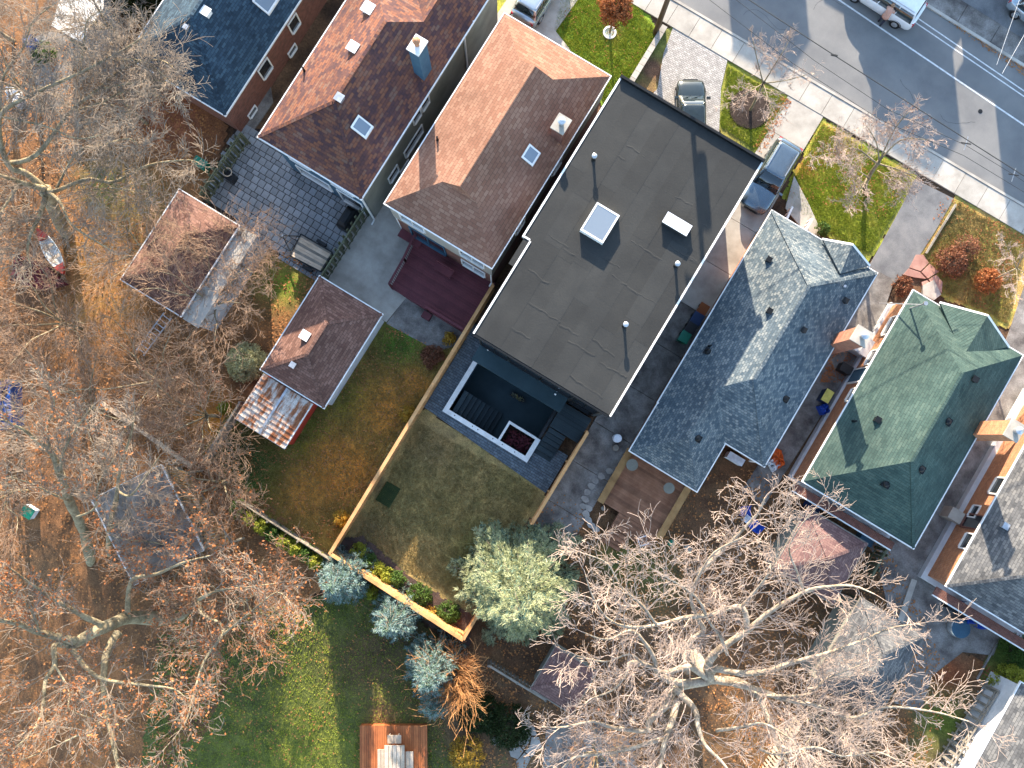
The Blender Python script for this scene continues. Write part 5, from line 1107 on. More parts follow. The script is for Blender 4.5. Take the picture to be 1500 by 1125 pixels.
tarp('grey plastic sheet near the left edge under bare branches', [(8, 128), (22, 125), (30, 142), (24, 155), (10, 148)], .6, 'plastic_white', 'tarpaulin', 'tarp')
tarp('blue and yellow cart covers between the bungalows', [(1200, 595), (1212, 590), (1216, 603), (1206, 608)], .6, 'plastic_blue', 'tarpaulin', 'tarp')
def small_box(label, p, sx, sy, h, mat, name, cat, z=0, rot=0, lidm=None):
    q = P(*p, z+h); t = thing(name, label, cat, (q.x, q.y, z)); c, s = math.cos(rot), math.sin(rot)
    R_ = lambda a, b: (q.x+a*c-b*s, q.y+a*s+b*c)
    MB().prism([R_(-sx/2, -sy/2), R_(sx/2, -sy/2), R_(sx/2, sy/2), R_(-sx/2, sy/2)], z, z+h).build('box_body', M[mat], t); MB().prism([R_(-sx/2-.02, -sy/2-.02), R_(sx/2+.02, -sy/2-.02), R_(sx/2+.02, sy/2+.02), R_(-sx/2-.02, sy/2+.02)], z+h, z+h+.05).build('lid', M[lidm or mat], t)
small_box('yellow topped box between the grey and green bungalows', (1212, 580), .45, .75, .8, 'plastic_navy', 'storage_box', 'box', lidm='yellow')
small_box('dark box between the bungalows above the yellow topped box', (1240, 540), .7, .5, .7, 'plastic_black', 'storage_box', 'box')
small_box('white air conditioner tucked in the inner corner of the grey bungalow', (1078, 672), 1.0, .4, .75, 'plastic_white', 'air_conditioner', 'air conditioner')
small_box('black box by the rear wall of the charcoal roofed house', (1400, 890), .7, .5, .8, 'plastic_black', 'storage_box', 'box')
small_box('blue box by the rear wall of the green roofed bungalow', (1270, 790), .8, .6, .7, 'stucco_blue', 'storage_box', 'box')
small_box('black box in the shade below the green roofed bungalow wall', (1192, 742), .8, .5, .6, 'plastic_navy', 'storage_box', 'box')
small_box('small white box with a green top in the left yard', (40, 750), .7, .6, .5, 'plastic_white', 'storage_box', 'box', lidm='plastic_green')
small_box('dark green box at the slatted fence of the leaf strewn yard', (293, 238), .8, .5, .8, 'plastic_green', 'storage_box', 'box')
small_box('dark box at the left edge of the grey stone patio', (336, 258), .5, .5, .7, 'plastic_black', 'storage_box', 'box')
def bbq():
    q = P(507, 318, 1.0); t = thing('covered_barbecue', 'barbecue under a black cover on the stone patio by the slatted fence', 'barbecue', (q.x, q.y, 0)); mb = MB()
    mb.rings([[(q.x+a*k, q.y+b*k2, z) for a, b in ((-.32, -.7), (.32, -.7), (.32, .7), (-.32, .7))] for k, k2, z in ((1.05, 1.03, .05), (1, 1, .8), (.9, .82, 1.05), (.45, .6, 1.18))]); mb.build('cover', M['plastic_black'], t)
bbq()
def hose_ring():
    q = P(333, 252, .9); t = thing('garden_hoop', 'pale ring standing at the corner of the stone patio', 'hoop', q); mb = MB(); n = 16
    for k in range(n):
        a, b = 2*math.pi*k/n, 2*math.pi*(k+1)/n; mb.cyl((q.x+.26*math.cos(a), q.y+.26*math.sin(a), .9), (q.x+.26*math.cos(b), q.y+.26*math.sin(b), .9), .03, n=6, caps=False)
    mb.build('ring', M['wood_pale'], t); MB().cyl((q.x+.26, q.y, 0), (q.x+.26, q.y, .9), .025, n=6).build('stand', M['metal'], t)
hose_ring()
def trailer():
    z = .62; a, b, c, d = (P(*p, z) for p in ((441, 343), (487, 370), (470, 398), (425, 375)))
    t = thing('flatbed_trailer', 'small wooden flatbed trailer on the stone patio', 'trailer', (a+c)/2)
    m = MB(); 
    for p, q in ((a, b), (b, c), (c, d), (d, a)): m.beam(p, q, .08, .14)
    m.build('frame', M['black_metal'], t); n = 9
    for k in range(n):
        f0, f1 = k/n+.004, (k+1)/n-.006; pts = [a.lerp(d, f0), b.lerp(c, f0), b.lerp(c, f1), a.lerp(d, f1)]; MB().prism([tuple(p[:2]) for p in pts], z-.03, z+.03).build('plank', M['wood_pale'] if k % 3 else M['wood_grey'], t)
    h = P(414, 345, .45); m = MB(); m.beam(a.lerp(d, .1), h, .06, .06); m.beam(a.lerp(d, .9), h, .06, .06); m.build('drawbar', M['black_metal'], t); MB().dome(h.x, h.y, .42, .09, .1, 8).build('hitch', M['metal'], t)
    for p, q in ((a, b), (d, c)):
        mid = p.lerp(q, .6); u = (q-p).normalized(); o_ = (a-d).normalized()*.16*(1 if p == a else -1); w_ = MB().cyl(Vector((mid.x, mid.y, .28))+o_*.6, Vector((mid.x, mid.y, .28))+o_*1.7, .28, n=16).build('wheel', M['rubber'], t); MB().beam(Vector((mid.x, mid.y, .60))+o_*1.15-u*.32, Vector((mid.x, mid.y, .60))+o_*1.15+u*.32, .2, .03).build('mudguard', M['black_metal'], w_)
trailer()
def canoe():
    a, b = P(56, 335, .5), P(94, 402, .5); t = thing('canoe', 'white canoe with red painted ends lying under bare trees at the left edge', 'canoe', (a+b)/2); d = (b-a); L_ = d.length; d.normalize(); s = Vector((-d.y, d.x, 0)); R_ = []
    N = 15
    for k in range(N):
        f = k/(N-1); w_ = .46*max(.02, math.sin(math.pi*f)**.7); up = .16*abs(2*f-1)**3; c = a+d*L_*f; R_.append([c+s*w_*x_+Vector((0, 0, up+z_)) for x_, z_ in ((-1, 0), (-.85, -.2), (-.4, -.36), (.4, -.36), (.85, -.2), (1, 0), (.9, -.0), (.7, -.16), (.3, -.28), (-.3, -.28), (-.7, -.16), (-.9, 0))])
    h = MB(); h.rings(R_[2:-2]); h.build('hull', M['canoe_white'], t, smooth=True)
    for e, r_ in (('bow', R_[:4]), ('stern', R_[-4:])):
        m = MB(); m.rings([[p+Vector((0, 0, .012)) for p in q] for q in r_]); dk = m.build('painted_end', M['red_paint'], t); mm = MB(); mm.face([r_[0][0], r_[0][5], r_[-1][5], r_[-1][0]]); mm.build('end_deck', M['red_paint'], dk)
    for f in (.38, .62): c = a+d*L_*f+Vector((0, 0, -.06)); MB().beam(c-s*.38, c+s*.38, .2, .03).build('thwart', M['wood_pale'], t)
canoe()
def white_trailer():
    z = 2.2; pts = [P(*p, z) for p in ((76, 38), (118, 62), (152, 12), (155, -60), (110, -70))]
    t = thing('shed', 'white flat topped box shed at the upper left among twigs', 'shed', sum(pts, Vector())/5); MB().prism([tuple((p.lerp(t.location, .04))[:2]) for p in pts], -.05, z-.06).build('wall', M['white_wall'], t); MB().prism([tuple(p[:2]) for p in pts], z-.06, z+.04).build('roof', M['white'], t)
    a, b = pts[0], pts[1]
    for f in (.3, .6): p = a.lerp(b, f); q = a.lerp(b, f+.2); MB().beam(Vector((p.x, p.y, .9)), Vector((q.x, q.y, .9)), .1, 1.7).build('door_panel', M['siding_grey'], t)
white_trailer()
def junk(label, p, n, r, seed, mats, name='garden_clutter'):
    pass
def white_rails():
    for (a, b, l) in (((1161, 303), (1152, 322), 'white railing of the grey bungalow front steps, left one'), ((1190, 320), (1180, 338), 'white railing of the grey bungalow front steps, right one')):
        p, q = P(*a, .9), P(*b, .9); t = thing('stair_railing', l, 'railing', p, 'white railings of the front steps'); MB().beam(p, q, .12, .06).build('handrail', M['white'], t)
        m = (0, 1, 2, 3)
        for k in m: c = p.lerp(q, k/3); MB().box(c.x-.035, c.x+.035, c.y-.035, c.y+.035, -.05, .88).build('baluster', M['white'], t)
white_rails()
def ladder():
    a, b = P(205, 517, .5), P(246, 462, .6); t = thing('ladder', 'pale blue ladder lying against the burgundy garage at the left', 'ladder', a); d = (b-a).normalized(); s = Vector((-d.y, d.x, 0))*.28
    for e in (-1, 1): MB().beam(a+s*e, b+s*e, .06, .08).build('rail', M['metal'], t)
    n = 9
    for k in range(n): c = a.lerp(b, (k+.5)/n); MB().beam(c-s, c+s, .05, .04).build('rung', M['metal'], t)
ladder()

# ------------------------------------------------------------------ trees and shrubs
def np_mesh(name, V, F, mat, parent=None, kind=None):
    """V (n,3), F (m,k) arrays to a mesh object"""
    me = bpy.data.meshes.new(name); k = F.shape[1]
    me.vertices.add(len(V)); me.vertices.foreach_set('co', V.astype(np.float32).ravel()); me.loops.add(F.size); me.loops.foreach_set('vertex_index', F.astype(np.int32).ravel())
    me.polygons.add(len(F)); me.polygons.foreach_set('loop_start', np.arange(0, F.size, k, dtype=np.int32)); me.polygons.foreach_set('loop_total', np.full(len(F), k, np.int32)); me.update(calc_edges=True)
    me.materials.append(mat); o = _link(name, me, parent)
    if kind: o['kind'] = kind
    return o
def twig_mesh(name, S, mat, parent, sides=3, kind='stuff'):
    """S rows: ax ay az bx by bz ra rb -> slim tapered prisms"""
    S = np.asarray(S); A, B = S[:, :3], S[:, 3:6]; D = B-A; D /= np.maximum(np.linalg.norm(D, axis=1), 1e-6)[:, None]
    T = np.where(np.abs(D[:, 2:3]) < .9, [[0, 0, 1.]], [[1., 0, 0]]); X = np.cross(D, T); X /= np.linalg.norm(X, axis=1)[:, None]; Y = np.cross(D, X); n = len(S); V = np.empty((n, 2*sides, 3))
    for q in range(sides):
        a = 2*math.pi*q/sides; o = X*math.cos(a)+Y*math.sin(a); V[:, q] = A+o*S[:, 6:7]; V[:, sides+q] = B+o*S[:, 7:8]
    base = (np.arange(n)*2*sides)[:, None]
    F = np.concatenate([base+np.array([[q, (q+1) % sides, sides+(q+1) % sides, sides+q]]) for q in range(sides)])
    return np_mesh(name, V.reshape(-1, 3), F, mat, parent, kind)
def leaf_mesh(name, C, size, mat, parent, kind='stuff', flat=.0, aspect=.6):
    """one little bent quad per centre, random attitude"""
    C = np.asarray(C); n = len(C); u = rng.normal(size=(n, 3)); u[:, 2] *= (1-flat); u /= np.linalg.norm(u, axis=1)[:, None]; w_ = rng.normal(size=(n, 3)); w_[:, 2] = w_[:, 2]*(1-flat)
    v = np.cross(u, np.cross(w_, u) if flat < .5 else np.tile([0, 0, 1.], (n, 1))); v /= np.maximum(np.linalg.norm(v, axis=1), 1e-6)[:, None]
    s = (size*(.6+.8*rng.random(n)))[:, None]; V = np.stack([C-u*s, C-v*s*aspect+np.array([0, 0, .1])*s, C+u*s, C+v*s*aspect], 1)
    F = (np.arange(n)*4)[:, None]+np.array([[0, 1, 2, 3]]); return np_mesh(name, V.reshape(-1, 3), F, mat, parent, kind)
def smooth_chain(pts, rad, sub=4):
    V = [Vector(p) for p in pts]; R = list(rad); out = []; rr = []
    for i in range(len(V)-1):
        p0, p1, p2, p3 = V[max(0, i-1)], V[i], V[i+1], V[min(len(V)-1, i+2)]
        for k in range(sub):
            t = k/sub; out.append(.5*((2*p1)+(p2-p0)*t+(2*p0-5*p1+4*p2-p3)*t*t+(3*p1-p0-3*p2+p3)*t**3)); rr.append(R[i]+(R[i+1]-R[i])*t)
    out.append(V[-1]); rr.append(R[-1]); return out, rr
def limb_mesh(name, pts, rad, mat, parent, n=8, seed=0):
    rr = random.Random(seed); rings = []; up = Vector((.3, .2, 1)); prev = None
    for i, p in enumerate(pts):
        d = (pts[min(i+1, len(pts)-1)]-pts[max(i-1, 0)]).normalized(); x = d.cross(up if prev is None else prev).normalized() if prev is None else (prev-d*prev.dot(d)).normalized(); prev = x; y = d.cross(x)
        rings.append([p+(x*math.cos(2*math.pi*q/n)+y*math.sin(2*math.pi*q/n))*rad[i]*(1+.12*rr.uniform(-1, 1)) for q in range(n)])
    return MB().rings(rings).build(name, mat, parent, smooth=True, uv=False)
def sprout(rr, p, d, L_, r, lv, out, tips, cfg):
    """recursive twig: appends segments to out and tip points to tips"""
    n = (6, 5, 4, 3)[min(lv, 3)]; seg = L_/n; r1 = r
    for i in range(n):
        k = cfg['wiggle']; dx, dy, dz = d[0]+rr.gauss(0, k), d[1]+rr.gauss(0, k), d[2]+rr.gauss(0, k*.6)+cfg['up']*.12
        l = math.sqrt(dx*dx+dy*dy+dz*dz); d = (dx/l, dy/l, dz/l); q = (p[0]+d[0]*seg, p[1]+d[1]*seg, p[2]+d[2]*seg); r2 = max(cfg['rmin'], r*(1-(i+1)/n*.75)); out.append((*p, *q, r1, r2))
        if lv < cfg['levels'] and (i > 0 or lv > 0):
            kk = cfg['kids'][min(lv, len(cfg['kids'])-1)]
            for _ in range(int(kk)+(rr.random() < kk-int(kk))):
                a = rr.uniform(.4, .85)*(1 if rr.random() < .5 else -1); c_, s_ = math.cos(a), math.sin(a); e = (d[0]*c_-d[1]*s_, d[0]*s_+d[1]*c_, d[2]*.7+rr.gauss(.02, .22)); l = math.sqrt(e[0]**2+e[1]**2+e[2]**2)
                f = rr.random(); b = (p[0]+(q[0]-p[0])*f, p[1]+(q[1]-p[1])*f, p[2]+(q[2]-p[2])*f)
                sprout(rr, b, (e[0]/l, e[1]/l, e[2]/l), L_*rr.uniform(.42, .72), max(cfg['rmin'], r2*.62), lv+1, out, tips, cfg)
        p = q; r1 = r2; tips.append(p)
CFG = dict(wiggle=.15, up=.2, rmin=.0105, levels=2, kids=(1.0, .9, .6))
def traced_tree(label, base, limbs, seed, twig='twig', cfg=None, every=.32, clen=(1.3, 2.6), leaves=0, leafmat='leaf_orange', leafsize=.09, cr=.03, name='bare_tree', start=.25, bark='bark'):
    """limbs: (list of (px, py, z), r0, r1); the first is the trunk from its foot"""
    cfg = {**CFG, **(cfg or {})}; rr = random.Random(seed); b = P(*base); t = thing(name, label, 'tree', b); out, tips = [], []
    for i, (pts, r0, r1) in enumerate(limbs):
        if bark == 'bark_pale': r0, r1 = r0*1.05, r1*1.15
        V = [P(*p) for p in pts]; n = len(V); ch, ra = smooth_chain(V, [r0+(r1-r0)*(k/(n-1))**.8 for k in range(n)], 4); limb_mesh('trunk' if i == 0 else 'limb', ch, ra, M[bark], t, 9 if r0 > .12 else 7, seed+i)
        if i == 0 and len(limbs) > 1: continue
        tot = 0; dist = [0]
        for a, c in zip(ch, ch[1:]): tot += (c-a).length; dist.append(tot)
        s = tot*start*.6+rr.uniform(0, every); j = 0
        while s < tot:
            while dist[j+1] < s: j += 1
            f = (s-dist[j])/max(1e-6, dist[j+1]-dist[j]); p = ch[j].lerp(ch[j+1], f); d = (ch[j+1]-ch[j]).normalized(); a = rr.uniform(.5, 1.25)*(1 if rr.random() < .5 else -1); c_, s_ = math.cos(a), math.sin(a)
            e = Vector((d.x*c_-d.y*s_, d.x*s_+d.y*c_, d.z*.5+rr.gauss(.25, .35))).normalized(); fr = s/tot; L_ = rr.uniform(*clen)*(1.05-.5*fr)
            sprout(rr, tuple(p), tuple(e), L_, min(ra[j]*.55, cr*(1.2-.4*fr)), 0, out, tips, cfg); s += every*rr.uniform(.6, 1.4)
        d = (ch[-1]-ch[-3]).normalized(); sprout(rr, tuple(ch[-1]), tuple(d), clen[0], r1, 0, out, tips, cfg)
    twig_mesh('twigs', out, M[twig], t)
    if leaves: 
        T = np.array(tips); T = T[rng.integers(0, len(T), leaves)]+rng.normal(size=(leaves, 3))*.07; leaf_mesh('leaves', T, leafsize, M[leafmat], t)
    return t, len(out)
def auto_tree(label, p, h, R_, seed, n=6, twig='twig_pink', trunk_h=.3, cfg=None, every=.4, clen=(1.0, 1.9), r=.12, leaves=0, leafmat='leaf_rust', leafsize=.08, lean=(0, 0), name='bare_tree', flat=.55, cat='tree', ground=None):
    """a bare tree grown from its own foot at ground pixel p"""
    cfg = {**CFG, **(cfg or {})}; rr = random.Random(seed); b = P(*p); t = thing(name, label, cat, b); out, tips = [], []
    top = b+Vector((lean[0]*.3, lean[1]*.3, h*trunk_h)); ch, ra = smooth_chain([b-Vector((0, 0, .2)), b.lerp(top, .5)+Vector((rr.uniform(-.1, .1), rr.uniform(-.1, .1), 0)), top], [r, r*.85, r*.7], 3); limb_mesh('trunk', ch, ra, M['bark'], t, 8, seed)
    a0 = rr.uniform(0, 6.28)
    for k in range(n):
        a = a0+2*math.pi*k/n+rr.uniform(-.3, .3); rad = R_*rr.uniform(.7, 1.05); zt = h*rr.uniform(flat, 1.0); e = Vector((math.cos(a)*rad+lean[0], math.sin(a)*rad+lean[1], 0))
        pts = [top-Vector((0, 0, .2))]+[top+e*f+Vector((rr.gauss(0, .12*R_*.3), rr.gauss(0, .12*R_*.3), (zt-top.z)*(f**.75))) for f in (.25, .5, .75, 1.0)]; L0 = smooth_chain(pts, [r*.5, r*.4, r*.28, r*.18, .02], 3); limb_mesh('limb', *L0, M['bark'], t, 6, seed+k)
        ch, ra = L0; s = 1
        for j in range(1, len(ch)-1):
            m = max(1, int((ch[j+1]-ch[j]).length/every+.5))
            for q in range(m):
                pp = ch[j].lerp(ch[j+1], rr.random()); d = (ch[j+1]-ch[j]).normalized(); an = rr.uniform(.4, 1.2)*(1 if rr.random() < .5 else -1); c_, s_ = math.cos(an), math.sin(an); e2 = Vector((d.x*c_-d.y*s_, d.x*s_+d.y*c_, d.z*.5+rr.gauss(.2, .35))).normalized()
                sprout(rr, tuple(pp), tuple(e2), rr.uniform(*clen), min(ra[j]*.6, .022), 0, out, tips, cfg)
        sprout(rr, tuple(ch[-1]), tuple((ch[-1]-ch[-2]).normalized()), clen[0], .018, 0, out, tips, cfg)
    twig_mesh('twigs', out, M[twig], t)
    if leaves: T = np.array(tips); T = T[rng.integers(0, len(T), leaves)]+rng.normal(size=(leaves, 3))*.06; leaf_mesh('leaves', T, leafsize, M[leafmat], t)
    return len(out)
TOT = 0
q7 = lambda L, z0, z1: [(740+a/3.75, 825+b/3.75, z0+(z1-z0)*i/max(1, len(L)-1)) for i, (a, b) in enumerate(L)]
q8 = lambda L, z0, z1: [(1100+a/3.75, 825+b/3.75, z0+(z1-z0)*i/max(1, len(L)-1)) for i, (a, b) in enumerate(L)]
F_ = (1125, 640)
big = [([(1012, 955, -.2), (1022, 968, 2.5), (1040, 993, 4.9)], .46, .25),
    (q7([F_, (1090, 615), (1020, 570), (960, 580), (870, 600), (770, 555), (690, 545), (668, 600), (600, 690), (480, 740)], 5, 9.5), .22, .03),
    (q7([F_, (1000, 660), (890, 640), (830, 590), (820, 530), (770, 440), (690, 370), (560, 420), (430, 380)], 5, 10), .24, .02),
    (q7([F_, (1115, 560), (1170, 480), (1330, 370), (1450, 270), (1640, 160), (1760, 130), (1910, 125), (2030, 170)], 5, 11), .26, .02),
    (q7([F_, (1280, 650), (1380, 720), (1450, 870), (1500, 1000), (1560, 1120)], 5, 9), .22, .06),
    (q7([F_, (1150, 580), (1300, 605), (1450, 590), (1560, 550), (1750, 500), (1950, 430), (2110, 360), (2250, 335)], 5.2, 11.5), .22, .02),
    (q7([F_, (1230, 655), (1400, 700), (1530, 745), (1700, 780), (1900, 850), (2090, 790), (2350, 815), (2550, 870)], 5, 11), .20, .02),
    (q7([(1000, 600), (1010, 440), (1090, 370), (1050, 290), (1020, 180), (1070, 60), (1150, -60), (1300, -140)], 5.5, 11), .18, .03),
    (q7([(1330, 380), (1300, 240), (1130, 280), (980, 300), (830, 340), (680, 350), (560, 300), (480, 180), (440, 60)], 7.5, 11), .15, .02),
    (q7([F_, (940, 690), (890, 780), (790, 870), (780, 920), (600, 905), (480, 870), (330, 900), (210, 900)], 5, 9), .24, .02),
    (q7([(930, 690), (1040, 800), (1060, 900), (1100, 1000), (1180, 1080), (1260, 1180)], 6, 9), .18, .04),
    (q7([(940, 750), (920, 860), (880, 960), (850, 1125), (830, 1300)], 6, 9), .20, .06),
    (q7([(870, 960), (800, 985), (600, 1040), (400, 1060), (330, 1110), (250, 1200)], 7, 9.5), .13, .02),
    (q7([(1380, 720), (1500, 730), (1660, 720), (1760, 640), (1850, 600), (1950, 560)], 6.5, 10), .10, .02),
    (q7([(1220, 500), (1180, 400), (1120, 320), (1060, 200), (960, 120), (820, 40), (700, -40)], 7, 11.5), .10, .02),
    (q7([(1640, 160), (1600, 40), (1560, -80), (1620, -200), (1700, -300)], 9, 12), .07, .02),
    (q7([(1300, 240), (1400, 120), (1480, 0), (1500, -120)], 8.5, 12), .08, .02),
    (q7([(830, 340), (760, 240), (640, 130), (560, 0), (440, -50)], 9.5, 12), .07, .02),
    (q7([(1060, 60), (1160, -40), (1330, -210), (1390, -280), (1430, -360)], 6, 9), .13, .04),
    (q7([(770, 560), (680, 500), (560, 540), (440, 520), (380, 500)], 8, 10), .06, .02),
    (q7([(1400, 1020), (1500, 1050), (1700, 1010), (1850, 1060), (2050, 1040), (2200, 1110)], 8, 11), .07, .02),
    (q7([(1160, 920), (1300, 900), (1420, 880), (1560, 960)], 7, 10), .09, .03)]
_, k = traced_tree('huge bare tree with pale spreading limbs over the lower right yards', (1012, 955), big, 11, 'twig', dict(levels=3, kids=(.95, .6, .4), wiggle=.15, up=.15, rmin=.0105), every=.56, clen=(1.4, 3.1), cr=.034, bark='bark_pale'); TOT += k
q5 = lambda L, z0, z1: [(a/3.75, 825+b/3.75, z0+(z1-z0)*i/max(1, len(L)-1)) for i, (a, b) in enumerate(L)]
leafy = [([(236, 906, -.2), (190, 905, 2.5), (150, 920, 5), (106, 945, 5.9)], .44, .26),
    (q5([(650, 380), (590, 480), (570, 600), (580, 800), (610, 930), (650, 1125), (660, 1200)], 4.5, 9), .22, .08),
    (q5([(380, 450), (300, 450), (300, 560), (250, 650), (230, 820), (150, 960), (0, 1060)], 6, 10), .18, .04),
    (q5([(390, 460), (480, 580), (580, 640), (800, 670), (950, 690), (1010, 730)], 6, 10), .15, .02),
    (q5([(420, 430), (220, 380), (120, 340), (0, 315), (-150, 330)], 6, 10), .22, .06),
    (q5([(560, 340), (440, 280), (300, 200), (180, 120), (60, 30)], 5.5, 10), .18, .03),
    (q5([(860, 330), (1000, 300), (1090, 200), (1110, 280), (1230, 360), (1120, 540), (1060, 740), (1020, 870), (940, 980)], 3, 8.5), .17, .02),
    (q5([(1230, 390), (1300, 330), (1400, 250), (1520, 160), (1600, 220)], 7, 10), .07, .02),
    (q5([(1090, 200), (1200, 150), (1380, 130), (1520, 110)], 6.5, 9), .10, .02),
    (q5([(700, 290), (720, 100), (860, 60), (1000, 0), (1150, -40)], 3, 8), .16, .04),
    (q5([(300, 560), (380, 700), (380, 800), (500, 850)], 8, 11), .06, .02),
    (q5([(590, 700), (480, 730), (420, 700)], 7.5, 10), .05, .02),
    (q5([(560, 870), (400, 960), (200, 1050), (60, 1100)], 8, 10), .06, .02),
    (q5([(220, 380), (160, 240), (20, 120), (-60, 60)], 7, 11), .08, .02)]
_, k = traced_tree('large tree with dry orange leaves and thick limbs in the lower left corner', (236, 906), leafy, 23, 'twig_grey', dict(levels=3, kids=(.9, .5, .35), wiggle=.15, up=.15, rmin=.0105), every=.42, clen=(1.4, 2.8), leaves=5600, leafsize=.075, cr=.03, name='autumn_tree'); TOT += k
q1 = lambda L, z0, z1: [(a/3.75, 560+b/3.75, z0+(z1-z0)*i/max(1, len(L)-1)) for i, (a, b) in enumerate(L)]
_, k = traced_tree('tall bare tree with a yellowish trunk left of the grey roofed garage', (128, 822), [
    (q1([(500, 990), (460, 820), (380, 650), (330, 500)], -.2, 8), .30, .2), (q1([(330, 500), (280, 380), (200, 320), (130, 260), (0, 200)], 8, 12), .2, .03), (q1([(330, 500), (350, 380), (420, 250), (520, 120)], 8, 12), .12, .03), (q1([(380, 650), (300, 620), (180, 560), (60, 520)], 6.5, 10), .08, .02), (q1([(420, 740), (520, 690), (540, 560), (640, 400)], 6, 10), .07, .02), (q1([(280, 400), (260, 250), (300, 120), (260, 20)], 9, 12), .06, .02)], 31, 'twig_grey', every=.26, clen=(1.1, 2.3), cr=.026, leaves=500); TOT += k
_, k = traced_tree('bare tree with two thin greenish stems over the grey roofed garage', (160, 815), [
    (q1([(600, 950), (598, 820), (640, 640)], -.2, 6), .17, .12), (q1([(640, 640), (660, 480), (720, 280), (740, 150)], 6, 10), .12, .03), (q1([(600, 810), (700, 740)], 4.5, 6), .06, .03), (q1([(650, 600), (720, 620), (820, 490), (880, 400)], 6, 9), .08, .02), (q1([(660, 500), (560, 480), (600, 360)], 7, 9), .05, .02)], 37, 'twig_grey', every=.3, clen=(.9, 1.9), cr=.022); TOT += k
q0 = lambda L, z0, z1: [(a/3.75, b/3.75, z0+(z1-z0)*i/max(1, len(L)-1)) for i, (a, b) in enumerate(L)]
_, k = traced_tree('large bare tree with long grey limbs at the upper left edge', (90, 330), [
    ([(100, 345, -.2), (80, 310, 4), (66, 277, 7)], .40, .3), (q0([(250, 1040), (110, 1000), (-60, 940)], 7, 11), .2, .05), (q0([(250, 1040), (300, 1050), (480, 985), (620, 1000), (780, 920), (900, 890), (1040, 880), (1100, 900)], 7, 8), .14, .02), (q0([(250, 1040), (140, 950), (40, 900), (0, 640), (200, 510), (440, 400), (700, 260), (800, 190)], 7, 12), .20, .03),
    (q0([(40, 900), (200, 850), (380, 620), (540, 490), (700, 360), (880, 330), (980, 400)], 8, 12), .14, .02), (q0([(540, 490), (700, 460), (860, 440), (960, 470)], 10, 12), .05, .02), (q0([(380, 620), (560, 560), (700, 500), (880, 530)], 9, 11), .06, .02), (q0([(260, 1050), (330, 1110), (390, 1230), (520, 1320), (620, 1380)], 7, 9), .12, .02), (q0([(250, 1080), (220, 1180), (170, 1280), (150, 1380), (170, 1460)], 7, 9), .15, .03),
    (q0([(110, 1000), (60, 1080), (-20, 1200)], 8, 10), .10, .03), (q0([(0, 640), (240, 690), (420, 760), (560, 740)], 9, 11), .07, .02), (q0([(600, 1030), (730, 1045), (840, 1052)], 7.5, 8), .04, .015), (q0([(0, 640), (20, 420), (130, 260), (180, 120), (300, 20)], 9, 12), .08, .02), (q0([(440, 400), (460, 250), (480, 110), (560, 60)], 10, 12), .05, .02),
    (q0([(620, 330), (760, 330), (860, 380), (940, 460)], 10.5, 12.5), .05, .02), (q0([(300, 1060), (420, 840), (560, 800), (700, 760), (760, 800)], 7, 10), .08, .02)], 41, 'twig_grey', every=.24, clen=(1.2, 2.6), cr=.028); TOT += k
street_cfg = dict(levels=3, kids=(.9, .6, .4), rmin=.0075, wiggle=.14)
_, k = traced_tree('small bare street tree over the round mulch bed', (1098, 163), [([(1098, 163, -.1), (1106, 148, 1.6), (1118, 122, 3)], .09, .07), ([(1118, 122, 3), (1111, 95, 4), (1103, 60, 5)], .05, .02), ([(1118, 122, 3), (1135, 95, 4), (1155, 62, 5)], .05, .02), ([(1118, 122, 3), (1150, 118, 4), (1180, 110, 4.8)], .04, .02), ([(1118, 122, 3), (1092, 138, 3.6), (1070, 150, 4)], .04, .015), ([(1118, 122, 3), (1128, 150, 3.6), (1140, 172, 4)], .04, .015)], 51, 'twig', street_cfg, every=.25, clen=(.7, 1.4), cr=.016, name='street_tree'); TOT += k
_, k = traced_tree('pinkish bare street tree with a forked white trunk on the front lawn', (1270, 285), [([(1270, 285, -.1), (1268, 268, 1.0), (1288, 236, 3)], .16, .11), ([(1288, 236, 3), (1284, 210, 4), (1270, 185, 5)], .06, .02), ([(1285, 240, 2.8), (1255, 218, 3.4), (1225, 222, 3.8), (1200, 228, 4)], .06, .02), ([(1270, 262, 1.5), (1260, 280, 2.2), (1248, 300, 3)], .06, .02), ([(1288, 236, 3), (1320, 205, 4.2), (1360, 205, 5)], .06, .02), ([(1288, 240, 2.8), (1320, 250, 3.4), (1345, 262, 4)], .06, .02), ([(1288, 236, 3), (1310, 190, 4.4), (1330, 165, 5.4)], .05, .02), ([(1285, 250, 2.4), (1310, 265, 3), (1325, 280, 3.4)], .04, .015), ([(1275, 262, 2), (1240, 235, 3), (1228, 200, 4)], .04, .015)], 53, 'twig', street_cfg, every=.16, clen=(.8, 1.6), cr=.017, leaves=900, leafmat='leaf_rust', leafsize=.04, name='street_tree'); TOT += k
_, k = traced_tree('small pale leafless tree at the right edge above the right hand driveway', (1450, 412), [([(1447, 414, -.1), (1470, 402, 1.8), (1489, 393, 2.6)], .07, .05), ([(1489, 393, 2.6), (1500, 370, 3.4), (1512, 350, 4)], .04, .015), ([(1489, 393, 2.6), (1510, 405, 3.4), (1525, 420, 4)], .04, .015), ([(1489, 393, 2.6), (1480, 370, 3.2), (1470, 352, 3.8)], .03, .012), ([(1489, 393, 2.6), (1490, 415, 3.2), (1488, 430, 3.6)], .03, .012)], 57, 'twig', street_cfg, every=.25, clen=(.5, 1.0), cr=.013, name='street_tree'); TOT += k
fine = dict(levels=3, kids=(.7, .5, .3), rmin=.0095, wiggle=.16, up=.15)
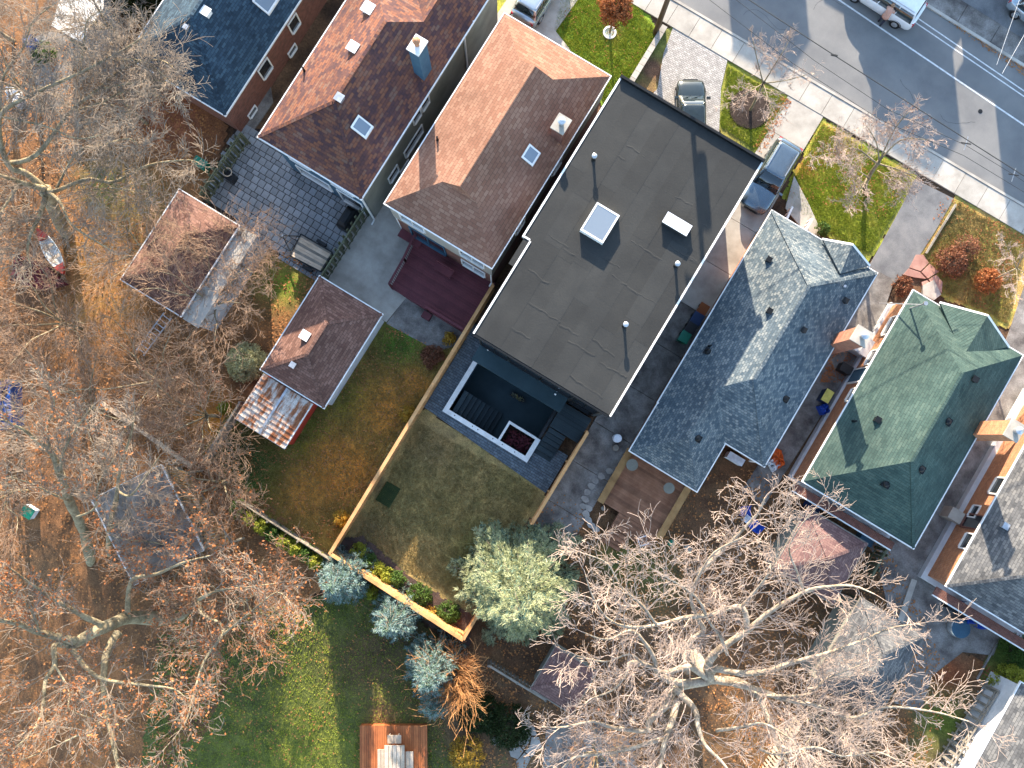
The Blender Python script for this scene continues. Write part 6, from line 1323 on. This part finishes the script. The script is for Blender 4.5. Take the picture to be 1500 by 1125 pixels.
AT = [((250, 560), 6.5, 3.6, 'dense pinkish bare tree between the log and the burgundy garage'), ((120, 480), 7, 3.8, 'pinkish bare tree below the canoe at the left edge'), ((330, 450), 5.5, 3.0, 'bare tree with pale tips overlapping the white side wall of the burgundy garage'),
      ((360, 395), 4.5, 2.2, 'small bare tree just right of the burgundy garage'), ((320, 610), 6, 2.8, 'rusty tinted bare tree left of the rusted shed'), ((160, 600), 7, 3.4, 'bare tree at the left above the end of the log'), ((20, 560), 7, 3.6, 'bare tree leaning in from the left edge beside the dark blue tarp'),
      ((230, 380), 5, 2.8, 'bare tree over the left side of the burgundy garage roof'), ((40, 720), 6.5, 3.4, 'bare tree beside the white box with the green top'), ((335, 705), 4.5, 2.0, 'bare tree with a few rust leaves above the hedge'), ((300, 800), 7, 3.2, 'bare tree right of the grey roofed garage with rust leaves'),
      ((215, 180), 6.5, 2.8, 'bare tree touching the left corner of the slate blue roof'), ((60, 150), 7, 3.6, 'bare tree by the blue tarp at the upper left'), ((180, 60), 6, 2.6, 'bare tree right of the white box shed'), ((20, 60), 6.5, 3.0, 'bare tree in the upper left corner'), ((370, 870), 6, 2.8, 'leafy rust brown tree right of the thick orange leaved tree'), ((1180, 1040), 5, 2.6, 'low bare tree under the right branches of the huge pale tree'), ((870, 1090), 4.5, 2.2, 'bare shrub like tree at the bottom by the grey patio')]
for i, (p, h, R_, l) in enumerate(AT):
    lv = {8: 260, 4: 200, 9: 300, 10: 1400, 15: 1600, 17: 150}.get(i, 0)
    TOT += auto_tree(l, p, h, R_, 100+i, n=7, twig='twig_pink' if i not in (11, 12, 13, 14, 16) else ('twig' if i == 16 else 'twig_grey'), cfg=fine, every=.72, clen=(1.1, 2.3), leaves=lv, leafmat='leaf_orange' if i in (9, 10, 15) else 'leaf_rust', flat=.45)
print('twig segments', TOT)

def clumps(C, r, n, size, jitter=.5, squash=1.0):
    """needle or leaf positions round clump centres"""
    C = np.asarray(C); k = np.repeat(C, n, 0); o = rng.normal(size=k.shape); o /= np.linalg.norm(o, axis=1)[:, None]; o[:, 2] = np.abs(o[:, 2])*squash; return k+o*r*(.4+.6*rng.random((len(k), 1)))
def spikes(C, O, length, width, name, mat, parent):
    """flat needle sprays: thin triangles from C along O"""
    n = len(C); O = O/np.linalg.norm(O, axis=1)[:, None]; w_ = np.cross(O, rng.normal(size=O.shape)); w_ /= np.linalg.norm(w_, axis=1)[:, None]; L_ = (length*(.6+.7*rng.random(n)))[:, None]
    V = np.stack([C-w_*width, C+w_*width, C+O*L_], 1); return np_mesh(name, V.reshape(-1, 3), (np.arange(n)*3)[:, None]+np.array([[0, 1, 2]]), mat, parent, 'stuff')
def conifer(label, base, top, h, R_, seed, mat='spruce', inner='spruce_in', whorls=18, name='spruce_tree', lean=(0, 0), dens=1.0, cl=.23, squash=.9):
    """cone of drooping limbs, each limb carrying tufts of needles along its length and side sprays"""
    r_ = np.random.default_rng(seed); b = P(*base); t = thing(name, label, 'tree', b); tr = MB().cyl(b-Vector((0, 0, .2)), b+Vector((lean[0], lean[1], h*.95)), .05*h*.45, .03, 8).build('trunk', M['bark'], t, smooth=True, uv=False); CC = []; inn = []; segs = []
    for wv in range(whorls):
        f = (wv+.5)/whorls; z = h*(.06+.92*f); R0 = R_*(1-f)**.72*(1.0+.10*math.sin(wv*2.3)); m = int(5+9*(1-f)); a0 = r_.random()*6.28
        for k in range(m):
            a = a0+2*math.pi*k/m+r_.normal()*.15; Rr = R0*(.72+.42*r_.random()); n = max(2, int(Rr/.20)); cx, cy = b.x+lean[0]*f, b.y+lean[1]*f; p0 = None
            for j in range(n+1):
                s = (j+.3)/(n+.3); d = Rr*s; zz = z+.10*Rr*s-.42*Rr*s*s+r_.normal()*.03; x, y = cx+math.cos(a)*d, cy+math.sin(a)*d
                if p0: segs.append((*p0, x, y, zz, .02, .012))
                p0 = (x, y, zz)
                if s < .30: inn.append((x, y, zz)); continue
                wd = .34*Rr*s*(1.15-s)+.06
                for q in range(max(1, int(1+wd/.14*dens))):
                    o = r_.uniform(-1, 1)*wd*1.3; CC.append((x-math.sin(a)*o, y+math.cos(a)*o, zz-abs(o)*.25+r_.normal()*.05, math.cos(a), math.sin(a)))
    CC = np.array(CC); twig_mesh('branches', segs, M['twig_grey'], t); n = 15
    C = np.repeat(CC[:, :3], n, 0)+rng.normal(size=(len(CC)*n, 3))*.055; O = rng.normal(size=C.shape)*.75+np.repeat(np.stack([CC[:, 3], CC[:, 4], np.full(len(CC), .55)], 1), n, 0)
    spikes(C, O, cl*.62, .020, 'needles', M[mat], t)
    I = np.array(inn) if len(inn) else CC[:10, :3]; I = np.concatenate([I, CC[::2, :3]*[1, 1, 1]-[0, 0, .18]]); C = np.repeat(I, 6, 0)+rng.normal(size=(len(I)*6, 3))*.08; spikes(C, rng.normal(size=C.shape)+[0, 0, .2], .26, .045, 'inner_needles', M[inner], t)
conifer('big pale green spruce tree between the brown lawn and the huge bare tree', (758, 842), None, 11.8, 3.75, 5, 'spruce', 'spruce_in', 17, lean=(0, 0), dens=1.9, cl=.34)
conifer('round silvery blue spruce at the corner of the cedar fence', (512, 840), None, 5.6, 1.75, 6, 'spruce_blue', 'spruce_in', 15, dens=1.5)
conifer('loose silvery spruce below the cedar fence, middle one of the three blue spruces', (585, 892), None, 5.5, 1.75, 7, 'spruce_blue', 'spruce_in', 10, dens=.9)
conifer('blue spruce with a shaded lower side beside the orange bare shrub', (638, 965), None, 5.5, 1.9, 8, 'spruce_blue', 'spruce_in', 12, dens=1.1)
conifer('small blue spruce below the other blue spruces, near the cedar deck', (640, 1020), None, 3.0, 1.2, 9, 'spruce_blue', 'spruce_in', 9, dens=1.2)
def shrub(label, p, R_, h, mat, seed, name='shrub', n=None, leaf=.055, stems=True, ly=None, twig='twig_grey', cat='shrub', k=26):
    """rounded bush of many leaf sized faces round twig tips"""
    r_ = np.random.default_rng(seed); b = P(*p); t = thing(name, label, cat, b); n = n or int(70*R_*R_*(1+h))+18; C = []
    for _ in range(n):
        a, u = r_.random()*6.28, r_.random()**.5; z = h*(1-u*u*.75)*(.45+.6*r_.random()); C.append((b.x+math.cos(a)*u*R_, b.y+math.sin(a)*u*R_*(ly or 1), max(.08, z)))
    C = np.array(C); S = np.concatenate([np.tile([b.x, b.y, .0], (n, 1))+r_.normal(size=(n, 3))*[.1*R_, .1*R_, .0], C, np.full((n, 1), .018), np.full((n, 1), .007)], 1)
    if stems: twig_mesh('stems', S, M[twig], t)
    leaf_mesh('leaves', clumps(C, .15+.06*R_, k, leaf), leaf, M[mat], t); return t
hd = [(354, 745), (372, 757), (388, 768), (404, 779), (420, 790), (436, 800), (452, 810), (466, 820)]
for i, p in enumerate(hd):
    shrub(('leftmost' if i == 0 else 'rightmost' if i == len(hd)-1 else ('second', 'third', 'fourth', 'fifth', 'sixth', 'seventh')[i-1])+' yellow green bush of the hedge row, counted from the left', p, .52, 1.1, 'hedge' if i % 3 else 'hedge_green', 200+i, 'hedge_bush')['group'] = 'hedge row at the foot of the middle lawn'
gl = ['bright green bush nearest the cedar corner, in the bed below the brown lawn', 'green bush second from the cedar corner in the bed below the brown lawn', 'yellow green bush in the middle of the bed below the brown lawn', 'round yellow green bush right of the middle in the bed below the brown lawn', 'dark green bush in the bed below the brown lawn', 'dark green rounded bush near the lower end of the bed', 'small yellow bush near the lower end of the bed by the cedar fence', 'brownish green bush at the low end of the bed by the big spruce']
for i, (p, r_, m_) in enumerate(zip([(527, 808), (540, 822), (553, 832), (566, 843), (583, 848), (614, 872), (631, 896), (655, 898)], [.5, .5, .45, .5, .5, .75, .4, .7], ['hedge', 'hedge_green', 'hedge', 'hedge', 'hedge_green', 'hedge_green', 'yellow_leaf', 'hedge_green'])): shrub(gl[i], p, r_, .9, m_, 220+i, 'garden_bush')
shrub('small yellow green bush just below the cedar fence by the round blue spruce', (546, 866), .4, .8, 'hedge', 231, 'garden_bush')
shrub('cream leaved shrub beside the corner of the brown roofed garage', (365, 532), 1.15, 2.0, 'leaf_cream', 240, 'flowering_shrub')
shrub('small bright green bush left of the rusted shed', (331, 597), .35, .5, 'hedge', 241, 'garden_bush')
shrub('golden tuft of tall grass at the cedar fence, upper one', (598, 607), .45, .9, 'yellow_leaf', 242, 'ornamental_grass'); shrub('golden tuft of tall grass at the cedar fence, lower one', (501, 759), .45, .9, 'yellow_leaf', 243, 'ornamental_grass')
shrub('golden leaved plant by the end of the red deck at the cedar fence', (658, 497), .35, .6, 'yellow_leaf', 244, 'garden_bush')
shrub('rusty low plants along the cedar fence below the patio', (636, 523), .7, .35, 'leaf_rust', 245, 'garden_bush')
shrub('orange autumn shrub on the right front lawn beside the small pale tree', (1442, 413), .75, 1.2, 'leaf_orange', 246, 'autumn_shrub'); shrub('brown red shrub beside the red flagstones', (1388, 385), 1.0, 1.3, 'leaf_rust', 247, 'autumn_shrub', k=14)
shrub('dark brown bush right of the red flagstones, shading the lawn', (1410, 365), .8, 1.2, 'leaf_rust', 248, 'autumn_shrub', k=8)
shrub('low dark bush at the front corner of the green roofed bungalow', (1320, 420), .6, .6, 'leaf_rust', 249, 'garden_bush'); shrub('green bush by the white steps of the grey bungalow', (1203, 337), .4, .6, 'hedge_green', 250, 'garden_bush')
shrub('yellow green leafy tree at the lower right edge above the white walled house', (1470, 1000), 1.15, 2.2, 'hedge', 251, 'leafy_tree', cat='tree'); shrub('golden bush at the bottom right of the cedar deck', (685, 1100), 1.0, 1.3, 'yellow_leaf', 252, 'autumn_shrub', k=14)
shrub('dark evergreen tree at the top left beside the slate blue roof', (222, -10), 2.2, 4.5, 'leaf_dark', 253, 'evergreen_tree', cat='tree', k=30)
shrub('dark green low bush in the shade below the big spruce', (700, 1040), 1.2, .9, 'leaf_dark', 254, 'garden_bush'); shrub('dark green bush right of the last one, under the weathered picket fence', (745, 1062), 1.3, .9, 'leaf_dark', 255, 'garden_bush')
shrub('dark ivy patch at the right edge by the lower right fence', (1490, 950), 1.2, .7, 'hedge_green', 256, 'garden_bush')
shrub('green and red plants by the blue tarp at the upper left', (66, 80), .7, .7, 'hedge_green', 258, 'garden_bush')
def red_maple():
    b = P(893, 48); t = thing('autumn_tree', 'small round orange leaved tree on the front lawn at the top', 'tree', b); r_ = np.random.default_rng(77); MB().cyl(b, b+Vector((0, 0, 2.6)), .08, .05, 8).build('trunk', M['bark'], t, uv=False); MB().lathe(b.x, b.y, [(.42, -.02), (.42, .07), (.32, .08), (.30, .02)], 18).build('planting_ring', M['white'], t)
    n = 330; v = r_.normal(size=(n, 3)); v /= np.linalg.norm(v, axis=1)[:, None]; C = np.array([b.x, b.y, 3.0])+v*[1.1, 1.1, 1.25]*(.45+.55*r_.random((n, 1))); twig_mesh('twigs', np.concatenate([np.tile([b.x, b.y, 2.1], (n, 1)), C, np.full((n, 1), .018), np.full((n, 1), .007)], 1), M['twig_grey'], t); leaf_mesh('leaves', clumps(C, .17, 26, .06), .055, M['leaf_orange'], t)
red_maple()
def orange_shrub():
    b = P(668, 985); t = thing('bare_shrub', 'fan shaped orange bare shrub in front of the blue spruces', 'shrub', b); rr = random.Random(9); out, tips = [], []
    for k in range(70):
        a = rr.uniform(0, 6.28); e = (math.cos(a)*rr.uniform(.2, 1), math.sin(a)*rr.uniform(.2, 1), rr.uniform(.5, 1.4)); l = math.sqrt(sum(x*x for x in e)); sprout(rr, tuple(b), tuple(x/l for x in e), rr.uniform(1.5, 2.8), .022, 1, out, tips, dict(CFG, levels=3, kids=(1, 1, .7), wiggle=.08))
    M['twig_orange'] = nmat('orange_twigs', [(.38, .17, .06), (.55, .29, .12)], 1.5, .9, 0); twig_mesh('twigs', out, M['twig_orange'], t)
orange_shrub()

# ------------------------------------------------------------------ fallen leaves and rough grass
def scatter(name, pts, n, size, mat, z=.03, density=None):
    poly = px(pts); xs = [p[0] for p in poly]; ys = [p[1] for p in poly]; X = rng.uniform(min(xs), max(xs), n*2); Y = rng.uniform(min(ys), max(ys), n*2); k = inside(X, Y, poly); W = vnoise(X, Y, 1.3, 31)*.5+vnoise(X, Y, .5, 32)*.5; k &= rng.random(len(X)) < np.clip((W-.25)*2.2, .08, 1); X, Y = X[k][:n], Y[k][:n]
    return tag(leaf_mesh(name, np.stack([X, Y, z+rng.random(len(X))*.03], 1), size, M[mat], None, flat=.75, aspect=.7), kind='stuff')
scatter('fallen_leaves', [(-20, 60), (215, 60), (330, 190), (290, 300), (470, 400), (380, 540), (300, 670), (330, 730), (480, 850), (330, 1000), (240, 1130), (-20, 1130)], 30000, .065, 'leaf_fall')
scatter('fallen_leaves', [(780, 760), (830, 720), (900, 800), (1060, 680), (1160, 700), (1300, 800), (1400, 1000), (1350, 1130), (700, 1130), (700, 950)], 14000, .06, 'leaf_fall')
scatter('fallen_leaves', [(560, 470), (650, 515), (484, 812), (400, 780), (322, 700), (345, 600), (478, 598)], 2500, .05, 'leaf_fall', z=.02)
scatter('fallen_leaves', [(240, 900), (560, 860), (700, 1000), (740, 1125), (240, 1125)], 2500, .05, 'leaf_fall', z=.02)
scatter('fallen_leaves', [(1380, 280), (1500, 345), (1500, 420), (1440, 455), (1350, 375)], 1300, .05, 'leaf_orange', z=.02)
scatter('fallen_leaves', [(1200, 175), (1335, 255), (1300, 320), (1150, 290)], 900, .045, 'leaf_orange', z=.02)
scatter('fallen_leaves', [(1145, 140), (1160, 150), (1120, 225), (1100, 220)], 350, .045, 'leaf_orange', z=.03)
scatter('fallen_leaves', [(1365, 15), (1375, 8), (1440, 55), (1500, 100), (1500, 112)], 500, .05, 'leaf_fall', z=.02)
scatter('fallen_leaves', [(1225, 500), (1260, 520), (1240, 560), (1200, 560)], 900, .05, 'leaf_orange', z=.03)
scatter('fallen_leaves', [(820, 5), (935, 15), (960, 45), (900, 140), (835, 75)], 350, .04, 'leaf_orange', z=.02)
def tufts(name, pts, n, h, cols, z=0.0):
    """upright grass blades in small tufts"""
    poly = px(pts); xs = [p[0] for p in poly]; ys = [p[1] for p in poly]; X = rng.uniform(min(xs), max(xs), n*2); Y = rng.uniform(min(ys), max(ys), n*2); k = inside(X, Y, poly); X, Y = X[k][:n], Y[k][:n]; m = len(X)
    C = np.stack([X, Y, np.full(m, z)], 1); C = np.repeat(C, 3, 0)+rng.normal(size=(m*3, 3))*[.04, .04, 0]; spikes(C, rng.normal(size=C.shape)*[.6, .6, 0]+[0, 0, 1], h, .018, name, M[cols], None).__setitem__('kind', 'stuff')
M['blade'] = leaf_mat('grass_blades', [(.15, .22, .02), (.26, .32, .03), (.40, .37, .08)], .8, .25, 1.1); M['blade_dry'] = leaf_mat('dry_grass_blades', [(.19, .16, .05), (.28, .21, .08), (.36, .26, .11)], .8, .2, 1.1)
tufts('grass', [(825, -10), (880, -10), (935, 12), (963, 46), (920, 118), (893, 160), (850, 100), (812, 42)], 9000, .08, 'blade')
tufts('grass', [(1204, 180), (1334, 258), (1326, 285), (1274, 372), (1240, 355), (1180, 320), (1150, 290)], 12000, .08, 'blade')
tufts('grass', [(1065, 95), (1156, 145), (1110, 222), (1055, 185)], 5000, .08, 'blade')
tufts('grass', [(1405, 296), (1505, 350), (1476, 474), (1440, 455), (1378, 430), (1350, 375)], 9000, .08, 'blade_dry')
tufts('grass', [(250, 905), (560, 870), (640, 1000), (660, 1125), (220, 1125)], 9000, .08, 'blade')
tufts('grass', [(520, 790), (612, 618), (790, 718), (760, 770), (690, 890)], 16000, .07, 'blade_dry')
tufts('grass', [(566, 478), (640, 515), (690, 490), (490, 790), (400, 775), (330, 700), (350, 620), (478, 600)], 16000, .08, 'blade_dry')
def mulch_bed():
    c = P(1098, 160); tag(MB().lathe(c.x, c.y, [(1.35, -.03), (1.25, .05), (.7, .12), (.1, .16)], 26).build('mulch_bed', M['mulch'], uv=False), kind='structure')
mulch_bed()

def stone_edge():
    t = thing('stone_edging', 'curved row of rough flat stones beside the driveway left of the brown deck', 'edging', P(862, 735)); r_ = random.Random(12)
    for p in ((893, 690), (880, 697), (872, 704), (866, 712), (860, 721), (857, 731), (854, 741), (862, 744), (858, 752), (861, 761), (866, 769), (873, 775)):
        c = P(*p); n = 7; poly = [(c.x+r_.uniform(.2, .3)*math.cos(2*math.pi*k/n), c.y+r_.uniform(.15, .24)*math.sin(2*math.pi*k/n)) for k in range(n)]; MB().prism(poly, -.05, r_.uniform(.06, .12)).build('stone', M['flag_grey'], t)
stone_edge()
